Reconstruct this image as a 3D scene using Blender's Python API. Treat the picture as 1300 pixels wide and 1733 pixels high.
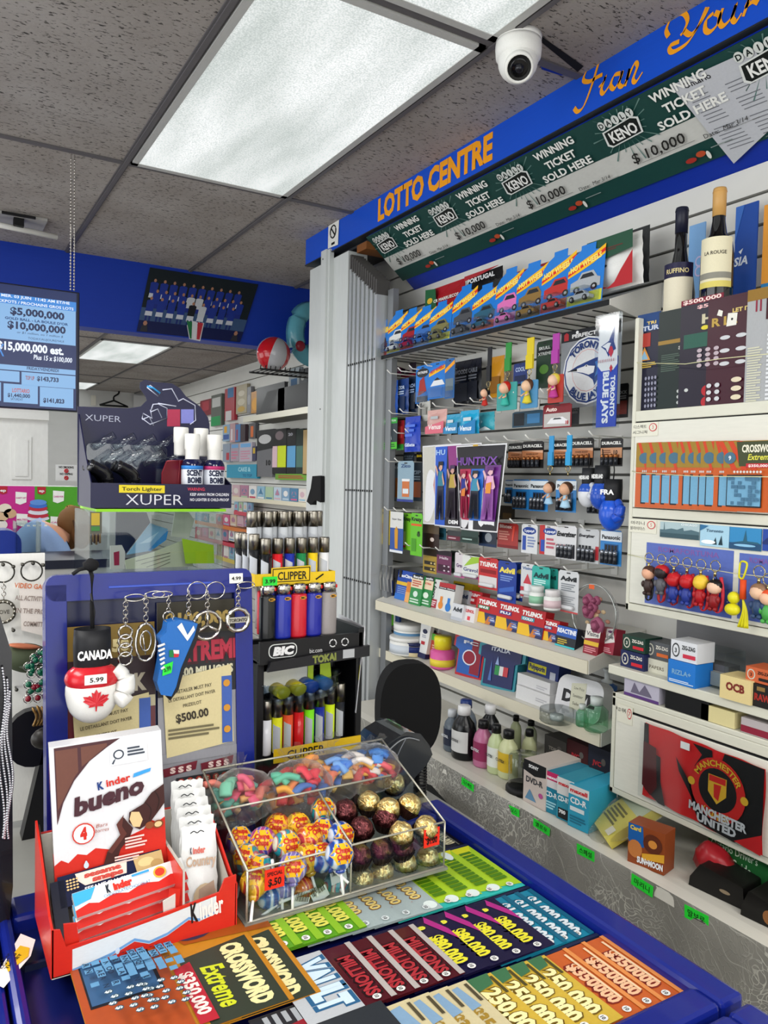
import bpy, math, random
from mathutils import Vector, Matrix, Euler, noise
random.seed(7)
for o in list(bpy.data.objects): bpy.data.objects.remove(o)
SC = bpy.context.scene; COL = SC.collection
PI = math.pi; R = math.radians
# ---------------- camera, light, exposure ----------------
ZC = 1.62                       # eye height above the floor
F = 1316.0
def _n(v): v = Vector(v); v.normalize(); return v
dY = _n((-780, -71.5, F)); dX = Vector((2220, -6.5, F)); dX = _n(dX - dX.dot(dY)*dY)
dZ = dX.cross(dY)
if dZ.y > 0: dZ = -dZ
MW = Matrix((dX, dY, dZ))       # camera (x right, y down, z ahead) -> room axes
cam = bpy.data.objects.new('camera', bpy.data.cameras.new('camera')); COL.objects.link(cam)
cam.data.sensor_fit = 'VERTICAL'; cam.data.sensor_height = 36; cam.data.sensor_width = 27
cam.data.lens = 36*F/1733; cam.data.clip_start = .02
rx = MW @ Vector((1,0,0)); ru = MW @ Vector((0,-1,0)); rb = MW @ Vector((0,0,-1))
cam.matrix_world = Matrix(((rx.x,ru.x,rb.x,0),(rx.y,ru.y,rb.y,0),(rx.z,ru.z,rb.z,ZC),(0,0,0,1)))
SC.camera = cam
W_ = bpy.data.worlds.new('world'); SC.world = W_; W_.use_nodes = True
W_.node_tree.nodes['Background'].inputs[0].default_value = (.75,.85,1,1)
W_.node_tree.nodes['Background'].inputs[1].default_value = .16
SC.view_settings.view_transform = 'Standard'; SC.view_settings.look = 'None'
SC.view_settings.gamma = 1; SC.view_settings.exposure = 0.12
LIGHT_PANEL = 1.0
def area(name, loc, rot, sx, sy, power, col=(1,1,1)):
    l = bpy.data.lights.new(name,'AREA'); l.shape = 'RECTANGLE'; l.size = sx; l.size_y = sy; l.energy = power; l.color = col
    o = bpy.data.objects.new(name,l); COL.objects.link(o); o.location = loc; o.rotation_euler = rot; return o
# added fill lights in a daylight tint; no windows are built for them
area('left_side_fill',(-2.95,1.2,1.5),(0,-PI/2,0),2.0,4.5,92,(.92,.96,1))
area('behind_view_fill',(-.6,-2.4,1.5),(PI/2,0,0),4.0,2.0,42,(.95,.97,1))
area('rear_shop_fill',(-2.9,7.0,1.5),(0,-PI/2,0),2.0,5,80,(.95,.98,1))
for i,(x,y) in enumerate(((-.92,.93),(-.3,-1.0),(.92,-1.2),(-.92,3.3))): area('ceiling_fill_%d'%i,(x,y,2.69),(0,0,0),.56,1.2,30,(1,.985,.96))  # added overhead fill out of view, no fittings modelled
for i,(x,y) in enumerate(((1.5,5.0),(.2,6.5),(1.5,9.0))): area('rear_ceiling_fill_%d'%i,(x,y,2.69),(0,0,0),.56,1.2,22,(.97,1,1))  # added overhead fill for the rear shop, also without fittings
SC.cycles.max_bounces = 10; SC.cycles.transparent_max_bounces = 24
SC.cycles.caustics_reflective = False; SC.cycles.caustics_refractive = False
SC.cycles.use_denoising = True
# ---------------- measuring helpers: a line of sight meets a real plane ----------------
def ray(px, py): return MW @ _n((px-650, py-866.5, F))
def P(px, py, ax, v):
    r = ray(px, py); v = v - ZC if ax == 2 else v
    p = r*(v/r[ax]); return Vector((p.x, p.y, p.z+ZC))
def onplane(px, py, p0, nrm):
    r = ray(px, py); o = Vector((0,0,ZC)); t = (Vector(p0)-o).dot(nrm)/r.dot(nrm); return o + r*t
VW = {'0':(0,0,1),'a':(600,380,2.6),'b':(600,700,2.6),'c':(600,950,2.708),'d':(1030,300,4.333),'e':(1030,680,4.126),'f':(1030,1060,3.467),'g':(700,1180,2.167),
      'h':(0,930,2.889),'i':(40,1200,3.421),'j':(400,830,3.768),'k':(330,1240,3.023),'l':(640,640,5.414),'m':(0,400,2.9545),'n':(330,580,4.56),'o':(120,840,4.0625),
      'p':(600,1030,6.42),'q':(400,1380,1.625),'s':(0,1380,1.7105),'t':(400,400,3.096)}
def V(n, u, w): a = VW[n]; return a[0]+u/a[2], a[1]+w/a[2]
def B4(n, u0, w0, u1, w1): return V(n,u0,w0) + V(n,u1,w1)
def wbox(bx, X):                # bounds on a wall plane x=X: centre, width, z bottom, height
    x0,y0,x1,y1 = bx; c = (x0+x1)/2; m = (y0+y1)/2
    a = P(x0,m,0,X); b = P(x1,m,0,X); t = P(c,y0,0,X); o = P(c,y1,0,X)
    return (a.y+b.y)/2, abs(a.y-b.y), o.z, t.z-o.z
def fbox(bx, Y):                # bounds on a plane y=Y
    x0,y0,x1,y1 = bx; c = (x0+x1)/2; m = (y0+y1)/2
    a = P(x0,m,1,Y); b = P(x1,m,1,Y); t = P(c,y0,1,Y); o = P(c,y1,1,Y)
    return (a.x+b.x)/2, abs(a.x-b.x), o.z, t.z-o.z
# ---------------- materials ----------------
_mc = {}
def lin(h):
    h = h.lstrip('#'); c = [int(h[i:i+2],16)/255 for i in (0,2,4)]
    return tuple(x/12.92 if x <= .04045 else ((x+.055)/1.055)**2.4 for x in c)+(1,)
def K(h, rough=.45, metal=0.0, coat=0.0):
    key = (h, rough, metal, coat)
    if key in _mc: return _mc[key]
    m = bpy.data.materials.new('paint_'+h.strip('#')); m.use_nodes = True; nt = m.node_tree
    b = nt.nodes['Principled BSDF']; b.inputs['Roughness'].default_value = rough; b.inputs['Metallic'].default_value = metal
    b.inputs['Coat Weight'].default_value = coat*.7
    if not metal: b.inputs['Specular IOR Level'].default_value = .3
    nz = nt.nodes.new('ShaderNodeTexNoise'); nz.inputs['Scale'].default_value = 35
    mx = nt.nodes.new('ShaderNodeMix'); mx.data_type = 'RGBA'; c = lin(h)
    mx.inputs['A'].default_value = tuple(x*.93 for x in c[:3])+(1,); mx.inputs['B'].default_value = tuple(min(1,x*1.06) for x in c[:3])+(1,)
    nt.links.new(nz.outputs['Fac'], mx.inputs['Factor']); nt.links.new(mx.outputs['Result'], b.inputs['Base Color'])
    _mc[key] = m; return m
def E(h, s):
    key = ('E',h,s)
    if key in _mc: return _mc[key]
    m = bpy.data.materials.new('glow_'+h.strip('#')); m.use_nodes = True; nt = m.node_tree
    b = nt.nodes['Principled BSDF']; b.inputs['Base Color'].default_value = (0,0,0,1); b.inputs['Roughness'].default_value = .3
    b.inputs['Emission Color'].default_value = lin(h); b.inputs['Emission Strength'].default_value = s
    _mc[key] = m; return m
def clear(name, tint='#ffffff', gloss=.12, rough=.06):
    key = ('C',name)
    if key in _mc: return _mc[key]
    m = bpy.data.materials.new(name); m.use_nodes = True; nt = m.node_tree; nt.nodes.remove(nt.nodes['Principled BSDF'])
    out = nt.nodes['Material Output']; t = nt.nodes.new('ShaderNodeBsdfTransparent'); t.inputs[0].default_value = lin(tint)
    g = nt.nodes.new('ShaderNodeBsdfGlossy'); g.inputs['Roughness'].default_value = rough
    lw = nt.nodes.new('ShaderNodeLayerWeight'); lw.inputs[0].default_value = .5
    pw = nt.nodes.new('ShaderNodeMath'); pw.operation = 'POWER'; nt.links.new(lw.outputs['Facing'], pw.inputs[0]); pw.inputs[1].default_value = 3
    ma = nt.nodes.new('ShaderNodeMath'); ma.operation = 'MULTIPLY_ADD'; nt.links.new(pw.outputs[0], ma.inputs[0]); ma.inputs[1].default_value = .6; ma.inputs[2].default_value = gloss*.2
    mx = nt.nodes.new('ShaderNodeMixShader')
    nt.links.new(ma.outputs[0], mx.inputs[0]); nt.links.new(t.outputs[0], mx.inputs[1]); nt.links.new(g.outputs[0], mx.inputs[2]); nt.links.new(mx.outputs[0], out.inputs[0])
    _mc[key] = m; return m
def milky(name, tint, gloss, rough, fac):
    m = clear(name, tint, gloss, rough); nt = m.node_tree; mx0 = [n for n in nt.nodes if n.type == 'MIX_SHADER'][0]; out = nt.nodes['Material Output']
    d = nt.nodes.new('ShaderNodeBsdfTranslucent'); d.inputs[0].default_value = (1,1,1,1); n = nt.nodes.new('ShaderNodeTexNoise'); n.inputs['Scale'].default_value = 45; n.inputs['Distortion'].default_value = 3
    b = nt.nodes.new('ShaderNodeBump'); b.inputs['Strength'].default_value = 1; b.inputs['Distance'].default_value = .01; nt.links.new(n.outputs[0], b.inputs['Height'])
    for k in nt.nodes:
        if k.type == 'BSDF_GLOSSY': nt.links.new(b.outputs[0], k.inputs['Normal'])
    m2 = nt.nodes.new('ShaderNodeMixShader'); m2.inputs[0].default_value = fac
    nt.links.new(mx0.outputs[0], m2.inputs[1]); nt.links.new(d.outputs[0], m2.inputs[2]); nt.links.new(m2.outputs[0], out.inputs[0]); return m
def nodemat(name, fn):
    if name in _mc: return _mc[name]
    m = bpy.data.materials.new(name); m.use_nodes = True; nt = m.node_tree; fn(nt, nt.nodes['Principled BSDF']); _mc[name] = m; return m
def ramp(nt, src, stops):
    r = nt.nodes.new('ShaderNodeValToRGB'); nt.links.new(src, r.inputs[0]); e = r.color_ramp.elements
    while len(e) < len(stops): e.new(.5)
    for k,(p,c) in enumerate(stops): e[k].position = p; e[k].color = lin(c) if isinstance(c,str) else (c,c,c,1)
    return r.outputs[0]
def coords(nt, sc=(1,1,1)):
    t = nt.nodes.new('ShaderNodeTexCoord'); mp = nt.nodes.new('ShaderNodeMapping'); mp.inputs['Scale'].default_value = sc
    nt.links.new(t.outputs['Object'], mp.inputs[0]); return mp.outputs[0]
def tex(nt, kind, co, scale, **kw):
    n = nt.nodes.new('ShaderNodeTex'+kind); nt.links.new(co, n.inputs['Vector']); n.inputs['Scale'].default_value = scale
    for k,v in kw.items():
        try: n.inputs[k].default_value = v
        except Exception: setattr(n, k, v)
    return n
def bump(nt, b, src, s, d=.01):
    n = nt.nodes.new('ShaderNodeBump'); n.inputs['Strength'].default_value = s; n.inputs['Distance'].default_value = d
    nt.links.new(src, n.inputs['Height']); nt.links.new(n.outputs[0], b.inputs['Normal'])
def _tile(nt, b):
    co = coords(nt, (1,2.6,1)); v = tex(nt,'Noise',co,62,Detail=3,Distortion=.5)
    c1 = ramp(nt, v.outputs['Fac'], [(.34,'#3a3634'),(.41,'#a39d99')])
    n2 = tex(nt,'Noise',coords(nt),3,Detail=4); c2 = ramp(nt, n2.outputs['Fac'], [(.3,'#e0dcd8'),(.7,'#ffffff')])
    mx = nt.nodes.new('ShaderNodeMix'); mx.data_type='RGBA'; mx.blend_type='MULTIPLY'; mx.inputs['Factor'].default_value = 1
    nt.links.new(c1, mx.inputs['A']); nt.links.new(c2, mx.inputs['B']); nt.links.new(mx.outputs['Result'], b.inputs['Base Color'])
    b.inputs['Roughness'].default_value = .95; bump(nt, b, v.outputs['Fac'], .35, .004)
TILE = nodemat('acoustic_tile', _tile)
def _diff(nt, b):
    co = coords(nt); v = tex(nt,'Voronoi',co,190,feature='F1'); n = tex(nt,'Noise',coords(nt,(5,1.2,1)),1.2,Detail=2)
    a = ramp(nt, v.outputs['Distance'], [(.0,'#ffffff'),(.75,'#c4cbc9')]); c = ramp(nt, n.outputs['Fac'], [(.35,'#ccd2cf'),(.65,'#ffffff')])
    mx = nt.nodes.new('ShaderNodeMix'); mx.data_type='RGBA'; mx.blend_type='MULTIPLY'; mx.inputs['Factor'].default_value = 1
    nt.links.new(a, mx.inputs['A']); nt.links.new(c, mx.inputs['B']); nt.links.new(mx.outputs['Result'], b.inputs['Emission Color'])
    b.inputs['Base Color'].default_value = (.3,.3,.3,1); b.inputs['Emission Strength'].default_value = LIGHT_PANEL
DIFF = nodemat('prismatic_diffuser', _diff)
def _foil(c0, c1):
    def fn(nt, b):
        n = tex(nt,'Noise',coords(nt),90,Detail=3,Distortion=1.5)
        nt.links.new(ramp(nt, n.outputs['Fac'], [(.3,c0),(.65,c1)]), b.inputs['Base Color'])
        b.inputs['Metallic'].default_value = .85; b.inputs['Roughness'].default_value = .3; bump(nt, b, n.outputs['Fac'], 1, .004)
    return fn
GOLD = nodemat('gold_foil', _foil('#b8862c','#fff0b0')); DARKF = nodemat('brown_foil', _foil('#2a0f14','#8a4a4c'))
CHROME = K('#c8c4bc',.15,1); STEEL = K('#9a9ca0',.3,1); LMET = K('#8f8a80',.28,1)
ACR = clear('clear_acrylic','#f2f6f6',.22,.03); BAG = milky('clear_bag','#ffffff',.55,.18,.12); BLIS = clear('clear_blister','#f4f8fa',.28,.08)
WHITE = K('#e9e8e2',.4); CREAM = K('#dcd8c4',.4); BLACK = K('#0c0c0e',.5); BLUE = K('#122c90',.3)
# ---------------- text ----------------
_tc = {}
def glyphs(s, bold=0):
    key = (s, bold)
    if key in _tc: return _tc[key]
    cu = bpy.data.curves.new('t','FONT'); cu.body = s; cu.size = 1; cu.resolution_u = 2; cu.offset = bold; cu.fill_mode = 'FRONT'
    ob = bpy.data.objects.new('t', cu); COL.objects.link(ob)
    dg = bpy.context.evaluated_depsgraph_get(); me = ob.evaluated_get(dg).to_mesh()
    vs = [(v.co.x, v.co.y) for v in me.vertices]; fs = [tuple(p.vertices) for p in me.polygons]
    ob.evaluated_get(dg).to_mesh_clear(); bpy.data.objects.remove(ob); bpy.data.curves.remove(cu)
    if vs:
        x0 = min(v[0] for v in vs); x1 = max(v[0] for v in vs)
        vs = [(v[0]-(x0+x1)/2, v[1]) for v in vs]; w = x1-x0
    else: w = 1
    _tc[key] = (vs, fs, w); return _tc[key]
def crom(pts, n=6):
    if len(pts) < 3: return pts
    out = []; p = [pts[0]]+list(pts)+[pts[-1]]
    for i in range(1, len(p)-2):
        a,b,c,d = [Vector(q) for q in p[i-1:i+3]]
        for k in range(n):
            t = k/n; out.append(tuple(.5*((2*b)+(c-a)*t+(2*a-5*b+4*c-d)*t*t+(3*b-a-3*c+d)*t**3)))
    out.append(tuple(p[-2])); return out
# ---------------- mesh builder: one build() = one object ----------------
class MB:
    def __init__(s): s.v=[]; s.f=[]; s.mi=[]; s.sm=[]; s.mats=[]; s.T=None
    def add(s, vs, fs, m, smooth=False):
        n = len(s.v)
        if m not in s.mats: s.mats.append(m)
        k = s.mats.index(m)
        for v in vs:
            v = Vector(v); s.v.append(tuple(s.T @ v) if s.T else tuple(v))
        for f in fs: s.f.append([n+i for i in f]); s.mi.append(k); s.sm.append(smooth)
        return s
    def box(s, x0,x1,y0,y1,z0,z1, m):
        v = [(x,y,z) for x in (x0,x1) for y in (y0,y1) for z in (z0,z1)]
        return s.add(v, [(0,1,3,2),(4,6,7,5),(0,4,5,1),(2,3,7,6),(0,2,6,4),(1,5,7,3)], m)
    def rbox(s, x0,x1,y0,y1,z0,z1, m, r=.01, n=4):     # vertical slab with rounded outline in x/z
        return s.prism(rrect(x0,z0,x1,z1,r,n), y0, y1, m)
    def flat(s, pts, y, m):
        a = sum(pts[i][0]*pts[(i+1)%len(pts)][1]-pts[(i+1)%len(pts)][0]*pts[i][1] for i in range(len(pts)))
        if a < 0: pts = pts[::-1]
        return s.add([(p[0],y,p[1]) for p in pts], [tuple(range(len(pts)))], m)
    def prism(s, pts, y0, y1, m, smooth=False):
        a = sum(pts[i][0]*pts[(i+1)%len(pts)][1]-pts[(i+1)%len(pts)][0]*pts[i][1] for i in range(len(pts)))
        if a < 0: pts = pts[::-1]
        n = len(pts); v = [(p[0],y0,p[1]) for p in pts]+[(p[0],y1,p[1]) for p in pts]
        s.add(v, [tuple(range(n)), tuple(range(2*n-1,n-1,-1))], m)
        return s.add(v, [(i,i+n,(i+1)%n+n,(i+1)%n) for i in range(n)], m, smooth)
    def lathe(s, prof, m, n=20, c=(0,0,0), smooth=True, sx=1, sy=1):
        v = []; f = []
        for r,z in prof:
            for k in range(n): a = 2*PI*k/n; v.append((c[0]+r*sx*math.cos(a), c[1]+r*sy*math.sin(a), c[2]+z))
        for i in range(len(prof)-1):
            for k in range(n): f.append((i*n+k, i*n+(k+1)%n, (i+1)*n+(k+1)%n, (i+1)*n+k))
        if prof[0][0] > 1e-6: f.append(tuple(range(n-1,-1,-1)))
        if prof[-1][0] > 1e-6: f.append(tuple((len(prof)-1)*n+k for k in range(n)))
        return s.add(v, f, m, smooth)
    def ball(s, c, r, m, n=16, k=10, fn=None):
        r = r if isinstance(r, tuple) else (r,r,r); v = []; f = []
        for i in range(k+1):
            t = PI*i/k
            for j in range(n):
                a = 2*PI*j/n; d = Vector((math.sin(t)*math.cos(a), math.sin(t)*math.sin(a), math.cos(t)))
                q = fn(d) if fn else 1
                v.append((c[0]+d.x*r[0]*q, c[1]+d.y*r[1]*q, c[2]+d.z*r[2]*q))
        for i in range(k):
            for j in range(n): f.append((i*n+j, (i+1)*n+j, (i+1)*n+(j+1)%n, i*n+(j+1)%n))
        return s.add(v, f, m, True)
    def tube(s, pts, r, m, n=6, closed=False, flatten=None):
        pts = [Vector(p) for p in pts]; v = []; f = []; L = len(pts)
        for i,p in enumerate(pts):
            a = pts[(i-1)%L] if closed or i > 0 else p; b = pts[(i+1)%L] if closed or i < L-1 else p
            d = (b-a).normalized() if (b-a).length > 1e-9 else Vector((0,0,1))
            up = Vector((0,0,1)) if abs(d.z) < .9 else Vector((0,1,0))
            x = d.cross(up).normalized(); y = x.cross(d).normalized()
            rr = r[i] if isinstance(r,(list,tuple)) else r
            for k in range(n):
                t = 2*PI*k/n; v.append(p + x*math.cos(t)*rr + y*math.sin(t)*rr*(flatten or 1))
        for i in range(L if closed else L-1):
            for k in range(n): f.append((i*n+k, i*n+(k+1)%n, ((i+1)%L)*n+(k+1)%n, ((i+1)%L)*n+k))
        if not closed: f += [tuple(range(n-1,-1,-1)), tuple((L-1)*n+k for k in range(n))]
        return s.add(v, f, m, True)
    def ring(s, c, r, t, m, axis='y', n=20, sz=1):
        q = []
        for k in range(n):
            a = 2*PI*k/n; x, z = r*math.cos(a), r*math.sin(a)*sz
            q.append((c[0]+x,c[1],c[2]+z) if axis == 'y' else ((c[0],c[1]+x,c[2]+z) if axis == 'x' else (c[0]+x,c[1]+z,c[2])))
        return s.tube(q, t, m, 5, True)
    def text(s, st, x, z, h, y, m, w=None, bold=0, it=0, rot=0, al='c', arc=None, wave=0):
        vs, fs, w0 = glyphs(st, bold); k = h/.70; kx = k if w is None else w/max(w0,1e-3)
        off = {'c':0,'l':w0/2,'r':-w0/2}[al]; out = []; cr, sr = math.cos(rot), math.sin(rot)
        for a,b in vs:
            X = (a+off+b*it)*kx; Z = b*k
            if arc and arc > 0: ang = X/arc; rr = arc+Z; X, Z = rr*math.sin(ang), rr*math.cos(ang)-arc
            elif arc: ang = X/-arc; rr = -arc-Z; X, Z = rr*math.sin(ang), -arc-rr*math.cos(ang)
            out.append((x+X*cr-Z*sr, y, z+X*sr+Z*cr))
        return s.add(out, fs, m)
    def stroke(s, pts, w, y, m, pen=None, n=6):      # calligraphic ribbon
        p = crom(pts, n); v = []; f = []
        for i,q in enumerate(p):
            a = p[max(i-1,0)]; b = p[min(i+1,len(p)-1)]; d = Vector((b[0]-a[0], b[1]-a[1]))
            d = d.normalized() if d.length > 1e-9 else Vector((1,0)); nn = Vector((-d.y,d.x))
            ww = w if pen is None else w*(.28+.72*abs(d.x*math.sin(pen)-d.y*math.cos(pen)))
            v += [(q[0]+nn.x*ww/2, y, q[1]+nn.y*ww/2), (q[0]-nn.x*ww/2, y, q[1]-nn.y*ww/2)]
        for i in range(len(p)-1): f.append((2*i+1,2*i+3,2*i+2,2*i))
        return s.add(v, f, m)
    def build(s, name, parent=None, loc=None, rot=None, bev=0, **kw):
        me = bpy.data.meshes.new(name); me.from_pydata(s.v, [], s.f)
        for m in s.mats: me.materials.append(m)
        me.polygons.foreach_set('material_index', s.mi); me.polygons.foreach_set('use_smooth', s.sm); me.update()
        o = bpy.data.objects.new(name, me); COL.objects.link(o)
        if parent: o.parent = parent
        if loc is not None: o.location = loc
        if rot is not None: o.rotation_euler = rot
        if bev:
            b = o.modifiers.new('bevel','BEVEL'); b.width = bev; b.segments = 2; b.limit_method = 'ANGLE'
        for k,v in kw.items(): o[k] = v
        return o
def rrect(x0,z0,x1,z1,r,n=4):
    out = []
    for cx,cz,a0 in ((x1-r,z0+r,-90),(x1-r,z1-r,0),(x0+r,z1-r,90),(x0+r,z0+r,180)):
        for k in range(n+1): a = R(a0+90*k/n); out.append((cx+r*math.cos(a), cz+r*math.sin(a)))
    return out
def ell(cx,cz,rx,rz,n=20): return [(cx+rx*math.cos(2*PI*k/n), cz+rz*math.sin(2*PI*k/n)) for k in range(n)]
_labels = {}
def thing(name, label, cat, loc, rot=(0,0,0), group=None):
    o = bpy.data.objects.new(name, None); COL.objects.link(o); o.empty_display_size = .05
    o.location = loc; o.rotation_euler = rot; o['label'] = label; o['category'] = cat
    if group: o['group'] = group
    return o
def tag(o, label, cat, group=None):
    o['label'] = label; o['category'] = cat
    if group: o['group'] = group
    return o
def dup(root, loc, rot=None, label=None, group=None, scale=None):
    r = root.copy(); COL.objects.link(r); r.location = loc
    if rot is not None: r.rotation_euler = rot
    if label: r['label'] = label
    if group: r['group'] = group
    if scale: r.scale = scale
    for ch in list(root.children):
        c = ch.copy(); COL.objects.link(c); c.parent = r
        for g in list(ch.children): d = g.copy(); COL.objects.link(d); d.parent = c
    return r
def struct(mb, name, **kw): return mb.build(name, kind='structure', **kw)
ORD = ['first','second','third','fourth','fifth','sixth','seventh','eighth','ninth','tenth','eleventh','twelfth']
def nth(i, n, side='left'):
    if i == 0: return 'leftmost' if side == 'left' else side
    if i == n-1: return 'rightmost'
    return ORD[i]+' from left'
# flat printed artwork on a front face (x across, z up, in fractions of W and H)
def G(mb, W, H, ops, y=0.0):
    k = 0
    for o in ops:
        k += 1; yy = y - .0003 - .00018*k; t = o[0]
        X = lambda a: (a-.5)*W
        Z = lambda a: a*H
        m = lambda c: c if not isinstance(c,str) else K(c)
        if t == 'r': mb.flat([(X(o[1]),Z(o[2])),(X(o[3]),Z(o[2])),(X(o[3]),Z(o[4])),(X(o[1]),Z(o[4]))], yy, m(o[5]))
        elif t == 'e': mb.flat(ell(X(o[1]),Z(o[2]),o[3]*W,o[4]*H,16), yy, m(o[5]))
        elif t == 'p': mb.flat([(X(a),Z(b)) for a,b in o[1]], yy, m(o[2]))
        elif t == 't':
            w = o[6] if len(o) > 6 else None; bd = o[7] if len(o) > 7 else 0; it = o[8] if len(o) > 8 else 0; ro = o[9] if len(o) > 9 else 0
            mb.text(o[1], X(o[2]), Z(o[3]), o[4]*H, yy, m(o[5]), None if w is None else w*W, bd, it, ro)
        elif t == 'f':
            x0,z0,x1,z1,n = o[1:6]
            for i in range(n):
                zz = z1-(i+.5)*(z1-z0)/n; hh = (z1-z0)/n*.28; e = x0+(x1-x0)*(.65+.35*abs(math.sin(i*7.3+x0*9)))
                mb.flat([(X(x0),Z(zz-hh)),(X(e),Z(zz-hh)),(X(e),Z(zz+hh)),(X(x0),Z(zz+hh))], yy, m(o[6]))
        elif t == 's': mb.stroke([(X(a),Z(b)) for a,b in o[1]], o[2]*W, yy, m(o[3]), o[4] if len(o) > 4 else None)
RW = (0,0,-PI/2)               # facing the aisle (-x)
def lean(t, rz=-PI/2): return (-R(t),0,rz)
def carton(name, label, cat, loc, W, H, D, base, ops, rot=RW, group=None, side=None, bev=.0008):
    mb = MB(); mb.box(-W/2,W/2,0,D,0,H,K(base)); 
    if side: mb.box(-W/2-.0003,W/2+.0003,.001,D-.001,.001,H-.001,K(side))
    G(mb,W,H,ops); return tag(mb.build(name, loc=loc, rot=rot), label, cat, group)
def hangcard(name, label, cat, loc, W, H, base, ops, rot=RW, group=None, bl=None, depth=.012, inner=None):
    t = thing(name, label, cat, loc, rot, group)
    mb = MB(); pts = [(-W/2,0),(W/2,0),(W/2,H*.94),(W*.42,H),(-W*.42,H),(-W/2,H*.94)]
    mb.prism(pts, 0, .0012, K(base,.35)); mb.flat(rrect(-W*.1,H*.93,W*.1,H*.96,H*.012,2), -.0003, K('#2a2a2c'))
    G(mb,W,H,ops); mb.build('printed_card', t)
    if bl:
        x0,z0,x1,z1 = bl; b = MB(); X0,X1,Z0,Z1 = (x0-.5)*W,(x1-.5)*W,z0*H,z1*H
        b.prism(rrect(X0,Z0,X1,Z1,min(X1-X0,Z1-Z0)*.18,3), -depth, -.0015, BLIS); b.build('blister', t)
        if inner:
            c = MB(); inner(c, X0, Z0, X1, Z1, depth); c.build('contents', t)
    return t
# ---------------- room shell ----------------
HC = 2.715                      # ceiling
XW = 1.76                       # slatwall behind the till
def mk(name, *boxes, **kw):
    mb = MB()
    for b in boxes: mb.box(*b)
    return struct(mb, name, **kw)
def _fl(nt, b):
    n = tex(nt,'Brick',coords(nt),2.4,Color1=(.36,.33,.3,1),Color2=(.42,.39,.36,1),Mortar=(.2,.19,.18,1)); n.offset = 0
    nt.links.new(n.outputs['Color'], b.inputs['Base Color']); b.inputs['Roughness'].default_value = .4
mk('floor', (-3,3.2,-2.5,11,-.1,0,nodemat('vinyl_floor',_fl)))
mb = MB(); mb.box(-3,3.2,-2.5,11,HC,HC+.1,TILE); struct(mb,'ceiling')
WALLM = K('#d9d8d2',.6)
mk('wall_left', (-3.1,-3,-2.5,11,0,HC,WALLM)); mk('wall_rear', (-3,3.2,-2.6,-2.5,0,HC,WALLM))
mk('wall_far', (-3,3.2,10.8,10.9,0,HC,K('#d6d6d4',.7)))
def slat(mb, y0, y1, x, z0, z1, zg, step=.0765, m=None, dark=None):
    m = m or K('#d4d3cd',.4); dark = dark or K('#55544f',.6); z = zg
    while z > z0: z -= step
    z += step; prev = z0
    mb.box(x+.012,x+.03,y0,y1,z0,z1,dark)
    while z < z1:
        mb.box(x,x+.012,y0,y1,prev,z-.004,m); prev = z+.004; z += step
    mb.box(x,x+.012,y0,y1,prev,z1,m)
mb = MB(); slat(mb, -1.0, 3.3, XW, 0, 2.55, ZC+.718); mb.box(XW+.03,XW+.09,-2.5,3.32,0,HC,WALLM); struct(mb,'wall_right')
mb = MB(); slat(mb, 3.9, 10.8, 2.7, .1, 2.66, ZC+.93,.11); mb.box(2.73,2.8,3.3,10.8,0,HC,WALLM); struct(mb,'wall_shop')
mk('wall_return', (XW+.09,2.8,3.3,3.34,0,HC,WALLM))
# ceiling grid: runners along the aisle and cross tees
TB = K('#5d5a5c',.5); g = MB()
XS = [.615+.615*k for k in range(-5,4)]
YS = [.295,1.582,2.87,5.4,6.65,7.91,9.2]
for x in XS: g.box(x-.013,x+.013,-2.5,10.8,HC-.004,HC+.01,TB); g.box(x-.007,x+.007,-2.5,10.8,HC-.009,HC,TB)
for y in YS: g.box(-3,3.1,y-.013,y+.013,HC-.005,HC+.01,TB)
struct(g,'trim_ceiling_grid')
# ceiling lights
def clight(x0, y0, x1, y1, label):
    t = thing('ceiling_light', label, 'ceiling light', ((x0+x1)/2,(y0+y1)/2,HC), (0,0,0), 'recessed ceiling light panels')
    a, b = (x1-x0)/2, (y1-y0)/2; f = MB()
    for q in ((-a,a,-b,-b+.022),(-a,a,b-.022,b),(-a,-a+.022,-b,b),(a-.022,a,-b,b)): f.box(*q,-.010,-.001,K('#b9b9b6',.4))
    f.build('frame', t); d = MB(); d.box(-a+.02,a-.02,-b+.02,b-.02,-.008,-.002,DIFF); d.build('diffuser', t)
clight(.63,1.6,1.217,2.855,'large bright ceiling light panel nearest the sign, whole and in full view')
clight(.63,.31,1.217,1.567,'ceiling light panel cut by the top edge, beside the dome camera')
clight(1.245,6.66,1.83,7.9,'ceiling light panel of the rear shop, beyond the blue bulkhead')
clight(1.245,9.9,1.83,10.75,'small far ceiling light panel above the rear of the shop')
# missing tile beside the dome camera: dark slot with a blue board edge
a = P(893,50,2,HC)
def _slot():
    mb = MB(); mb.add([tuple(P(*q,2,HC-.0012)) for q in ((890,50),(912,58),(988,112),(978,122))],[(0,1,2,3)],K('#0c0c10',.9))
    mb.build('trim_ceiling_gap', kind='structure')
    mb = MB(); q = [P(*k,2,HC-.0016) for k in ((905,95),(975,122),(950,128),(918,118))]
    mb.add([tuple(v) for v in q],[(0,1,2,3)],BLUE); mb.build('trim_ceiling_patch', kind='structure')
_slot()
# blue bulkhead across the shop
YB = 4.16; BK = K('#1236a0',.45)
mk('trim_bulkhead', (-3,2.8,YB,YB+.12,ZC+.735,HC,BK))
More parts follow.
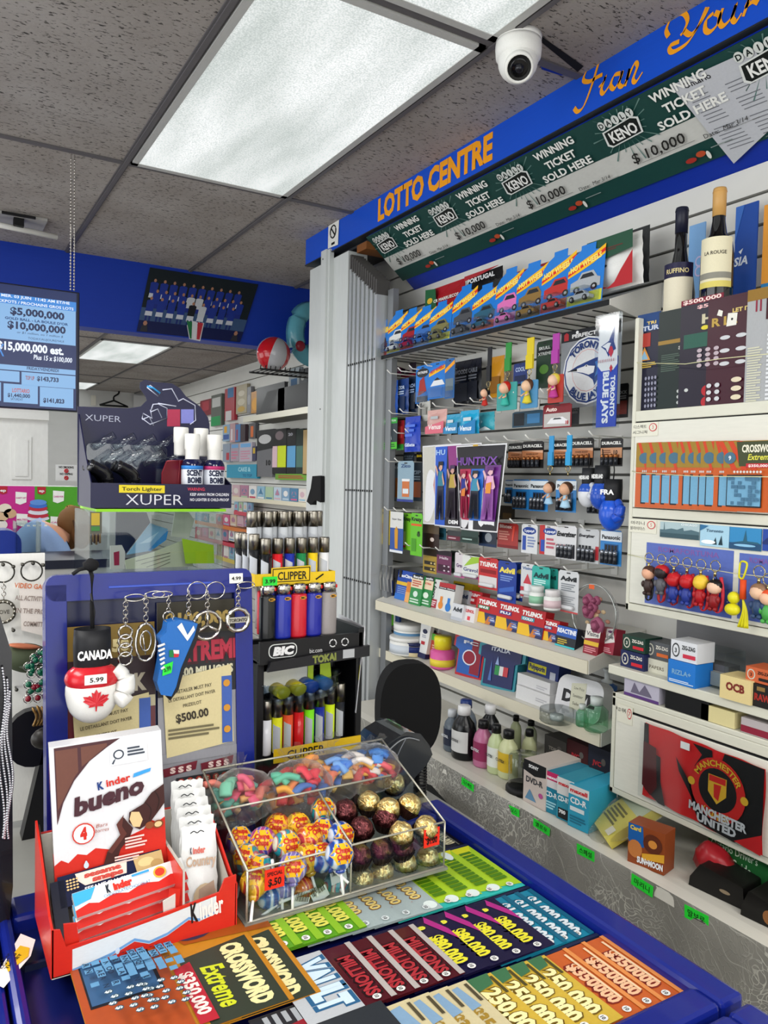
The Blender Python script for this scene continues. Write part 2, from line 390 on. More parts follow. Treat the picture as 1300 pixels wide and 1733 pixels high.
# partition with the white six-panel door, far left
DW = K('#e2e1dd',.5)
mk('wall_partition', (-3,.05,8.0,8.1,0,HC,DW), (1.0,1.02,8.0,8.1,0,HC,DW), (.05,1.0,8.0,8.1,ZC+.53,HC,DW))
d = MB(); d.box(.05,1.0,8.0,8.05,.01,ZC+.5,DW); 
for cx in (.26,.50,.79):
    for z0,z1 in ((1.55,1.95),(.85,1.45),(.15,.75)):
        w = .085; z1=min(z1,2.02)
        d.box(cx-w,cx+w,7.985,8.0,z0,z1,DW); d.box(cx-w+.03,cx+w-.03,7.975,7.99,z0+.03,z1-.03,DW)
dr = struct(d,'door_1')
mk('trim_door_head', (-.1,1.02,7.93,8.0,ZC+.49,ZC+.56,DW), (-.1,1.02,7.96,8.0,ZC+.56,ZC+.6,DW))
# white door post and folding security gate beside the till
PM = K('#c9cdcb',.35); t = thing('door_post','white enamelled steel door post left of the folded security gate','post',(1.53,3.1,0))
m = MB(); m.box(0,.09,-.185,.19,0,ZC+.952,PM); m.build('post_panel',t)
m = MB(); m.box(-.02,0,-.05,.03,0,ZC+.99,PM); m.box(-.03,-.02,-.035,.015,0,ZC+.99,PM); m.build('ridge',t)
m = MB()
for z in (.95,.3,-.1,-.3): m.add([(-.0305,-.008,ZC+z),(-.0305,.0,ZC+z),(-.0305,.0,ZC+z+.007),(-.0305,-.008,ZC+z+.007)],[(0,1,2,3)],BLACK)
m.build('rivet_holes',t)
t = thing('folding_gate','folded stack of pale grey metal security gate slats beside the white post','security gate',(1.53,2.9,0))
for k in range(13):
    m = MB(); y = -.005-k*.018; z = ZC+.93-.012*k
    m.box(.0+.006*(k%2),.07,y-.008,y+.006,0.02,z-.06,K('#a8acad' if k%2 else '#c3c7c8',.3,.4)); m.box(.0,.06,y-.007,y+.005,z-.06,z,K('#4c4a48',.5)); m.build('slat',t)
m = MB()
for k in range(13):
    for z in (.47,-.05,-.42): m.box(-.002,.0,-.009-k*.018,-.002-k*.018,ZC+z,ZC+z+.008,BLACK)
m.build('pivot_pins',t)
# side panel closing the gap between the gate and the slatwall
mk('trim_gate_channel', (1.575,1.6,2.62,2.66,0,ZC+.745,K('#8a8d90',.4,.5)))
# ---------------- sign fascia ----------------
OR = K('#f2a01e',.35); FB = K('#1750c8',.25)
t = thing('fascia_sign','long blue sign board with orange lettering below the ceiling','sign',(1.52,1.2,HC),RW)
# local x runs towards the viewer (-y), local z up
m = MB(); m.box(-2.12,1.6,0,.045,-.115,0,FB); m.box(-2.12,-2.10,.045,.26,-.115,0,FB); m.build('board',t)
m = MB(); m.box(-2.12,1.6,-.004,.05,-.119,-.115,K('#20242c',.4)); m.build('edge_strip',t)
def fx(px, py):                 # a point of the fascia face in its own axes
    p = P(px,py,0,1.519); return (-(p.y-1.2), p.z-HC)
m = MB(); a = fx(640,352); b = fx(834,243); m.text('LOTTO CENTRE',(a[0]+b[0])/2,-.092,.078,-.001,OR,b[0]-a[0],.045); m.build('block_letters',t)
def script(points, w=.011, pen=.7): m.stroke([fx(*q) for q in points], w, -.0015, OR, pen, 7)
m = MB()
for s in ([(972,183),(978,189),(988,180),(1000,150),(1010,118),(1013,104),(1005,104),(992,122),(988,136),(998,138),(1012,130),(1020,126)],
          [(1014,148),(1022,138),(1025,130),(1018,152),(1022,158),(1032,145)],
          [(1050,124),(1040,128),(1034,144),(1040,150),(1050,134),(1054,120),(1048,142),(1054,146),(1062,134)],
          [(1058,146),(1066,116),(1062,134),(1074,108),(1079,112),(1072,134),(1077,138),(1088,122)],
          [(1132,62),(1128,50),(1138,30),(1156,22),(1164,34),(1158,52),(1152,60)],[(1196,12),(1182,44),(1166,70),(1148,84),(1136,88),(1134,78),(1150,70)],
          [(1158,52),(1170,58),(1188,36),(1200,12)],
          [(1208,22),(1196,34),(1194,50),(1202,54),(1214,42),(1218,26),(1210,22)],
          [(1224,14),(1218,34),(1224,44),(1238,30),(1246,8),(1240,30),(1246,36),(1256,22)],[(1258,28),(1268,0),(1264,10),(1276,2),(1284,4)],
          [(1290,-8),(1300,-20),(1310,-24)]): script(s, .0125)
m.build('script_letters',t)
# no-smoking notice stuck on the sign's left end
t = thing('no_smoking_notice','small white no smoking notice on the blue sign left end','notice',(1.518,0,0),(0,0,0))
q = [P(*k,0,1.517) for k in ((556,378),(574,371),(572,414),(555,421))]
m = MB(); m.add([tuple(v-Vector((1.518,0,0))) for v in q],[(3,2,1,0)],WHITE)
c = sum(q,Vector())/4-Vector((1.518,0,0))
m.ring((-.002,c.y,c.z+.01),.026,.003,BLACK,'x'); m.tube([(-.003,c.y+.018,c.z+.028),(-.003,c.y-.018,c.z-.008)],.003,BLACK); m.box(-.002,-.001,c.y-.015,c.y+.015,c.z-.045,c.z-.035,BLACK); m.build('notice_sheet',t)
# sloping blue soffit below the sign, with four winner posters
SA, SB = Vector((1.535,0,ZC+.978)), Vector((1.752,0,ZC+.80))
sd = (SB-SA).normalized(); SL = (SB-SA).length+.035; SN = Vector((-sd.z*-1,0,0))
SN = Vector((sd.z,0,-sd.x)); SN.normalize()          # faces down and into the aisle
if SN.z > 0: SN = -SN
m = MB(); 
def sp(y, s, o=0.0): p = SA + sd*s + SN*o; return (p.x, y, p.z)
m.add([sp(2.76,0),sp(-.6,0),sp(-.6,SL),sp(2.76,SL),sp(2.76,0,-.012),sp(-.6,0,-.012),sp(-.6,SL,-.012),sp(2.76,SL,-.012)],[(0,1,2,3),(7,6,5,4),(0,4,5,1),(2,6,7,3),(0,3,7,4),(1,5,6,2)],K('#12309a',.35)); struct(m,'trim_soffit')
m = MB(); m.box(1.54,1.7,2.78,2.86,ZC+.93,ZC+.96,K('#7a4a22',.6)); m.box(1.56,1.75,2.66,3.2,ZC+.965,ZC+.975,K('#2b2b2e',.6)); struct(m,'trim_gate_header')
def sloc(px, py):
    p = onplane(px,py,SA,SN); return (p.y, (p-SA).dot(sd))
GR = K('#173f3a',.4); PAP = K('#c9c8c2',.5)
MS = Matrix(((0,-sd.x,-SN.x,0),(-1,0,0,0),(0,-sd.z,-SN.z,0),(0,0,0,1)))   # poster: x->-y, z->up slope, y->-normal
def poster(kc, label, k):
    # px0 px1: where its left and right edges meet the soffit's top line
    W = .46; yk = sloc(*kc)[0]; y0 = yk+.195*W; y1 = y0-W; H = .232; s0 = .004
    M = Matrix(((0,-SN.x,-sd.x,0),(-1,0,0,0),(0,-SN.z,-sd.z,0),(0,0,0,1)))
    o = SA + sd*(s0+H) + SN*(.003+.0015*k); M.translation = Vector((o.x,(y0+y1)/2,o.z))
    m = MB(); m.box(-W/2,W/2,0,.001,0,H,GR)
    ops = [('r',.0,.24,1,.52,'#c4c4be')]
    for i in range(22):
        a = 2*PI*i/22; r0 = .12; r1 = .2+.05*(i%3); cx,cz = .2,.74
        ops.append(('p',[(cx+r0*math.cos(a)*.75,cz+r0*math.sin(a)*1.2),(cx+r1*math.cos(a+.02)*.75,cz+min(r1*math.sin(a+.02)*1.4,.24)),(cx+r1*math.cos(a-.02)*.75,cz+min(r1*math.sin(a-.02)*1.4,.235))],'#5d7d76'))
    ops += [('p',[(.08,.6),(.31,.62),(.33,.8),(.29,.84),(.07,.81),(.055,.64)],'#d5d8d4'),('p',[(.092,.615),(.30,.635),(.315,.79),(.28,.825),(.08,.795),(.07,.65)],'#101614'),
            ('t','KENO',.195,.65,.125,'#e8e8e4',.19,.03)]
    for i,ch in enumerate('DAILY'): ops += [('e',.09+.052*i,.885,.024,.055,'#cfd3ce'),('t',ch,.09+.052*i,.855,.06,'#15201e',None,.03)]
    ops += [('t','WINNING',.62,.86,.095,'#e6e6e0',.34,.03),('t','TICKET',.62,.70,.095,'#e6e6e0',.26,.03),('t','SOLD HERE',.62,.55,.095,'#e6e6e0',.42,.03),
            ('t','$ 10,000',.33,.32,.12,'#22201e',.36,.012,.15),('r',.2,.295,.56,.3,'#6a6a66'),('t','Date:',.66,.27,.05,'#2a2a28',.09),('t','Mar 3/14',.8,.275,.05,'#22201e',.14,0,.3),('r',.73,.26,.93,.264,'#6a6a66'),
            ('e',.55,.13,.03,.035,'#b34a2a'),('e',.48,.10,.035,.03,'#a12f26'),('r',.62,.15,.75,.16,'#87938f'),('e',.59,.09,.012,.05,'#d8d8d0')]
    G(m, W, H, ops, 0)
    ob = tag(m.build('winner_poster'), label, 'poster', 'winning ticket posters under the sign'); ob.matrix_world = M
poster((655,410),'green winning ticket poster at the far left end of the sloping soffit',0)
poster((762,372),'green winning ticket poster second from the left on the sloping soffit',1)
poster((878,305),'green winning ticket poster third from the left, below the script lettering',2)
poster((1053,210),'green winning ticket poster partly covered by the white taped letter',3)
poster((1290,75),'green winning ticket poster cut off by the right picture edge',4)
# white letter taped over the posters
q = [onplane(a,b,SA+SN*.012,SN) for a,b in ((1135,145),(1275,82),(1345,180),(1242,277))]
m = MB(); o = q[0]; t = thing('taped_letter','creased white official letter taped over the green posters','letter',tuple(o))
m.add([tuple(v-o) for v in q],[(0,1,2,3)],K('#b9bbc0',.6))
ex = (q[1]-q[0]).normalized(); ez = (q[0]-q[3]).normalized(); L1 = (q[1]-q[0]).length; L2 = (q[0]-q[3]).length
for i in range(16):
    if i in (3,8): continue
    for x0,x1 in ((.08,.45),(.52,.9)):
        a = (q[0]-o)+SN*.0006+ex*(L1*x0)-ez*(L2*(.2+i*.042)); b = a+ex*L1*((x1-x0)*(.6+.4*abs(math.sin(i*3.1+x0))))
        m.add([tuple(a),tuple(b),tuple(b-ez*.0022),tuple(a-ez*.0022)],[(3,2,1,0)],K('#6d6f75'))
m.build('sheet',t)
gl,gf,gw = glyphs('Ontario',.01); m = MB()
o2 = (q[0]-o)+SN*.0007+ex*(L1*.12)-ez*(L2*.09)
m.add([tuple(o2+ex*((v[0]+gw/2)*.022)+ez*(v[1]*.022)) for v in gl],gf,BLACK); m.build('letterhead',t)
# dome camera
p = P(876,118,2,HC-.10); c = Vector((1.19,1.45,HC)); c = P(878,72,2,HC-.012)
t = thing('dome_camera','white dome security camera on the ceiling beside the light panels','security camera',(c.x,c.y,HC))
rr = 33*(c-Vector((0,0,ZC))).length/F
m = MB(); m.lathe([(rr*.98,-.012),(rr,-.02),(rr,-.03),(rr*.97,-.05),(rr*.9,-.052),(rr*.88,-.06),(0,-.066)][::-1],WHITE,28); m.lathe([(rr*1.0,0),(rr*.97,-.014)][::-1],WHITE,28); m.build('base',t)
m = MB(); m.ball((-.004,-.004,-.062),rr*.86,WHITE,24,14); m.build('turret',t)
m = MB(); d = Vector((-.42,-.62,-.66)).normalized(); bs = Vector((-.004,-.004,-.062))
qm = d.to_track_quat('Z','Y').to_matrix().to_4x4(); qm.translation = bs+d*rr*.52
m.T = qm; m.lathe([(rr*.62,-.01),(rr*.62,.022),(rr*.52,.026),(rr*.5,.02),(.0,.018)],WHITE,24); m.T=None; m.build('bezel',t)
m = MB(); m.T = qm; m.lathe([(rr*.5,.021),(rr*.32,.024),(0,.025)],K('#08080a',.1),24); m.lathe([(rr*.2,.024),(rr*.17,.03),(0,.032)],K('#15151c',.05),16); m.build('lens',t)
# ---------------- shelves behind the till ----------------
SHM = K('#d9d3bd',.35); SHW = K('#d6d4cb',.3)
def shelf(label, xf, y0, y1, zf, tilt, lip, lipm, under=None, side=.08):
    t = thing('wall_shelf', label, 'shelf', (xf,(y0+y1)/2,zf), RW, 'shelves on the slatwall')
    L = (y1-y0)/2; D = XW-xf-.002; rise = D*math.tan(R(tilt)); m = MB()
    m.add([(-L,0,0),(L,0,0),(L,D,rise),(-L,D,rise),(-L,0,-.012),(L,0,-.012),(L,D,rise-.012),(-L,D,rise-.012)],[(0,1,2,3),(7,6,5,4),(0,4,5,1),(2,6,7,3),(0,3,7,4),(1,5,6,2)],SHW); m.build('deck',t)
    m = MB(); m.box(-L,L,-.004,0,-lip,.002,lipm); m.build('front_lip',t)
    for s in (-1,1):
        m = MB(); x0,x1 = (L,L+.003) if s > 0 else (-L-.003,-L)
        q = [(0,-lip),(0,.004),(D,rise+side),(D,rise-.05)]
        m.add([(x0,a,b) for a,b in q]+[(x1,a,b) for a,b in q],[(0,1,2,3),(7,6,5,4),(0,4,5,1),(1,5,6,2),(2,6,7,3),(3,7,4,0)],SHW); m.build('end_bracket',t)
    if under:
        m = MB(); k = -L+.03
        while k < L-.02: m.box(k,k+.004,.01,D-.01,-.0145,-.012,K('#3a3a38',.6)); k += .058
        m.build('underside_ribs',t)
    return t
shelf('top wall shelf of toy car packs under the sloping soffit',1.56,1.487,2.69,ZC+.486,0,.012,BLACK,True,.075)
shelf('cream tilted wall shelf of medicine boxes',1.54,1.50,2.64,ZC-.478,18,.034,SHM,side=.0)
shelf('lower tilted wall shelf of lotion tubs and jersey boxes above the bottles',1.58,1.485,2.69,ZC-.678,14,.034,SHM,side=.0)
def plane_of(xf, zf, t): return Vector((xf,0,zf)), Vector((-math.sin(R(t)),0,math.cos(R(t))))
S0 = plane_of(1.56,ZC+.486,0); S1 = plane_of(1.54,ZC-.478,18); S2 = plane_of(1.58,ZC-.678,14)
CX, CZ = 1.36, ZC-.858; S3 = plane_of(CX,CZ,0)
def std(bx, pl):                # footing of a thing that stands on a shelf, with its width and height
    x0,y0,x1,y1 = bx; c = (x0+x1)/2; a = onplane(c,y1,*pl)
    W = abs(P(x0,y1,0,a.x).y-P(x1,y1,0,a.x).y); H = P(c,y0,0,a.x).z-a.z
    return a, W, H
# counter under the shelves with its lace cloth
t = thing('back_counter','long white back counter with a lace tablecloth hanging from its front edge','counter',(CX,1.0,0),RW)
m = MB(); m.box(-1.6,1.6,0,XW-CX-.003,CZ-.025,CZ,K('#d2cfc4',.35)); m.build('counter_top',t,bev=.002)
m = MB(); m.box(-1.6,1.6,.02,.05,0,CZ-.026,K('#c6c3b8',.6)); m.build('front_panel',t)
def _lace(nt, b):
    co = coords(nt,(1,1,1)); w = tex(nt,'Wave',co,4.5,Distortion=9,Detail=2); w.bands_direction='DIAGONAL'
    w2 = nt.nodes.new('ShaderNodeVectorMath'); w2.operation='ADD'; nn = tex(nt,'Noise',co,9,Detail=2); nt.links.new(co,w2.inputs[0]); nt.links.new(nn.outputs['Color'],w2.inputs[1]); w2 = w2.outputs[0]
    v = tex(nt,'Voronoi',w2,17,feature='DISTANCE_TO_EDGE'); a = ramp(nt, v.outputs['Distance'], [(.02,'#bab8ad'),(.07,'#83817a')])
    c = ramp(nt, w.outputs['Fac'], [(.45,'#85837b'),(.5,'#aeaca2'),(.55,'#85837b')])
    big = tex(nt,'Noise',co,1.6); sel = ramp(nt, big.outputs['Fac'], [(.48,0.),(.53,1.)])
    mx = nt.nodes.new('ShaderNodeMix'); mx.data_type='RGBA'; nt.links.new(sel, mx.inputs['Factor']); nt.links.new(c, mx.inputs['A']); nt.links.new(a, mx.inputs['B'])
    nt.links.new(mx.outputs['Result'], b.inputs['Base Color']); b.inputs['Roughness'].default_value = .35; bump(nt,b,a,.5,.003)
LACE = nodemat('lace_cloth',_lace)
m = MB(); n = 240; rows = 14; v = []; f = []
for j in range(rows+1):
    z = CZ+.003 if j == 0 else CZ-.004-(j-1)/(rows-1)*(CZ-.06)
    for i in range(n+1):
        x = -1.6+3.2*i/n; d = j/rows
        fold = .030*d*(math.sin(x*17)+.5*math.sin(x*31+1)+.35*math.sin(x*53+2))
        v.append((x, (-.0082 if j == 0 else -.009-.02*d-fold*.8), z))
for j in range(rows):
    for i in range(n): f.append((j*(n+1)+i, (j+1)*(n+1)+i, (j+1)*(n+1)+i+1, j*(n+1)+i+1))
m.add(v,f,LACE,True); m.build('tablecloth_skirt',t)
m = MB(); m.box(-1.6,1.6,-.008,.03,CZ-.0245,CZ+.0025,K('#dcd9ce',.3)); m.build('edge_strip',t)
# neon green shelf tags
for i,(bx,s) in enumerate((((180,268,225,312),'디스펙트'),((342,370,392,415),'스모스'),((443,430,504,478),'옐로우'),((603,520,668,580),'스페셜'),((803,628,883,695),'마리니'),((998,738,1088,815),'말보로'))):
    q = B4('g',*bx); cy,W,z,H = wbox(q,CX-.009); H *= .62
    m = MB(); m.box(-W/2,W/2,0,.0008,-H/2,H/2,K('#28dc38',.5)); m.text(s,0,-H*.22,H*.42,-.0004,BLACK,W*.72,.01)
    tag(m.build('price_tag',loc=(CX-.0125,cy,CZ-.014),rot=(0,R(3)*(-1)**i,-PI/2)),'neon green handwritten tag, %s along the counter edge'%nth(i,6),'label','green tags on the counter edge')
# ---------------- tobacco and ticket cabinet ----------------
XC = 1.5; YL = 1.344; CB = K('#d5d4c4',.35); CBD = K('#dbdace',.35)
t = thing('ticket_cabinet','cream metal cabinet with an open ticket bay above two flap doors','cabinet',(XC,YL,0),RW)
m = MB(); Wd = 1.45; zt,z1,z2,z3 = ZC+.408,ZC+.155,ZC-.078,ZC-.309
m.box(0,.011,0,.24,z3,zt,CB); m.box(.011,Wd,.2,.24,z3,zt-.05,CB); m.box(.011,Wd,0,.2,z1,z1+.026,CB); m.box(.011,Wd,0,.2,z2,z2+.022,CB); m.box(0,Wd,0,.24,z3,z3+.018,CB); m.box(.011,Wd,.05,.2,z1+.2,z1+.215,CB); m.build('body',t,bev=.002)
m = MB(); m.box(.013,Wd,-.002,.006,z2+.024,z1-.003,CBD); m.box(.013,Wd,.001,.1,z1-.003,z1,BLACK); m.build('flap_door',t,bev=.0015)
m = MB(); m.box(.013,Wd,-.002,.006,z3+.02,z2-.003,CBD); m.box(.013,Wd,.001,.1,z2-.003,z2,BLACK); m.build('flap_door',t,bev=.0015)
S4 = (Vector((XC,0,z1+.026)),Vector((0,0,1)))
# lower cabinet
XL = 1.47; yl = 1.348
t = thing('lower_cabinet','cream metal lower cabinet with one flap door behind the red team flag','cabinet',(XL,yl,0),RW)
l0,l1 = ZC-.763,ZC-.512
m = MB(); m.box(0,Wd,0,.28,l1-.012,l1,CB); m.box(0,.012,0,.28,l0,l1,CB); m.box(0,Wd,0,.28,l0,l0+.014,CB); m.box(0,Wd,.2,.28,l0,l1,CB); m.box(0,Wd,0,.02,l1-.035,l1-.012,CB); m.build('body',t,bev=.002)
m = MB(); m.box(.016,Wd,-.003,.008,l0+.016,l1-.04,CBD); m.box(.014,Wd,.0,.02,l1-.041,l1-.037,BLACK); m.build('flap_door',t,bev=.0015)
# open shelf with rolling papers between the cabinets
sz = P(1034,1124,0,XL).z
t = thing('paper_shelf','cream open shelf of rolling paper boxes between the two cabinets','shelf',(XL-.005,yl+.012,sz),RW)
m = MB(); m.box(0,Wd,0,.27,-.022,0,CB); m.build('deck',t,bev=.002)
m = MB(); m.box(.0,Wd,.25,.27,.001,z3-sz-.001,K('#77777a',.6)); m.build('grey_back',t)
S5 = (Vector((XL,0,sz)),Vector((0,0,1))); S6 = (Vector((XL,0,l1)),Vector((0,0,1)))
def word(o): return o
# ---- tickets standing in the open bay (fanned, each one in front of the next) ----
def vtix(items, X, grp, base_z=None):
    for i,(bx,label,base,ops,dx) in enumerate(items):
        cy,W,z,H = wbox(bx, X-dx)
        m = MB(); m.box(-W/2,W/2,0,.0012,0,H,K(base,.3)); G(m,W,H,ops)
        tag(m.build('scratch_ticket',loc=(X-dx,cy,z),rot=RW),label,'ticket',grp)
def circ(n, x0, x1, z0, z1, rows, c, r=.03, ar=.45): return [('e',x0+(x1-x0)*(i+.5)/n,z0+(z1-z0)*(j+.5)/rows,r,r*ar,c) for i in range(n) for j in range(rows)]
D = lambda u0,w0,u1,w1: B4('d',u0,w0,u1,w1)
vtix([
 (D(205,1000,372,1712),'blue and orange triangle scratch ticket at the left end of the open bay','#14142c',[('r',0,.82,1,1,'#1d3f74'),('r',0,.66,.6,.8,'#a3342a'),('t','TRI',.62,.885,.03,'#e2c56a',.4,.03),('t','TUR',.6,.825,.045,'#c3c9d8',.72,.04),('p',[(.1,.52),(.62,.52),(.36,.66)],'#c98a3e'),('p',[(.2,.53),(.52,.53),(.36,.62)],'#7fa9c6'),('f',.1,.44,.9,.5,3,'#b99a3c')]+circ(4,.4,1,.02,.36,6,'#8b8ca0',.045,.4),.012),
 (D(362,965,640,1695),'dark green ticket with a gold band, behind the blue triangle ticket','#10201c',[('t','3',.78,.82,.12,'#4c4a38',.2,.04),('r',0,.66,1,.70,'#9a7a3a'),('t','$ $',.7,.59,.035,'#d8d8d0',.3,.03),('f',.1,.38,.6,.56,9,'#4a5a50')]+circ(2,.5,.9,.03,.2,3,'#c4c8c4',.05,.35),.014),
 (D(522,880,830,1690),'five hundred thousand ticket with cards, tallest in the open bay','#1b1426',[('r',0,.95,1,1,'#7a1c30'),('t','$500,000',.5,.96,.035,'#f0d8d0',.9,.03),('t','$50',.6,.9,.03,'#f0c0c0',.4,.03),('t','HI',.72,.76,.08,'#c8c0a0',.4,.04),('r',.1,.55,1,.68,'#2c5a4c'),('e',.6,.72,.09,.02,'#d8c83a'),('e',.7,.15,.13,.05,'#b02028'),('e',.7,.05,.13,.05,'#b02028')]+circ(3,.4,1,.36,.54,4,'#b8a8b0',.06,.3),.016),
 (D(722,870,1035,1665),'maroon dice ticket with white dice, right of the cards ticket','#3c1020',[('t','LET IT',.78,.84,.035,'#d8c070',.4,.04),('t','R LL',.4,.74,.075,'#b89848',.6,.04),('p',[(.45,.72),(.68,.72),(.7,.83),(.48,.84)],'#e4e2d8'),('e',.58,.78,.025,.012,'#202020'),('p',[(.22,.84),(.34,.82),(.36,.87),(.26,.89)],'#e4e2d8')]+circ(2,.25,1,.32,.68,3,'#c8cacd',.12,.16)+circ(2,.0,.4,.03,.22,3,'#c8cacd',.06,.35)+circ(1,.6,.9,.02,.26,3,'#d8ccb0',.12,.2),.018),
 (D(1008,800,1330,1655),'silver ticket with a gold top, cut by the right picture edge','#a4a6a8',[('r',0,.9,1,1,'#8d6a24'),('r',.2,.8,.24,.9,'#8a2038'),('r',.3,.8,.34,.9,'#8a2038'),('p',[(.45,.72),(1,.72),(1,.9),(.45,.9)],'#3c1018'),('f',.05,.02,.4,.5,22,'#c9c8b0'),('f',.5,.02,.95,.6,16,'#d8dadd')],.020)],XC+.03,'scratch tickets in the open bay')
e = lambda u0,w0,u1,w1: B4('e',u0,w0,u1,w1)
xo = [190,262,330,395,480,530,590,640,730,800]
its = []
for i,u in enumerate(xo):
    last = i == len(xo)-1; w = 330 if last else 175
    ops = [('p',[(0,.62),(1,.62),(1,1),(0,1)],'#9a7a26')]+[('p',[(a,.58),(a+.12,.58),(a-.22,1),(a-.34,1)],'#c8401c') for a in ((.4,.75,1.1) if not last else (.2,.42,.62))]
    if last: ops += [('p',[(.35,.64),(1,.64),(1,.99),(.28,.99)],'#3d4426'),('t','CROSSWO',.7,.84,.1,'#e6e2cc',.6,.04),('t','Extreme',.78,.73,.08,'#dcd84a',.5,.02,.2),('r',.5,.62,1,.68,'#c02030'),('t','$350,000',.75,.63,.035,'#f0e4e0',.4,.03),('e',.15,.76,.13,.085,'#456a80'),('t','9',.15,.73,.06,'#dfe6ea',None,.03),('r',.1,.06,.85,.52,'#101820'),('r',.12,.08,.83,.5,'#6ea4c4')]
    else: ops += [('e',.35,.76,.22,.085,'#456a80'),('r',.24,.06,.6,.52,'#101820'),('r',.28,.08,.58,.5,'#6ea4c4')]
    if last:
        rg = random.Random(5)
        for a in range(9):
            for b in range(7):
                if rg.random() < .5: ops.append(('r',.13+a*.077,.09+b*.058,.13+a*.077+.07,.09+b*.058+.05,'#44718f'))
    ops += [('e',.3+.07*k,.56,.025,.018,'#d0ccc8') for k in range(9 if last else 3)]
    its.append((e(u,285-u*.02+3,u+w,740+(u-190)*.045),'orange crossword ticket, %s of the fan on the upper flap door'%nth(i,10),'#c2571a',ops,.004+.0015*i))
vtix(its,XC,'crossword tickets on the cabinet door')
# elastic cords across the bays
for i,(pts,lab) in enumerate(((((1078,614),(1160,616),(1220,607),(1310,598)),'thin cream elastic cord across the open ticket bay'),(((1070,797),(1078,800),(1180,806),(1310,807)),'thin cream elastic cord across the crossword tickets'),(((1062,938),(1092,945),(1240,970),(1310,978)),'thin cream elastic cord holding the key rings on the lower flap door'))):
    m = MB(); m.tube([P(*q,0,XC-.028 if j else XC-.004) for j,q in enumerate(pts)],.0009,K('#d8d6a8',.5),5); tag(m.build('elastic_cord'),lab,'cord')
# handwritten notes and magnets
def plate(name,label,cat,bx,X,base,ops,group=None,th=.0008,rot=RW):
    cy,W,z,H = wbox(bx,X); m = MB(); m.box(-W/2,W/2,0,th,0,H,K(base,.4)); G(m,W,H,ops); return tag(m.build(name,loc=(X,cy,z),rot=rot),label,cat,group)
for bx,a,b,c,lab,X in ((e(165,145,345,240),'디스펙트','시그니쳐','3','top',XC-.0035),(e(145,820,335,915),'마리니','블라이더스','5','middle',XC-.0035),(B4('f',50,465,140,570),'LD 에쎄','','7','lower',XL-.0045)):
    plate('handwritten_note','small handwritten note with a red circled number on the %s flap door'%lab,'note',bx,X,'#dedccb',[('t',a,.32,.6,.2,'#2a2a28',.5,.0),('t',b,.32,.2,.2,'#2a2a28',.55,.0),('e',.82,.62,.15,.3,'#c83a44'),('e',.82,.62,.12,.24,'#dedccb'),('t',c,.82,.5,.26,'#c83a44',None,.0)])
for i,(bx,ops,base,lab) in enumerate((((360,845,635,955),[('r',0,.0,1,.5,'#33505a'),('p',[(0,.5),(.1,.5),(.11,1),(.13,.5),(.3,.6),(.45,.55),(.6,.7),(.62,.5),(.8,.6),(1,.5),(1,.3),(0,.3)],'#4c6a74'),('t','CHICAGO',.75,.84,.12,'#e8f0f0',.4,.03)],'#a9bfc4','pale skyline fridge magnet, leftmost of the row'),
    ((640,862,842,1012),[('p',[(.45,.1),(.55,.45),(.6,.1)],'#12303c'),('p',[(.65,.1),(.75,.55),(.8,.1)],'#12303c'),('e',.3,.2,.25,.1,'#f0f6f8'),('t','Toronto',.5,.68,.13,'#33556e',.6,.02,.2),('p',[(0,.7),(.3,.95),(0,1)],'#2c6a96')],'#a4cce0','white and blue fridge magnet of sailing boats, second in the row'),
    ((845,880,1066,1035),[('r',0,0,1,.3,'#1c4a70'),('p',[(.1,.3),(.45,.4),(.52,.9),(.57,.4),(.9,.38),(1,.3)],'#245c74'),('e',.5,.2,.35,.06,'#8ac0e0')],'#2f86bc','blue fridge magnet with a tower and fountain, third in the row'),
    ((1076,895,1300,1050),[('r',.2,.1,.8,.5,'#4e7ab4'),('p',[(0,.4),(.3,.8),(.7,.5),(1,.6),(1,.3),(0,.3)],'#1a2c6a')],'#23449c','dark blue fridge magnet at the right picture edge'))):
    plate('fridge_magnet',lab,'magnet',e(*bx),XC-.0055,base,ops,'fridge magnets on the cabinet',.0025)
for i,(bx,lab) in enumerate((((258,1010,868,1460),'blue map sheet behind the red key rings'),((905,1080,1420,1560),'blue map sheet behind the yellow key ring at the right picture edge'))):
    plate('map_sheet',lab,'poster',e(*bx),XC-.0028,'#5468b4',[('t','ROMAFORTUNA',.5,.87,.08,'#7a58a0',.7,.02),('p',[(.15,.1),(.5,.5),(.8,.35),(1,.45),(1,0),(.2,0)],'#3f55a2')]+[('e',(k*37%100)/100,.2+(k*53%60)/100,.006,.008,'#dfe3f2') for k in range(18)],'map sheets on the flap door',.0006)
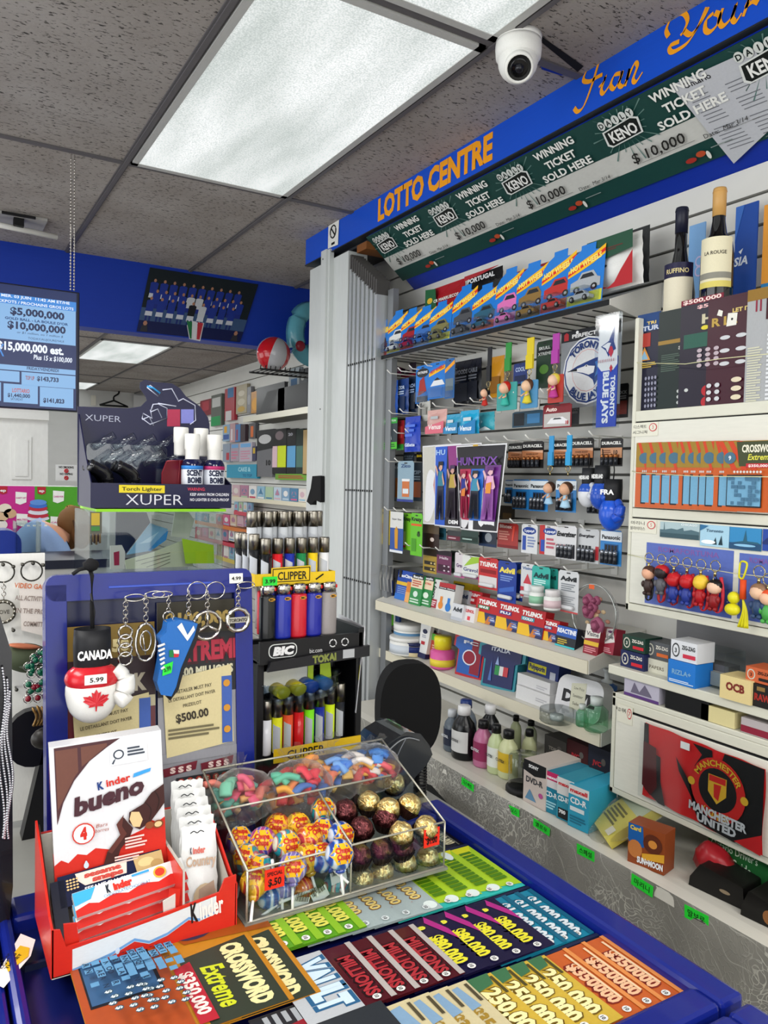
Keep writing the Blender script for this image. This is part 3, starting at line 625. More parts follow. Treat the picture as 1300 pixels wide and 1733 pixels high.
# key rings hanging on the cord: ring, clasp, plain charm and strap
def keyring(label, px, py, X, pl, charm, hair=None, strap=None, s=1.0, metal=None, group='key rings on the cabinet cord', rot=RW, kind='doll', strapx=1):
    p = P(px,py,0,X) if rot == RW else P(px,py,1,X)
    t = thing('key_ring', label, 'key ring', p, rot, group); mt = metal or K('#b9ab7c',.2,1)
    m = MB(); m.ring((0,0,-.012*s),.012*s,.0012*s,mt); m.build('split_ring',t)
    m = MB(); m.tube([(0,0,-.024*s),(0,0,-.034*s)],.0032*s,mt,8); m.ring((0,0,-.04*s),.006*s,.001*s,mt,'x',12); m.build('clasp',t)
    z = -pl*s
    if kind == 'doll':
        c = K(charm,.35); m = MB(); m.lathe([(0,z-.045*s),(.009*s,z-.044*s),(.0125*s,z-.032*s),(.011*s,z-.02*s),(.007*s,z-.014*s),(0,z-.013*s)],c,14,sy=.75)
        for q in (-1,1): m.ball((q*.012*s,-.003*s,z-.026*s),(.005*s,.005*s,.008*s),c,10,6); m.ball((q*.006*s,-.003*s,z-.047*s),(.0055*s,.007*s,.005*s),c,10,6)
        m.build('charm_body',t)
        m = MB(); m.ball((0,0,z),(.0165*s,.015*s,.015*s),K(hair[0],.4) if hair else c,16,10); m.ball((0,.003*s,z+.004*s),(.0178*s,.0155*s,.0145*s),K(hair[1],.4) if hair else c,16,10)
        m.build('charm_head',t)
    if strap:
        m = MB(); x = .012*s*strapx; L = .05*s
        q = [(x,.004,-.035*s),(x+.006*s,.004,-.045*s-L*.5),(x+.004*s,.002,-.055*s-L),(x-.006*s,.0,-.06*s-L),(x-.010*s,.002,-.05*s-L*.8),(x-.004*s,.003,-.04*s-L*.3)]
        m.tube(crom(q,4),.0045*s,K(strap,.4),6,flatten=.4); m.build('wrist_strap',t)
    return t
kr = [(285,1055,.048,'#3a2a26',('#e0a98a','#4a2e22'),'#161616','black-strapped key ring with a brown-haired charm, leftmost on the cord'),
      (372,1065,.042,'#5a5a60',('#2a2224','#b81c22'),'#a01a20','key ring with a red hooded charm, second on the cord'),
      (460,1078,.055,'#2a3a8c',('#b81c22','#c01c22'),'#8c1420','key ring with a red round-headed charm and blue body, third on the cord'),
      (552,1088,.055,'#2a3a8c',('#b81c22','#c8202a'),'#a0141c','key ring with a red round-headed charm, fourth on the cord'),
      (648,1100,.052,'#a81820',('#e8c23a','#e8c23a'),'#b01820','key ring with a small yellow-haired red charm, fifth on the cord'),
      (748,1108,.058,'#8a1c20',('#e8c0a4','#14100f'),'#c02838','key ring with a black-haired charm and thin red loop, sixth on the cord')]
for u,w,pl,c,h,st,lab in kr:
    x,y = V('e',u,w); keyring(lab,x,y,XC-.034,pl,c,h,st,1.0,strapx=1 if u>500 else .3)
x,y = V('e',1055,1145); keyring('key ring with a brown furry charm in blue overalls near the right picture edge',x,y,XC-.034,.052,'#2c4468',('#e0b898','#8c6a50'),None,1.05)
x,y = V('e',1120,1200); keyring('key ring with an orange and green charm cut by the right picture edge',x,y,XC-.034,.05,'#4aa04a',('#e8b898','#d8502a'),None,1.0)
x,y = V('e',940,1125); p = P(x,y,0,XC-.036); t = thing('key_ring','yellow carabiner key ring with a yellow charm and yellow tassel','key ring',p,RW,'key rings on the cabinet cord')
YE = K('#d8d020',.35); m = MB(); m.tube(crom([(-.008,0,-.03),(-.006,0,0),(.006,0,.002),(.009,0,-.006),(.001,0,-.032),(-.008,0,-.03)],4),.0022,YE,6); m.build('carabiner',t)
m = MB(); m.ball((-.018,0,-.075),(.013,.012,.013),YE); m.ball((-.02,0,-.1),(.017,.014,.013),YE); m.build('charm',t)
m = MB(); m.tube([(.002,0,-.035),(.003,0,-.075)],.0065,K('#d84a18',.6),8); m.build('cord_wrap',t)
m = MB()
for k in range(9): m.tube(crom([(.003,0,-.075),(.004+.001*k,.001*(k%3),-.1),(-.006+.0025*k,.002*(k%3),-.135)],4),.0018,YE,5)
m.build('tassel',t)
# bottles on top of the cabinet
zt2 = ZC+.408
def bottle(name,label,cat,loc,prof,mats,rot=(0,0,0),group=None,n=24):
    t = thing(name,label,cat,loc,rot,group)
    for pn,pr,mm in zip(mats[::2],prof,mats[1::2]):
        m = MB(); m.lathe(pr,mm,n); m.build(pn,t)
    return t
WG = K('#0b0a0c',.06,0,.6)
for (px,py0,lab,cap,labelc,nm,base,rw,kind) in ((1155,352,'dark wine bottle with a navy cap and navy label band on top of the cabinet','#15182c','#1c1a3c','RUFFINO','#dcd4bc',27,0),(1219,319,'taller wine bottle with a tan cap and cream landscape label','#c89a58','#e0d8b8','LA ROUGE','#e0d8b8',28,1)):
    X = 1.60; p = P(px,py0,0,X); d = (p-Vector((0,0,ZC))).length; r = .037; H = p.z-(ZC+.37)
    t = thing('wine_bottle',lab,'bottle',(X,p.y,ZC+.37),(0,0,-PI/2+.5),'wine bottles on the cabinet')
    m = MB(); sh = H*.52 if kind == 0 else H*.60
    pr = [(0,0),(r*.9,0),(r,.006),(r,sh*.62 if kind==0 else sh*.86),(r*.86,sh*.86 if kind==0 else sh*1.02),(r*.52,sh*1.12),(.0145,sh*1.28),(.0135,H)]
    m.lathe(pr,WG,28); gb_ = m.build('glass_bottle',t)
    m = MB(); m.lathe([(.0150,H*.80),(.0155,H*.985),(.014,H),(0,H)],K(cap,.35),20); m.lathe([(.0162,H*.97),(.0162,H*.975)],K(cap,.3),20); m.build('cap',t)
    m = MB(); a0,a1 = -PI/2-1.1,-PI/2+1.1; z0,z1_ = (.05,.135) if kind == 0 else (.09,.205)
    def lab_(z0,z1,mt,dr): 
        v=[]; 
        for k in range(15): a = a0+(a1-a0)*k/14; v += [((r+dr)*math.cos(a),(r+dr)*math.sin(a),z0),((r+dr)*math.cos(a),(r+dr)*math.sin(a),z1)]
        m.add(v,[(2*k,2*k+2,2*k+3,2*k+1) for k in range(14)],mt,True)
    def ltext(s,z,h,mt,w):
        gv,gf,gw = glyphs(s,.02); vv=[]
        for a,b in gv: th = -PI/2+a/gw*w/r; vv.append(((r+.0012)*math.cos(th),(r+.0012)*math.sin(th),z+b*h/.7))
        m.add(vv,gf,mt)
    lab_(z0,z1_,K(base,.5),.0006)
    if kind == 0: lab_(z1_-.0,z1_+.035,K(labelc,.4),.0006); ltext(nm,z1_+.01,.011,K('#d8c890',.4),.055)
    else: ltext(nm,z1_-.04,.008,K('#4a4438',.4),.05); lab_(z0,z0+.014,K('#d8c868',.5),.001); lab_(z0+.02,z0+.034,K('#8a887c',.5),.001)
    m.build('paper_label',gb_)
# blue and orange boards leaning behind the bottles
plate('blue_board','glossy blue travel board leaning behind the wine bottles','board',D(925,200,1085,870),XW-.06,'#1d4aa0',[('t','SIA',.3,.35,.09,'#e4ecf6',.66,.03,.2),('p',[(.2,.5),(.4,.53),(.3,.47)],'#e4ecf6'),('p',[(0,.6),(.4,1),(0,1)],'#3a6cc0')],None,.004)
plate('pale_blue_board','pale blue board behind the navy-capped wine bottle','board',D(585,345,700,900),XW-.05,'#7aa8d8',[('e',.7,.5,.25,.07,'#c8b8dc'),('e',.7,.5,.18,.05,'#7aa8d8'),('e',.7,.37,.25,.07,'#c8b8dc'),('e',.7,.37,.18,.05,'#7aa8d8')],None,.004)
plate('orange_board','orange board cut by the right picture edge above the silver ticket','board',D(1130,180,1330,840),XW-.07,'#d89238',[('r',0,.0,1,.12,'#2c7ab0')],None,.004)
# rolling paper boxes
ff = lambda *a: B4('f',*a)
def zz(c,txt='ZIG-ZAG',tc='#e8e4d8',rb='#c82030'): return [('e',.2,.5,.15,.36,'#c8c4b4' if c!='#d8dade' else '#3a3a3c'),('e',.2,.5,.11,.28,c),('t','3',.2,.38,.22,tc,None,.03),('t',txt,.68,.6,.2,tc,.5,.03),('r',.48,.18,.95,.38,rb)]
for (bx,base,ops,lab,lift,X) in (((68,150,205,248),'#1a2350',zz('#1a2350'),'navy rolling paper box under the dark green one, leftmost on the paper shelf',0,0),
    ((82,62,215,150),'#16382c',zz('#16382c'),'dark green rolling paper box stacked on the navy one',0,1),
    ((203,195,345,275),'#d4d2c0',[('t','PAPERS',.55,.3,.25,'#5a5040',.6,.0)],'cream paper box with a torn flap under the grey rolling paper box',0,0),
    ((218,95,360,195),'#55585c',zz('#55585c',rb='#d86a30'),'grey rolling paper box stacked on the cream one',0,1),
    ((345,208,505,345),'#1f74c8',[('t','RIZLA+',.5,.42,.2,'#7aa8cc',.7,.03),('f',.05,.06,.95,.2,2,'#cfe0f0')],'bright blue rolling paper box under the white one',0,0),
    ((365,108,520,225),'#d8dade',zz('#d8dade',tc='#303236',rb='#c83048'),'white rolling paper box stacked on the bright blue one',0,1),
    ((648,300,832,440),'#dcc88e',[('t','OCB',.5,.42,.32,'#7a2a22',.6,.05)],'tan paper box lettered OCB on the paper shelf',0,0),
    ((832,345,970,480),'#1c1a1a',[('t','RAW',.5,.3,.28,'#a02a22',.7,.05),('r',.25,.72,.6,.9,'#8a6a3a')],'black paper box below the orange one at the right picture edge',0,0),
    ((805,258,970,345),'#c86038',zz('#c86038',tc='#2a1a14',rb='#201a1a'),'orange rolling paper box stacked on the black one',0,1)):
    q = ff(*bx); 
    if X == 0: a,W,H = std(q,(S5[0],S5[1])); last = (a,H)
    else: a,_,_ = (last[0]+Vector((.004,0,last[1]+.001)),0,0); cy,W,z,H = wbox(q,a.x); a = Vector((a.x,cy,a.z))
    carton('paper_box',lab,'box',a,W,H,.06,base,ops,(0,0,-PI/2),'rolling paper boxes')
q = ff(505,140,680,355); a,W,H = std(q,S5); t = thing('paper_dispenser','clear grey acrylic dispenser of cigarette papers between the blue and tan boxes','dispenser',a,RW)
m = MB(); 
for x0,x1,y0,y1,z0,z1_ in ((-W/2,-W/2+.003,0,.07,0,H),(W/2-.003,W/2,0,.07,0,H),(-W/2,W/2,.067,.07,0,H),(-W/2,W/2,0,.003,0,H*.45),(-W/2,W/2,0,.07,0,.003)): m.box(x0,x1,y0,y1,z0,z1_,ACR)
m.build('acrylic_case',t); m = MB(); m.box(-W/2+.005,W/2-.005,.006,.06,.004,H*.42,K('#a8a8a4',.4)); m.box(-W/2+.006,W/2-.006,.02,.06,H*.42,H*.6,K('#5c5c60',.4)); m.build('paper_packs',t)
for bx,base,ops,lab,d in (((40,310,245,440),'#b8b4c4',[('r',0,0,1,.14,'#5a3a78'),('p',[(.2,.2),(.3,.7),(.45,.3),(.6,.7),(.8,.25),(.8,.2)],'#6a6478')],'white and purple box on the lower cabinet, below the navy rolling papers',.12),
    ((235,385,490,535),'#0f0f11',[],'black cardboard box beside the white and purple box on the lower cabinet',.12),
    ((492,490,690,585),'#dbcf98',[],'cream cardboard box lying on the lower cabinet',.13),
    ((768,560,960,650),'#b8b0b0',[('r',0,.05,1,.5,'#8a2438')],'flat red and white box on the lower cabinet at the right picture edge',.12)):
    a,W,H = std(ff(*bx),S6); a.x = max(a.x,XL+.004)
    carton('cardboard_box',lab,'box',(a.x,a.y,l1+.001),W,min(H,.085),d,base,ops,(0,0,-PI/2),'boxes on the lower cabinet')
# red and black team flag in a clear sleeve hanging on the lower flap door
q = [P(*V('f',*k),0,XL-.012) for k in ((222,562),(928,838),(905,1345),(205,985))]
o = q[0]; t = thing('team_flag','folded red and black football flag with a round crest, hanging in a clear sleeve','flag',o,RW)
loc = [(-(v.y-o.y), v.z-o.z) for v in q]
def bil(u, w): # u right, w down in 0..1
    a = Vector(loc[0]).lerp(Vector(loc[1]),u); b = Vector(loc[3]).lerp(Vector(loc[2]),u); return tuple(a.lerp(b,w))
m = MB(); n = 24; v = [(*[bil(i/n,j/n)[0]],-.002-.003*math.sin(i*.9+j*.3),bil(i/n,j/n)[1]) for j in range(n+1) for i in range(n+1)]
m.add(v,[(j*(n+1)+i,(j+1)*(n+1)+i,(j+1)*(n+1)+i+1,j*(n+1)+i+1) for j in range(n) for i in range(n)],K('#c31d20',.35),True)
m.build('red_cloth',t)
m = MB(); BK_ = K('#101012',.4)
def fp(pts, c, y=-.0062): m.flat([bil(*p) for p in pts], y, c)
fp([(.0,0),(.04,0),(.05,.35),(.16,.38),(.17,.7),(.22,1),(.16,1),(.03,.9),(.0,.8)],BK_); fp([(.0,.25),(.12,.28),(.14,.8),(.08,.95),(.0,.85)],K('#4c1216',.4),-.0068)
fp([(.30,.28),(.42,.52),(.50,.72),(.46,.74),(.33,.45)],BK_); fp([(.44,.02),(.60,.02),(.62,.28),(.46,.3),(.52,.12)],BK_); fp([(.70,0),(1,0),(1,.82),(.8,1),(.52,.98),(.46,.8),(.42,.55),(.5,.3),(.66,.22)],BK_); fp([(.8,.98),(1,.76),(1,1)],K('#b81c20',.4),-.0072)
m.build('black_panels',t)
m = MB(); c = bil(.66,.47); hh = .062; YG = K('#c89a28',.4); RD = K('#b8201e',.35)
m.flat(ell(c[0],c[1],.066,.068,28),-.0085,RD); m.flat(ell(c[0],c[1],.046,.046,28),-.009,BK_)
m.flat([(c[0]-.022,c[1]+.03),(c[0]+.022,c[1]+.03),(c[0]+.022,c[1]-.008),(c[0],c[1]-.03),(c[0]-.022,c[1]-.008)],-.0094,YG)
m.flat([(c[0]-.02,c[1]+.029),(c[0]+.02,c[1]+.029),(c[0]+.02,c[1]+.016),(c[0]-.02,c[1]+.016)],-.0098,RD); m.flat([(c[0]-.008,c[1]+.012),(c[0]+.01,c[1]+.013),(c[0]+.004,c[1]-.022),(c[0]-.007,c[1]-.016)],-.0098,RD)
for s in (-1,1): m.flat(ell(c[0]+s*.064,c[1],.009,.009,14),-.0096,YG)
m.text('MANCHESTER',c[0],c[1]+.0505,.0125,-.0102,YG,.118,.03,arc=.0505); m.text('UNITED',c[0],c[1]-.063,.0125,-.0102,YG,.075,.03,arc=-.063); m.build('crest',t)
m = MB(); c = bil(.67,.80); m.text('MANCHESTER',c[0],c[1]-.004,.017,-.0112,K('#b9babb',.4),.14,.05,rot=-.02); c = bil(.66,.92); m.text('UNITED',c[0],c[1]-.004,.017,-.0085,K('#b9babb',.4),.095,.05,rot=-.02); m.build('lettering',t)
m = MB(); c = bil(.38,.09); m.flat([(c[0]-.012,c[1]-.008),(c[0]+.012,c[1]-.008),(c[0]+.012,c[1]+.008),(c[0]-.012,c[1]+.008)],-.0082,WHITE); m.build('price_sticker',t)
m = MB(); m.flat([bil(-.02,-.02),bil(1.01,-.02),bil(1.01,1.01),bil(-.02,1.01)],-.013,BLIS); m.build('clear_sleeve',t)
# ---------------- goods on the slatwall ----------------
A = lambda *q: B4('a',*q)
Bv = lambda *q: B4('b',*q)
Cc = lambda *q: B4('c',*q)
Gg = lambda *q: B4('g',*q)
# toy cars in blue hook cards along the top shelf
def toycar(m, cx, cz, L, col, y=-.012):
    c = K(col,.2,0,.5); w = L*.22
    m.prism([(cx-L/2,cz+L*.07),(cx-L*.48,cz+L*.2),(cx-L*.22,cz+L*.23),(cx-L*.1,cz+L*.34),(cx+L*.2,cz+L*.34),(cx+L*.32,cz+L*.22),(cx+L*.5,cz+L*.17),(cx+L*.5,cz+L*.07)], y-w, y, c)
    m.prism([(cx-L*.17,cz+L*.235),(cx-L*.08,cz+L*.32),(cx+L*.17,cz+L*.32),(cx+L*.26,cz+L*.235)], y-w-.0006, y-w, K('#101418',.1))
    for s in (-.3,.3): 
        q = [(cx+L*s+L*.1*math.cos(a*PI/5), cz+L*.08+L*.1*math.sin(a*PI/5)) for a in range(10)]; m.prism(q, y-w-.002, y-w+.003, BLACK)
        q = [(cx+L*s+L*.05*math.cos(a*PI/4), cz+L*.08+L*.05*math.sin(a*PI/4)) for a in range(8)]; m.prism(q, y-w-.003, y-w-.002, K('#b0b0b4',.3,.8))
HB = '#1f78cf'
def hotcard(label, loc, W, H, car, band, extra=None, rot=RW, roll=0, group='toy car packs on the top shelf'):
    t = thing('toy_car_pack', label, 'toy car pack', loc, (rot[0],roll,rot[2]), group); m = MB(); a = W/2
    m.prism([(-a,0),(a,0),(a,H*.8),(a*.75,H*.86),(a*.45,H*.88),(a*.45,H),(-a*.35,H),(-a*.35,H*.93),(-a*.7,H*.86),(-a,H*.74)],0,.001,K(HB,.3))
    ops = [('r',.02,.02,.98,.2,band),('p',[(0,.62),(.3,.72),(.7,.82),(1,.92),(1,.76),(.7,.66),(.3,.56),(0,.50)],'#f0b81c'),('p',[(0,.57),(.3,.66),(.7,.76),(1,.86),(1,.80),(.7,.70),(.3,.61),(0,.53)],'#d8261c'),
           ('t','HOT WHEELS',.5,.655,.085,'#f8e070',.86,.05,0,.20),('p',[(.1,.26),(.1,.4),(.3,.44),(.4,.54),(.72,.54),(.84,.42),(.92,.4),(.92,.26)],car),('p',[(.36,.44),(.43,.51),(.68,.51),(.76,.44)],'#20242a'),
           ('e',.28,.27,.09,.055,'#141416'),('e',.76,.27,.09,.055,'#141416'),('e',.28,.27,.04,.025,'#b8b8bc'),('e',.76,.27,.04,.025,'#b8b8bc')]
    if extra: ops += extra
    G(m,W,H,ops); m.build('hook_card',t)
    m = MB(); toycar(m,0,.006,W*.60,car,-.003); m.build('toy_car',t)
    m = MB(); m.prism([(-a*.85,.003),(a*.85,.003),(a*.85,H*.2),(a*.5,H*.25),(-a*.5,H*.25),(-a*.85,H*.2)],-.034,-.0012,BLIS); m.build('blister',t)
    return t
hc = [((75,430,150,588),'#4a2622','#b03a30','small dark red truck toy pack leaning sideways, leftmost on the top shelf'),
      ((150,395,232,572),'#d8d8d4','#c8b83a','white sports toy car pack, second from left on the top shelf'),
      ((205,385,300,556),'#9c1c22','#c03a2c','dark red sports toy car pack, third from left on the top shelf'),
      ((262,375,368,540),'#3a6ab0','#a8a8b0','blue toy car pack, fourth from left on the top shelf'),
      ((328,352,442,520),'#7c7648','#c8c050','olive off-road toy car pack in front of the red and green flag pack'),
      ((430,290,548,500),'#4a4c50','#8c8c90','grey round toy car pack left of the black Portugal pack'),
      ((525,275,640,468),'#2a5a70','#d06040','blue and yellow race toy pack in front of the black Portugal pack'),
      ((628,215,745,450),'#d870b0','#d890c0','pink doll motorbike toy pack in the middle of the top shelf'),
      ((715,190,862,425),'#8a6a34','#6a5a3a','gold and black classic car toy pack right of the pink one'),
      ((830,130,982,385),'#b8302a','#b84a4a','red van toy pack, second from right on the top shelf'),
      ((935,100,1125,352),'#a8acb0','#d0d040','silver pickup toy pack at the right end of the top shelf')]
for i,(bx,car,band,lab) in enumerate(hc):
    a,W,H = std(A(*bx),(Vector((1.565+.0,0,ZC+.4865)),S0[1])); cy,W,z,H = wbox(A(*bx),1.575-.001*i); 
    hotcard(lab,(1.567-.0016*i,cy,ZC+.489),min(W,.135),min(H*1.06,.185),car,band,rot=(R(-4),0,-PI/2),roll=R(14) if i == 0 else 0)
def pack(name,label,cat,bx,X,base,ops,group=None,th=.01,tilt=0,bag=False,rot=None,pl=None):
    cy,W,z,H = wbox(bx,X); m = MB()
    if bag:
        v=[];n=8
        for j in range(n+1):
            for i in range(n+1):
                u,w = i/n,j/n; b = math.sin(PI*u)**.6*math.sin(PI*min(w*1.25,1))**.6 if 0<i<n and 0<j<n else 0
                v.append(((u-.5)*W*(1-.06*(j/n)), -th*b-.0015*math.sin(i*2.1+j*3.3+H*90), H*w))
        m.add(v,[(j*(n+1)+i,j*(n+1)+i+1,(j+1)*(n+1)+i+1,(j+1)*(n+1)+i) for j in range(n) for i in range(n)],K(base,.25),True); G(m,W*.9,H,ops,-th*1.03)
        m.box(-W*.47,W*.47,-.001,.0,0,H,K(base,.3))
    else: m.box(-W/2,W/2,0,th,0,H,K(base,.35)); G(m,W,H,ops)
    return tag(m.build(name,loc=(X,cy,z),rot=rot or (-R(tilt),0,-PI/2)),label,cat,group)
pack('flag_pack','black Portugal flag pack standing behind the toy cars','flag',A(490,208,655,420),1.66,'#121214',[('t','PORTUGAL',.5,.82,.09,'#d8d8d8',.8,.04),('p',[(0,.9),(.5,.93),(1,.99),(1,1),(0,1)],'#a02028'),('r',.1,.3,.9,.6,'#7a1a20')],None,.015,bag=True)
pack('flag_pack','red and green flag pack lettered in white behind the toy cars','flag',A(318,265,490,450),1.68,'#a01c24',[('p',[(0,.2),(.35,.3),(.3,.95),(0,1)],'#1c5a34'),('t','CR MARRUECOS',.6,.62,.07,'#e0e0d8',.7,.03),('e',.14,.7,.08,.07,'#d8b030')],None,.015,bag=True)
pack('flag_pack','small dark flag pack with red edge behind the gold toy car','flag',A(660,195,860,360),1.69,'#8c1c28',[('r',.1,.2,.6,.7,'#3c1418')],None,.012,bag=True)
pack('flag_pack','large green, white and red flag in a clear bag on the top shelf','flag',A(1052,60,1275,285),1.60,'#e0e0dc',[('p',[(0,.66),(.3,.58),(1,.66),(1,1),(0,1)],'#1c4a34'),('p',[(.45,0),(1,0),(1,.62),(.75,.3),(.62,.1)],'#b01c24'),('p',[(0,.3),(.18,.36),(.2,.1),(.5,.02),(0,.0)],'#c8242c'),('e',.38,.45,.08,.03,'#303030'),('f',.2,.72,.8,.8,2,'#5a2a24')],None,.03,bag=True,tilt=-2)
pack('flag_pack','dark folded pack in clear wrap behind the large green and white flag','flag',A(1180,20,1300,265),1.67,'#26282a',[('r',.1,.1,.4,.9,'#484a4c'),('r',.55,.6,.75,.9,'#8a2028')],None,.02,bag=True)
# ---- peg hooks ----
_hook = None
def pegs(z, ys, desc, L=.20, X=XW):
    global _hook
    for i,y in enumerate(ys):
        loc = (X-.001,y,z); lab = 'white wire peg hook %s, %s' % (desc, nth(i,len(ys)))
        if _hook is None:
            t = thing('peg_hook',lab,'hook',loc,RW,'wire peg hooks on the slatwall'); m = MB(); m.tube([(0,0,0),(0,-.19,0),(0,-.205,.012)],.0022,WHITE,6); m.build('wire_arm',t); m = MB(); m.box(-.012,.012,-.003,0,-.02,.012,WHITE); m.build('base_plate',t); _hook = t
        else: dup(_hook,loc,RW,lab,'wire peg hooks on the slatwall')
zA = lambda px,py: P(px,py,0,1.56).z
pegs(zA(*V('a',215,640)),[2.70,2.62,2.54,2.46,2.36],'in the upper left razor row')
pegs(zA(*V('a',500,780)),[2.40,2.30,2.18,2.08,1.98,1.86,1.74],'above the pink and blue razor packs')
pegs(zA(*V('a',240,820)),[2.70,2.60,2.52],'below the dark blue razors')
pegs(zA(*V('a',260,910)),[2.56,2.48],'beside the blue bag',)
pegs(zA(*V('b',760,110)),[2.20,2.10,1.99,1.90,1.80,1.71,1.62,1.54],'in the large battery row')
pegs(zA(*V('b',150,210)),[2.70,2.62,2.55],'over the orange blister packs')
pegs(zA(*V('b',150,425)),[2.70,2.62,2.55,2.48],'over the glue packs')
pegs(zA(*V('b',700,480)),[2.10,1.98,1.86,1.76,1.66,1.56],'in the lip balm and battery row')
pegs(zA(*V('b',350,600)),[2.46,2.36,2.26,2.12,2.0,1.86,1.74,1.62],'above the medicine boxes')
HK = 'goods hanging on the slatwall hooks'
DU = '#161312'
def dura(n): return (DU,[('t','DURACELL',.5,.78,.1,'#ecebe6',.88,.05),('r',.02,.32,.98,.66,'#c07c50'),('p',[(.02,.66),(.98,.66),(.98,.56),(.6,.6)],'#e0b090'),('t','POWER BOOST',.5,.5,.05,'#4a2a1a',.55,.03)]+[('r',.18+.68*k/n,.12,.18+.68*k/n+.5/n,.42,'#2a201c') for k in range(n)]+[('r',.18+.68*k/n,.3,.18+.68*k/n+.5/n,.42,'#b06a3c') for k in range(n)])
def pana(n): return ('#2b7fc4',[('r',0,.68,1,.96,'#dfe6ea'),('t','Panasonic',.5,.74,.11,'#17181c',.86,.04),('p',[(0,.96),(.5,1),(1,.96)],'#1f66a8'),('r',.2,.14,.84,.6,'#1a4c80')]+[('r',.23+.6*k/n,.17,.23+.6*k/n+.46/n,.57,'#15181c') for k in range(n)]+[('r',.23+.6*k/n,.17,.23+.6*k/n+.46/n,.24,'#b8bcc0') for k in range(n)])
def blk(c, txt, tc='#e8e8e8', c2=None, z=.7, h=.09, w=.8): return (c,[('t',txt,.5,z,h,tc,w,.04)]+([('r',.08,.1,.92,.5,c2)] if c2 else [])+[('f',.12,.54,.88,.66,2,tc)])
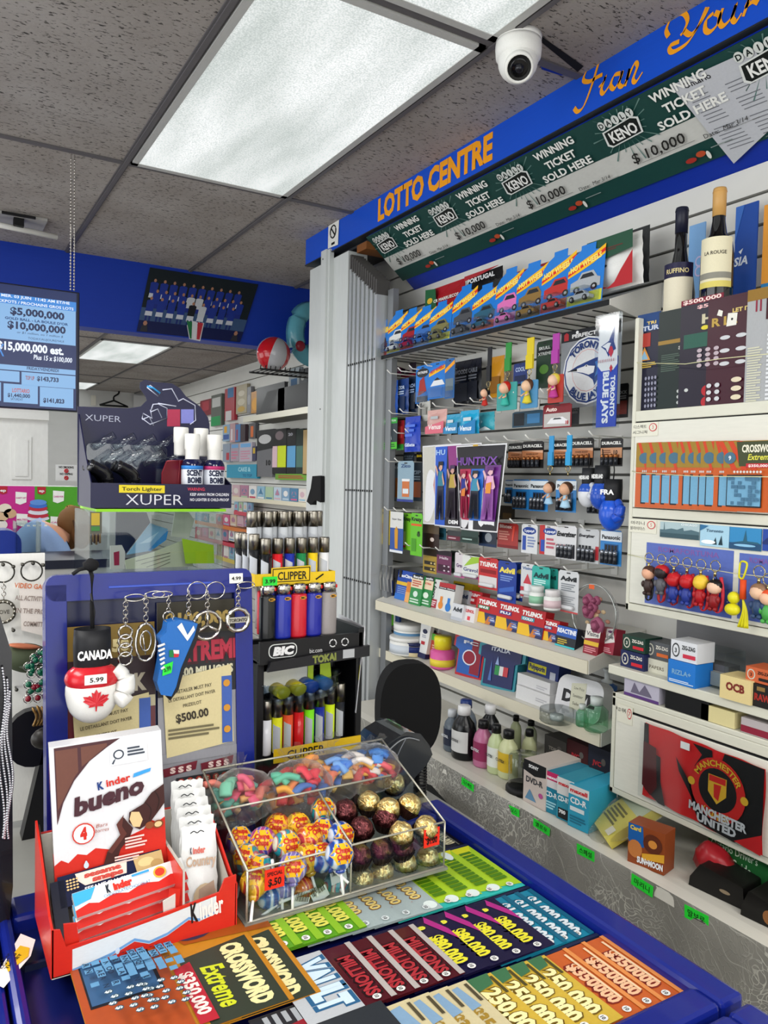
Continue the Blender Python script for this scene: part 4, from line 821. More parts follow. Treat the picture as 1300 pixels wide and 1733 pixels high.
goods = [ # view box, X, (base, ops), label, name, bag?
 (A(270,620,330,785),1.60,(HB,[('e',.5,.8,.45,.12,'#26282c'),('t','EXTREME',.5,.78,.06,'#e8e8e8',.7,.03),('p',[(.2,.2),(.8,.3),(.6,.7),(.3,.6)],'#a02a24'),('r',.1,.02,.9,.18,'#2a3a50')]),'hanging toy pack with a red robot figure, left of the other two','toy_pack',0),
 (A(328,605,402,765),1.59,(HB,[('p',[(0,.72),(1,.9),(1,.8),(0,.62)],'#f0b81c'),('t','HOT WHEELS',.5,.76,.08,'#c8261c',.85,.05,0,.2),('p',[(.1,.35),(.3,.5),(.8,.5),(.95,.36)],'#dfe2e6'),('p',[(.3,.5),(.5,.58),(.7,.5)],'#20242a')]),'hanging blue toy pack with a white race car, in the middle','toy_pack',0),
 (A(398,590,440,765),1.58,('#2a62a0',[('p',[(0,.75),(1,.95),(1,.85),(0,.65)],'#f0a020'),('r',.1,.2,.9,.5,'#6a7a84')]),'narrow hanging toy pack with an orange flame, right of the other two','toy_pack',0),
 (A(440,600,520,800),1.70,blk('#14161e','WOODS','#8a8c94','#22242e'),'dark hanging pack left of the yellow straps','hanging_pack',1),
 (A(505,590,560,790),1.68,blk('#101218','CABLE','#70747c','#1c1e28'),'near-black hanging pack beside the mouse-eared strap','hanging_pack',1),
 (A(130,690,192,842),1.60,blk('#1c4fa8','GUARD','#c8d4e8','#123880'),'bright blue razor pack, first in the row below the toy shelf','razor_pack',1),
 (A(185,680,240,835),1.62,blk('#24407c','RAZOR','#a8b8d0','#16284c'),'dull blue razor pack, second in the row below the toy shelf','razor_pack',1),
 (A(232,670,285,830),1.64,blk('#16243c','MACH','#8898b8','#0e1828'),'navy razor pack, third in the row below the toy shelf','razor_pack',1),
 (A(125,852,188,988),1.58,('#26343a',[('r',0,.82,1,1,'#2c9a34'),('r',0,0,1,.22,'#4cb82c'),('t','REMINGTON',.5,.88,.06,'#e0f0e0',.8,.02),('f',.1,.05,.9,.18,2,'#1c5a1c'),('p',[(.35,.3),(.5,.75),(.65,.3)],'#b8c0c0')]),'green and black pack with a shaver at the left end of the slatwall','hanging_pack',0),
 (A(186,862,218,992),1.60,('#8a1c24',[('r',0,0,1,.2,'#2c8a34'),('r',.2,.4,.8,.8,'#c03a3a')]),'narrow red and green pack beside the shaver pack','hanging_pack',0),
 (A(222,845,292,1000),1.58,('#1a3cae',[('f',.15,.4,.85,.8,3,'#4a70d8'),('t','Gillette',.5,.15,.09,'#c8d4f0',.7,.04)]),'royal blue bag of razors under the dark hanging packs','razor_pack',1),
 (A(320,815,410,920),1.57,('#d0a49c',[('p',[(0,.3),(1,.5),(1,.0),(0,0)],'#d86a7c'),('t','Venus',.5,.18,.2,'#f4e6e4',.7,.03,.2),('r',.3,.6,.7,.72,'#b0b8bc')]),'pink razor pack lettered in white, left of two blue ones','razor_pack',1),
 (A(400,835,470,920),1.57,('#3c9cc0',[('p',[(0,.3),(1,.6),(1,.0),(0,0)],'#2c84b8'),('t','Venus',.5,.15,.22,'#f0f6fa',.75,.03,.2),('r',.3,.55,.7,.7,'#c8d4d8')]),'pale blue razor pack right of the pink one','razor_pack',1),
 (A(466,818,550,922),1.56,('#1fa0cc',[('p',[(0,.3),(1,.6),(1,.0),(0,0)],'#1c7cb8'),('t','Venus',.42,.15,.2,'#f0f6fa',.7,.03,.2),('r',.3,.55,.75,.7,'#c8d4d8')]),'turquoise razor pack, rightmost of the three razor packs','razor_pack',1),
 (A(548,825,618,905),1.60,('#3fa8b8',[('p',[(0,0),(.6,.2),(1,0)],'#e0ecec')]),'small teal pack under the mouse-eared strap','hanging_pack',1),
 (A(285,778,335,865),1.60,('#b9b9b2',[('r',.1,.3,.9,.7,'#8a8a84'),('r',.3,.1,.5,.9,'#4a4a48')]),'small silver pack hanging above the pink razor pack','hanging_pack',1),
 (A(800,512,872,720),1.70,('#28402c',[('r',.05,.7,.95,.85,'#101412'),('t','SKULL',.5,.82,.06,'#d8dcd8',.7,.03),('t','XTREME',.5,.7,.06,'#c8ccc8',.8,.03),('e',.5,.4,.28,.1,'#5a8a3a')]),'dark green pack behind the yellow strap','hanging_pack',0),
 (A(600,580,660,760),1.70,('#c88a1c',[('r',.1,.1,.9,.5,'#8a5a14')]),'orange-yellow pack hanging behind the green strap','hanging_pack',1),
 (A(700,610,760,700),1.66,('#2a3c7c',[('t','COOL',.5,.6,.2,'#b8c8e8',.7,.04),('r',.1,.1,.9,.4,'#18244c')]),'small navy pack hanging behind the yellow strap','hanging_pack',0),
 (A(695,820,830,890),1.62,('#24485c',[('r',.05,.1,.4,.9,'#141a20'),('r',.5,.2,.9,.8,'#3878a8')]),'dark blue pack at the foot of the yellow-dressed strap charm','hanging_pack',0),
 (A(830,790,955,895),1.58,('#7c1820',[('r',.04,.06,.96,.62,'#b8b4b0'),('t','Auto',.3,.72,.16,'#f0d8d0',.4,.04),('p',[(.15,.2),(.3,.42),(.7,.46),(.88,.3),(.86,.16)],'#e4e4e6'),('p',[(.36,.36),(.42,.42),(.62,.42),(.68,.36)],'#202428'),('t','10',.86,.14,.14,'#b01c24',.1,.05)]),'red car air-freshener pack under the sports sticker','hanging_pack',0),
 (A(955,790,988,880),1.68,blk('#141416','TAPE','#707070'),'small black pack right of the red car pack','hanging_pack',0),
 (A(1150,700,1205,850),1.70,blk('#1a1a1c','LOCK','#8a8a8a','#602018'),'dark pack on the slatwall right of the baseball pennant','hanging_pack',0),
 (A(150,590,205,665),1.68,('#a83a78',[('r',.1,.2,.9,.6,'#e0b0c8')]),'small pink pack at the top left behind the toy shelf','hanging_pack',0),
 (A(205,600,270,670),1.70,('#3a2c3c',[('t','A',.5,.3,.5,'#d8d0d8',.6,.05),('r',.0,.0,1,.15,'#b02040')]),'small dark pack lettered A under the toy shelf','hanging_pack',0),
 (Bv(676,130,742,240),1.67,dura(4),'large copper-top battery card partly behind its neighbour, leftmost','battery_card',0),
 (Bv(736,122,832,240),1.63,dura(5),'copper-top battery card in full view right of the dark poster','battery_card',0),
 (Bv(865,118,950,236),1.66,dura(4),'copper-top battery card between the two blue lanyards','battery_card',0),
 (Bv(950,108,1052,236),1.63,dura(5),'copper-top battery card right of the second blue lanyard','battery_card',0),
 (Bv(1082,108,1180,232),1.62,('#161312',[('t','DURACELL',.5,.78,.1,'#ecebe6',.88,.05),('r',.02,.3,.98,.66,'#c8926c'),('t','10',.7,.44,.13,'#2a1a14',.18,.04),('f',.1,.4,.5,.6,3,'#7a4a30')]),'copper-top card of ten batteries beside the cabinet','battery_card',0),
 (Bv(662,292,700,395),1.70,pana(2),'blue battery card mostly hidden behind the dark poster','battery_card',0),
 (Bv(696,290,770,422),1.64,pana(3),'blue battery card, left of the pair next to the poster','battery_card',0),
 (Bv(770,290,852,430),1.63,pana(4),'blue battery card behind the first football-player charm','battery_card',0),
 (Bv(886,290,976,434),1.64,pana(2),'blue battery card behind the second football-player charm','battery_card',0),
 (Bv(1025,355,1080,440),1.66,('#2a2c30',[('r',.1,.1,.3,.8,'#5a5c60'),('r',.4,.1,.6,.8,'#5a5c60'),('r',.7,.1,.9,.8,'#5a5c60')]),'dark card of small batteries under the boxing gloves','battery_card',0),
 (Bv(140,215,215,385),1.62,('#7a8a94',[('r',.1,.1,.45,.7,'#c0632c'),('r',.55,.1,.85,.6,'#c87838'),('r',.1,.7,.45,.78,'#e0e0e0'),('t','Zico',.5,.84,.08,'#e0e8f0',.6,.03)]),'blue-grey blister pack of orange tubes, first of three','hanging_pack',0),
 (Bv(190,208,260,388),1.58,('#88a4b4',[('r',.3,.12,.75,.5,'#c8703a'),('r',.28,.5,.77,.56,'#e8e8e8'),('r',.35,.2,.7,.32,'#d8e0e4'),('t','Zico',.5,.84,.08,'#2a4a7c',.6,.03),('r',.0,.0,1,.06,'#2a3c8c')]),'pale blue blister pack with an orange bottle, in front','hanging_pack',0),
 (Bv(245,215,298,385),1.66,blk('#24323c','ZIP','#90a0ac','#a85a30'),'dark blue-grey blister pack beside the posters','hanging_pack',0),
 (Bv(215,170,262,240),1.68,blk('#28303c','PEN','#8090a0'),'dark navy pack above the orange blister packs','hanging_pack',0),
 (Bv(272,170,300,240),1.68,('#141414',[('t','BAR',.5,.7,.14,'#d8b820',.8,.05)]),'small black and yellow pack beside the posters','hanging_pack',0),
 (Bv(112,420,156,575),1.58,('#cfb41c',[('r',.2,.3,.5,.6,'#a87a14'),('t','FOLLI',.6,.85,.06,'#302808',.7,.04)]),'yellow glue pack at the left end of the slatwall','hanging_pack',0),
 (Bv(157,432,214,612),1.57,('#28509c',[('r',0,.6,1,1,'#d8d8d4'),('t','Super Glue',.5,.8,.04,'#33373c',.7,.03),('p',[(.4,.1),(.35,.55),(.5,.65),(.62,.55),(.62,.1)],'#d09420'),('r',0,0,1,.06,'#e0e4ea')]),'blue and white glue pack with a gold tube','hanging_pack',0),
 (Bv(212,438,250,600),1.59,('#76c02a',[('t','Krazy',.5,.8,.09,'#16280c',.85,.05),('r',.1,.1,.35,.5,'#c8e080'),('r',.1,.06,.4,.12,'#c83028')]),'lime green glue pack partly behind the next lime one','hanging_pack',0),
 (Bv(247,438,298,626),1.57,('#62bc20',[('t','Krazy',.5,.82,.08,'#102808',.88,.05),('r',.05,.7,.95,.75,'#e05a20'),('e',.7,.5,.14,.05,'#285010'),('r',.1,.1,.5,.4,'#48961a'),('t','48',.7,.53,.05,'#102808',.2,.05)]),'lime green glue pack in full view left of the posters','hanging_pack',0),
 (Bv(300,486,372,590),1.60,('#2c1814',[('r',0,.6,1,1,'#5a4a38'),('e',.6,.35,.12,.09,'#d8c8c0')]),'dark brown pack hanging below the posters, left end','hanging_pack',0),
 (Bv(325,500,402,552),1.62,('#2c5c6c',[('r',.0,.2,.9,.55,'#16343c'),('f',.1,.3,.7,.5,1,'#b8d0d4')]),'teal lip balm pack hanging below the posters','lip_balm',0),
 (Bv(408,515,468,562),1.62,('#34383c',[('r',.0,.1,.95,.5,'#6c1c34'),('f',.1,.2,.7,.4,1,'#d0b0b8')]),'grey and maroon lip balm pack below the posters','lip_balm',0),
 (Bv(468,515,545,570),1.62,('#24443c',[('r',.0,.1,.95,.5,'#143028'),('f',.1,.2,.7,.4,1,'#a8c0b8')]),'dark green lip balm pack below the posters','lip_balm',0),
 (Bv(548,505,625,585),1.64,('#202c40',[('e',.55,.5,.2,.25,'#a8b0b8'),('r',.0,.0,1,.15,'#18345c')]),'navy pack with a round grey mark left of the red lip pack','hanging_pack',0),
 (Bv(630,482,720,592),1.60,('#a02c28',[('t','Blistex',.4,.8,.13,'#e8d8d0',.6,.03),('p',[(.7,.3),(.78,.3),(.85,.9),(.75,.9)],'#d84838'),('f',.08,.3,.6,.7,4,'#d08878'),('r',0,0,1,.12,'#7c1c20')]),'red lip care card below the right corner of the dark poster','lip_balm',0),
 (Bv(640,405,705,470),1.70,('#2c2418',[('r',.2,.1,.8,.5,'#5a4420')]),'brown pack on the slatwall right of the dark poster','hanging_pack',0),
 (Bv(735,487,805,615),1.60,('#d8dadc',[('e',.5,.78,.42,.13,'#1c3c8c'),('t','Lypsyl',.5,.74,.08,'#e8ecf4',.6,.04),('r',.08,.1,.3,.6,'#3050a8'),('f',.4,.2,.9,.6,4,'#8090b8')]),'white lip care card with a blue oval, first of two','lip_balm',0),
 (Bv(815,492,892,622),1.60,('#dcd8d8',[('r',0,.0,.3,1,'#c03030'),('e',.6,.8,.4,.12,'#1c3c8c'),('t','Lypsyl',.6,.76,.08,'#e8ecf4',.6,.04),('r',.08,.1,.3,.5,'#2c50b0'),('f',.4,.2,.9,.6,3,'#c06070')]),'white and red lip care card with a blue oval','lip_balm',0),
 (Bv(888,492,976,642),1.59,('#d6d6d8',[('t','Energizer',.5,.68,.13,'#16161a',.95,.06,.2),('r',.0,.2,.45,.42,'#c02c38'),('t','50%',.22,.25,.12,'#f0e0e0',.35,.05)]+[('r',.5+.12*k,.05,.58+.12*k,.45,'#303038') for k in range(4)]),'large silver battery card left of the smaller silver one','battery_card',0),
 (Bv(978,506,1076,656),1.60,('#c8cacc',[('t','Energizer',.45,.75,.08,'#24242a',.7,.05,.2),('r',.85,.1,1,.5,'#b83038')]+[('r',.1+.15*k,.05,.21+.15*k,.5,'#24262a') for k in range(4)]),'silver card of four dark batteries','battery_card',0),
 (Bv(1082,512,1176,668),1.59,pana(4),'blue battery card at the right end, beside the cabinet','battery_card',0),
 (Bv(302,596,362,702),1.61,('#a88a2c',[('r',0,.72,1,1,'#2c2018'),('r',.1,.35,.9,.5,'#20180c'),('r',.1,.1,.9,.25,'#20180c')]+circ(2,.5,1,.05,.55,2,'#c8b478',.07,.6)),'gold cough drop pack, first of the row above the medicine boxes','cough_drops',0),
 (Bv(362,604,426,706),1.61,('#6c2c54',[('r',0,.8,1,1,'#201420'),('t','Halls',.5,.64,.1,'#d8c8d0',.6,.03),('r',.1,.1,.9,.4,'#3c1830')]+circ(2,.4,1,.05,.45,2,'#d8c4d0',.07,.5)),'purple cough drop pack next to the gold one','cough_drops',0),
 (Bv(424,604,456,700),1.63,('#2c4c3c',[('r',0,.8,1,1,'#141c18'),('r',.2,.2,.8,.5,'#6c8c7c')]),'dark green cough drop pack, partly hidden','cough_drops',0),
 (Bv(442,612,485,722),1.62,('#e0d8dc',[('t','Gravol',.6,.42,.14,'#5a2c6c',.9,.03),('r',0,0,1,.16,'#c86a9c')]),'white and pink nausea tablet card behind the green and white one','medicine_card',0),
 (Bv(474,626,558,726),1.60,('#dfe2dc',[('p',[(.1,.5),(.9,.75),(1,1),(.5,.95)],'#a0c83c'),('t','Gravol',.45,.3,.16,'#3c3c7c',.75,.02),('r',0,0,1,.12,'#9c3c7c')]),'white and green nausea tablet card','medicine_card',0),
 (Bv(546,634,632,772),1.59,('#c42c30',[('t','TYLENOL',.5,.72,.13,'#f4ece8',.9,.06,.15),('r',.1,.5,.9,.62,'#8c1820'),('r',.05,.08,.95,.4,'#d8d4d4')]),'red painkiller card with a clear tube, left of the navy card','medicine_card',0),
 (Bv(630,650,712,830),1.59,('#1c3c94',[('t','Advil',.5,.72,.12,'#f0dc5c',.84,.06),('f',.15,.5,.85,.66,3,'#7a94d0'),('p',[(.1,.3),(.9,.42),(.9,.3),(.1,.2)],'#3c64bc')]),'navy painkiller card with yellow lettering','medicine_card',0),
 (Bv(706,655,740,825),1.61,('#1a3684',[('t','vil',.4,.72,.1,'#f0dc5c',.7,.06),('r',.0,.1,1,.2,'#dfe4ea')]),'navy painkiller card peeking out behind the first navy one','medicine_card',0),
 (Bv(732,660,792,808),1.60,('#d4d6d8',[('t','Visine',.5,.82,.08,'#46689c',.8,.03),('r',.3,.1,.6,.5,'#e8e8ec'),('p',[(.2,.4),(.5,.7),(.8,.4)],'#c8404c'),('r',.0,.0,.25,.3,'#c03c48')]),'white eye drop card between the navy and teal cards','medicine_card',0),
 (Bv(780,672,860,842),1.59,('#34aca0',[('t','Advil',.5,.7,.12,'#143c40',.84,.06),('f',.12,.5,.8,.66,3,'#d0f0ec'),('e',.3,.3,.12,.05,'#c8e8e0')]),'teal painkiller card with dark lettering','medicine_card',0),
 (Bv(858,682,894,842),1.61,('#2c988c',[('t','dvil',.4,.7,.1,'#143c40',.8,.06),('e',.5,.4,.3,.08,'#1c6c6c')]),'teal painkiller card mostly hidden behind the first teal one','medicine_card',0),
 (Bv(896,692,986,876),1.59,('#d0d2d4',[('t','Advil',.5,.76,.1,'#202428',.8,.06),('f',.15,.5,.85,.7,4,'#80868c'),('f',.15,.1,.85,.4,6,'#a0a4a8'),('r',0,0,1,.04,'#c85050')]),'silver-white painkiller card at the right end of its row','medicine_card',0),
]
for bx,X,(base,ops),lab,nm,bag in goods:
    cats = {'toy_pack':'toy pack','hanging_pack':'hanging pack','razor_pack':'razor pack','battery_card':'battery pack','lip_balm':'lip balm','cough_drops':'cough drops','medicine_card':'medicine pack'}
    if bag: pack(nm,lab,cats[nm],bx,X,base,ops,HK,.012,bag=True)
    else:
        cy,W,z,H = wbox(bx,X); bl = {'toy_pack':(.1,.03,.9,.3),'medicine_card':(.08,.05,.92,.36)}.get(nm)
        t = hangcard(nm,lab,cats[nm],(X,cy,z),W,H,base,ops,RW,HK,bl if nm != 'medicine_card' else None,.013)
        if nm == 'battery_card':
            n = 4 if W > .05 else 2; w = W*.8/n; r = min(w*.42,.0065)
            for k in range(n):
                c = MB(); c.T = Matrix.Translation((-W*.4+w*(k+.5),-r-.001,H*.05)); c.lathe([(r,0),(r,H*.26)],K('#2c2f36',.25,.2),10); c.lathe([(r,H*.26),(r,H*.36),(r*.4,H*.36),(r*.4,H*.39)],K('#c07c48',.25,.7) if 'copper' in lab else K('#a8acb4',.2,.8),10); c.build('battery',t)
        elif nm == 'medicine_card':
            c = MB(); c.T = Matrix.Translation((-W*.34,-.007,H*.13)) @ Matrix.Rotation(PI/2,4,'Y'); c.lathe([(0,0),(.006,.001),(.0065,.006),(.0065,W*.6),(.005,W*.68),(0,W*.68)],K('#d8dadc',.25),12); c.build('travel_tube',t)
# straps with small figures hanging in front of the slatwall
def strap_charm(label, bs, bc, X, sc, body, dress, hair, card=None, group='charms on wide straps'):
    cy,W,z,H = wbox(bs,X); t = thing('charm_strap',label,'key ring',(X,cy,z+H),RW,group)
    m = MB(); w = W*.8; m.box(-w/2,w/2,-.002,.001,-H,0,K(sc,.4)); m.box(-w/2,w/2,-.006,-.002,-H,-H*.55,K(sc,.45)); m.build('strap',t)
    m = MB(); m.ring((0,-.003,-H-.009),.009,.0012,K('#b0a070',.2,1)); m.tube([(0,-.003,-H-.018),(0,-.003,-H-.03)],.002,K('#b0a070',.2,1),6); m.build('split_ring',t)
    cy2,W2,z2,H2 = wbox(bc,X); x = -(cy2-cy); zb = z2-(z+H); s = H2
    if card:
        m = MB(); m.rbox(x-W2*.62,x+W2*.62,.003,.006,zb-.012,zb+H2*.95,K(card,.35),.004); m.build('backing_card',t)
    m = MB(); m.lathe([(0,zb),(.24*s,zb+.004),(.22*s,zb+.1*s),(.13*s,zb+.34*s),(.09*s,zb+.5*s),(0,zb+.52*s)],K(dress,.35),16,(x,-.004,0),sy=.7)
    for q in (-1,1): m.tube([(x+q*.09*s,-.006,zb+.46*s),(x+q*.17*s,-.012,zb+.36*s),(x+q*.1*s,-.02,zb+.32*s)],.035*s,K(body,.4),8)
    m.build('charm_body',t)
    m = MB(); m.ball((x,-.006,zb+.72*s),.23*s,K(body,.4),16,10); m.ball((x,.000,zb+.77*s),(.265*s,.22*s,.24*s),K(hair,.4),16,10); m.build('charm_head',t)
strap_charm('black-strapped charm with dark hair and red clothes, leftmost of the wide straps',A(585,540,606,690),A(552,720,605,800),1.552,'#1c1c1e','#e8b898','#c03028','#141416')
strap_charm('green-strapped charm with red hair on a turquoise card',A(664,520,694,645),A(632,690,702,800),1.552,'#2f8a3c','#e8b898','#3cb0a0','#c02418','#3c9c98')
strap_charm('yellow-strapped charm with brown hair and a yellow dress',A(757,498,794,635),A(735,680,795,790),1.552,'#d8c020','#e8c09c','#d8c838','#5a3824','#4c8cb8')
strap_charm('purple-strapped charm with blond hair and a pink dress',A(870,480,906,612),A(855,655,908,765),1.552,'#a83c9c','#e8c0a4','#b83c8c','#e4cc50','#b03a30')
strap_charm('blue lanyard with a bearded football player charm, left one of the pair',Bv(855,98,880,228),Bv(835,300,885,402),1.552,'#2e90c8','#d8a888','#9cc4e0','#3c2418')
strap_charm('blue lanyard with a bearded football player charm, right one of the pair',Bv(933,95,960,228),Bv(905,300,962,418),1.552,'#2a9ad0','#d8a888','#a8d0e8','#4a3020')
# round bird-logo sticker on a grey card
cy,W,z,H = wbox(A(908,450,1172,800),1.66); t = thing('team_sticker_card','grey sticker card with a round blue bird baseball crest behind the pennant','sticker',(1.66,cy,z),RW)
NV = '#1c3a7c'; m = MB(); m.box(-W/2,W/2,0,.001,0,H,K('#8c9094',.3)); cx_ = .47
r = .42; ar = W/H
o = [('r',0,.86,1,1,'#1c1e22'),('p',[(.05,.88),(.13,.88),(.13,.96),(.09,.985),(.05,.96)],'#b02830'),('t','PERFECT CUT',.52,.9,.045,'#e0e0e0',.66,.05),('e',.28,.965,.025,.02,'#f0f0f0'),
     ('e',cx_,.46,r,r*ar,'#e8eaec'),('e',cx_,.46,r*.95,r*.95*ar,NV),('e',cx_,.46,r*.9,r*.9*ar,'#e8eaec'),('e',cx_,.46,r*.62,r*.62*ar,'#d8a09c'),('e',cx_,.46,r*.60,r*.60*ar,'#e4e6e8'),
     ('p',[(.14,.47),(.3,.53),(.42,.56),(.6,.6),(.8,.62),(.84,.56),(.78,.5),(.74,.42),(.66,.34),(.6,.26),(.57,.33),(.5,.38),(.4,.42),(.3,.45)],NV),
     ('p',[(.16,.468),(.32,.5),(.46,.52),(.6,.5),(.58,.42),(.5,.40),(.4,.435),(.3,.455)],'#e8eaec'),('p',[(.12,.475),(.3,.5),(.3,.465)],'#16181c'),('e',.46,.515,.03,.014,'#e8eaec'),('e',.46,.515,.013,.009,'#101010'),
     ('p',[(.6,.55),(.8,.6),(.72,.5),(.68,.42),(.6,.36),(.64,.46)],'#3a7ac8'),('p',[(.7,.5),(.78,.54),(.84,.5),(.88,.56),(.8,.6),(.72,.6)],'#c02830'),('r',.0,.02,.2,.06,'#dcdcdc')]
G(m,W,H,o); m.text('TORONTO',(cx_-.5)*W,.46*H+r*W*.66,.019,-.0042,K(NV),.125,.04,arc=r*W*.68); m.text('BLUE JAYS',(cx_-.5)*W,.46*H-r*W*.86,.019,-.0042,K(NV),.15,.04,arc=-r*W*.86); m.build('printed_card',t)
# baseball pennant in a clear sleeve
cy,W,z,H = wbox(A(1062,395,1165,890),1.548); t = thing('team_pennant','tall white and blue baseball team pennant in a clear sleeve beside the cabinet','pennant',(1.548,cy,z),RW)
m = MB(); a = W*.42; m.box(-a,a,0,.003,0,H*.62,K('#2440b0',.35)); m.prism([(-a,H*.55),(-a*.9,H*.95),(a*.9,H*.95),(a,H*.55),(a*.6,H*.5),(-a*.6,H*.5)],-.0005,.003,K('#e4e4e4',.35)); m.build('cloth',t)
m = MB(); m.text('BLUE JAYS',-a*.35,H*.26,a*.56,-.0012,K('#e8eaf0'),H*.46,.05,rot=-PI/2); m.text('TORONTO',a*.42,H*.27,a*.42,-.0012,K('#e8eaf0'),H*.36,.05,rot=-PI/2)
G(m,W*.84,H,[('p',[(.15,.72),(.55,.76),(.85,.9),(.8,.75),(.92,.68),(.7,.66),(.55,.62),(.4,.68)],NV),('p',[(.22,.72),(.5,.745),(.66,.74),(.5,.66),(.4,.7)],'#e8e8ea'),('p',[(.55,.66),(.62,.71),(.72,.71),(.8,.66),(.68,.61)],'#c82830'),('p',[(.62,.52),(.7,.55),(.78,.52),(.7,.48)],'#c82830')]+[('r',.06+.1*k,.90,.085+.1*k,.925,'#b04040') for k in range(9)]+[('r',.06+.1*k,.575,.085+.1*k,.6,'#b04040') for k in range(9)],-.0006); m.build('artwork',t)
m = MB(); m.box(-W*.5,W*.5,-.006,.006,-.003,H*1.0,BLIS); m.build('clear_sleeve',t)
# ---- music posters clipped in front of the pegs: plain figures only ----
def bent(name,label,quad,X,ops,base,group,curl=.012):
    c = [P(*V('b',*k),0,X) for k in quad]; o = c[0]; t = thing(name,label,'poster',o,RW,group)
    L = [(-(v.y-o.y), v.z-o.z) for v in c]; n = 14
    def bl(u,w,k=0): a = Vector(L[0]).lerp(Vector(L[1]),u); b = Vector(L[3]).lerp(Vector(L[2]),u); q = a.lerp(b,w); return (q.x, -curl*math.sin(PI*u)*(.4+.6*w)-k*.0004-.004*w*math.sin(u*5), q.y)
    m = MB(); m.add([bl(i/n,j/n) for j in range(n+1) for i in range(n+1)],[(j*(n+1)+i,(j+1)*(n+1)+i,(j+1)*(n+1)+i+1,j*(n+1)+i+1) for j in range(n) for i in range(n)],K('#e6e6e8',.3),True)
    k = 1
    for pts,c_ in [([(.02,.015),(.98,.015),(.98,.985),(.02,.985)],base)]+ops:
        k += 1
        if isinstance(pts,str):
            s,cx,cw,h,w,bd,rot = c_[:7]; gv,gf,gw = glyphs(s,bd); vv = []
            for a,b in gv: vv.append(bl(cx+a/gw*w+b*h*.0, cw-b*h/.7, k))
            m.add(vv,gf,K(c_[7],.4))
        else:
            # subdivide straight edges so that artwork follows the bend
            q = []
            for i in range(len(pts)):
                a,b = pts[i],pts[(i+1)%len(pts)]
                for s in range(4): q.append((a[0]+(b[0]-a[0])*s/4, a[1]+(b[1]-a[1])*s/4))
            cu = sum(p[0] for p in q)/len(q); cw = sum(p[1] for p in q)/len(q)
            m.add([bl(cu,cw,k)]+[bl(*p,k) for p in q],[(0,i+1,(i+1)%len(q)+1) for i in range(len(q))],K(c_,.35),True)
    m.build('printed_sheet',t); return t
def figure(cx,w0,w1,s,skin,top,bot,hair):
    h = w1-w0; f = lambda pts,c: ([(cx+a*s,w0+b*h) for a,b in pts],c)
    return [f([(-.1,.17),(.1,.17),(.14,.42),(-.14,.42)],top),f([(-.14,.42),(.14,.42),(.2,1),(.04,1),(0,.56),(-.06,1),(-.22,1)],bot),f([(-.07,.02),(.07,.02),(.08,.12),(0,.17),(-.08,.12)],skin),f([(-.1,.0),(.1,.0),(.11,.07),(-.09,.06),(-.12,.14)],hair),f([(-.1,.18),(-.2,.06),(-.24,.08),(-.14,.26)],skin),f([(.1,.18),(.2,.38),(.16,.42),(.08,.26)],skin)]
bent('music_poster','cream poster edge with a rainbow ring, rearmost of the music posters',((300,143),(470,130),(470,495),(302,485)),1.57,[([(.55,.12),(.4,.25),(.32,.5),(.4,.75),(.6,.9),(.7,.9),(.5,.7),(.45,.5),(.5,.3),(.7,.15)],'#c88a8c'),([(.45,.28),(.38,.5),(.45,.7),(.5,.5)],'#8cb05c'),([(.38,.6),(.5,.6),(.5,.72),(.38,.72)],'#5c88b0'),([(.38,.76),(.5,.76),(.52,.9),(.4,.88)],'#c8a83c')],'#c8c6bc','music posters clipped to the pegs',.004)
bent('music_poster','blue and black poster with two dancing figures between the cream and the dark poster',((355,142),(560,128),(545,510),(352,492)),1.552,[([(.02,.015),(.3,.015),(.3,.985),(.02,.985)],'#2058c4'),([(.31,.015),(.6,.015),(.6,.985),(.31,.985)],'#18101c'),([(.31,.015),(.6,.015),(.56,.25),(.36,.3)],'#8c2c7c'),('t',('HU',.15,.115,.06,.22,.03,0,'#a8c8f0')),('t',('DEM',.5,.955,.04,.2,.05,0,'#e8e8e8'))]+figure(.17,.2,.92,.55,'#d8a890','#2a7c94','#161c34','#14141e')+figure(.46,.25,.9,.5,'#c8988c','#b89c3c','#241a2c','#3a1c4c'),'#161020','music posters clipped to the pegs',.006)
bent('music_poster','dark poster with three dancing figures under purple lettering, in front of the other posters',((448,143),(672,130),(625,524),(466,508)),1.535,[([(.08,.28),(.35,.28),(.33,.88),(.08,.88)],'#b82850'),([(.36,.28),(.63,.28),(.62,.88),(.35,.88)],'#2468c8'),([(.65,.24),(.95,.24),(.93,.88),(.64,.88)],'#6c2c84')]+[([(.2,.58),(.2+.13*math.cos(a),.58+.28*math.sin(a)),(.2+.13*math.cos(a+.12),.58+.28*math.sin(a+.12))],'#f0d8e0') for a in (0,.8,1.6,2.4,3.2,4,4.8,5.6)]+figure(.2,.3,.86,.6,'#e0b0a8','#1c2c8c','#8c1c3c','#a01c40')+figure(.49,.3,.86,.6,'#d8b0a0','#2c88a8','#14182c','#101018')+figure(.8,.26,.86,.6,'#e0b0b8','#e0a8d0','#8c4c9c','#5c1c6c')+[([(.74,.45),(.84,.43),(.84,.56),(.74,.56)],'#e08c20'),([(.2,.52),(.3,.5),(.28,.6),(.18,.6)],'#e08030'),('t',('HUNTR/X',.5,.235,.09,.84,.02,0,'#7c48a8')),([(.44,.0),(.54,.0),(.54,.02),(.44,.02)],'#c8a030')],'#141018','music posters clipped to the pegs',.010)
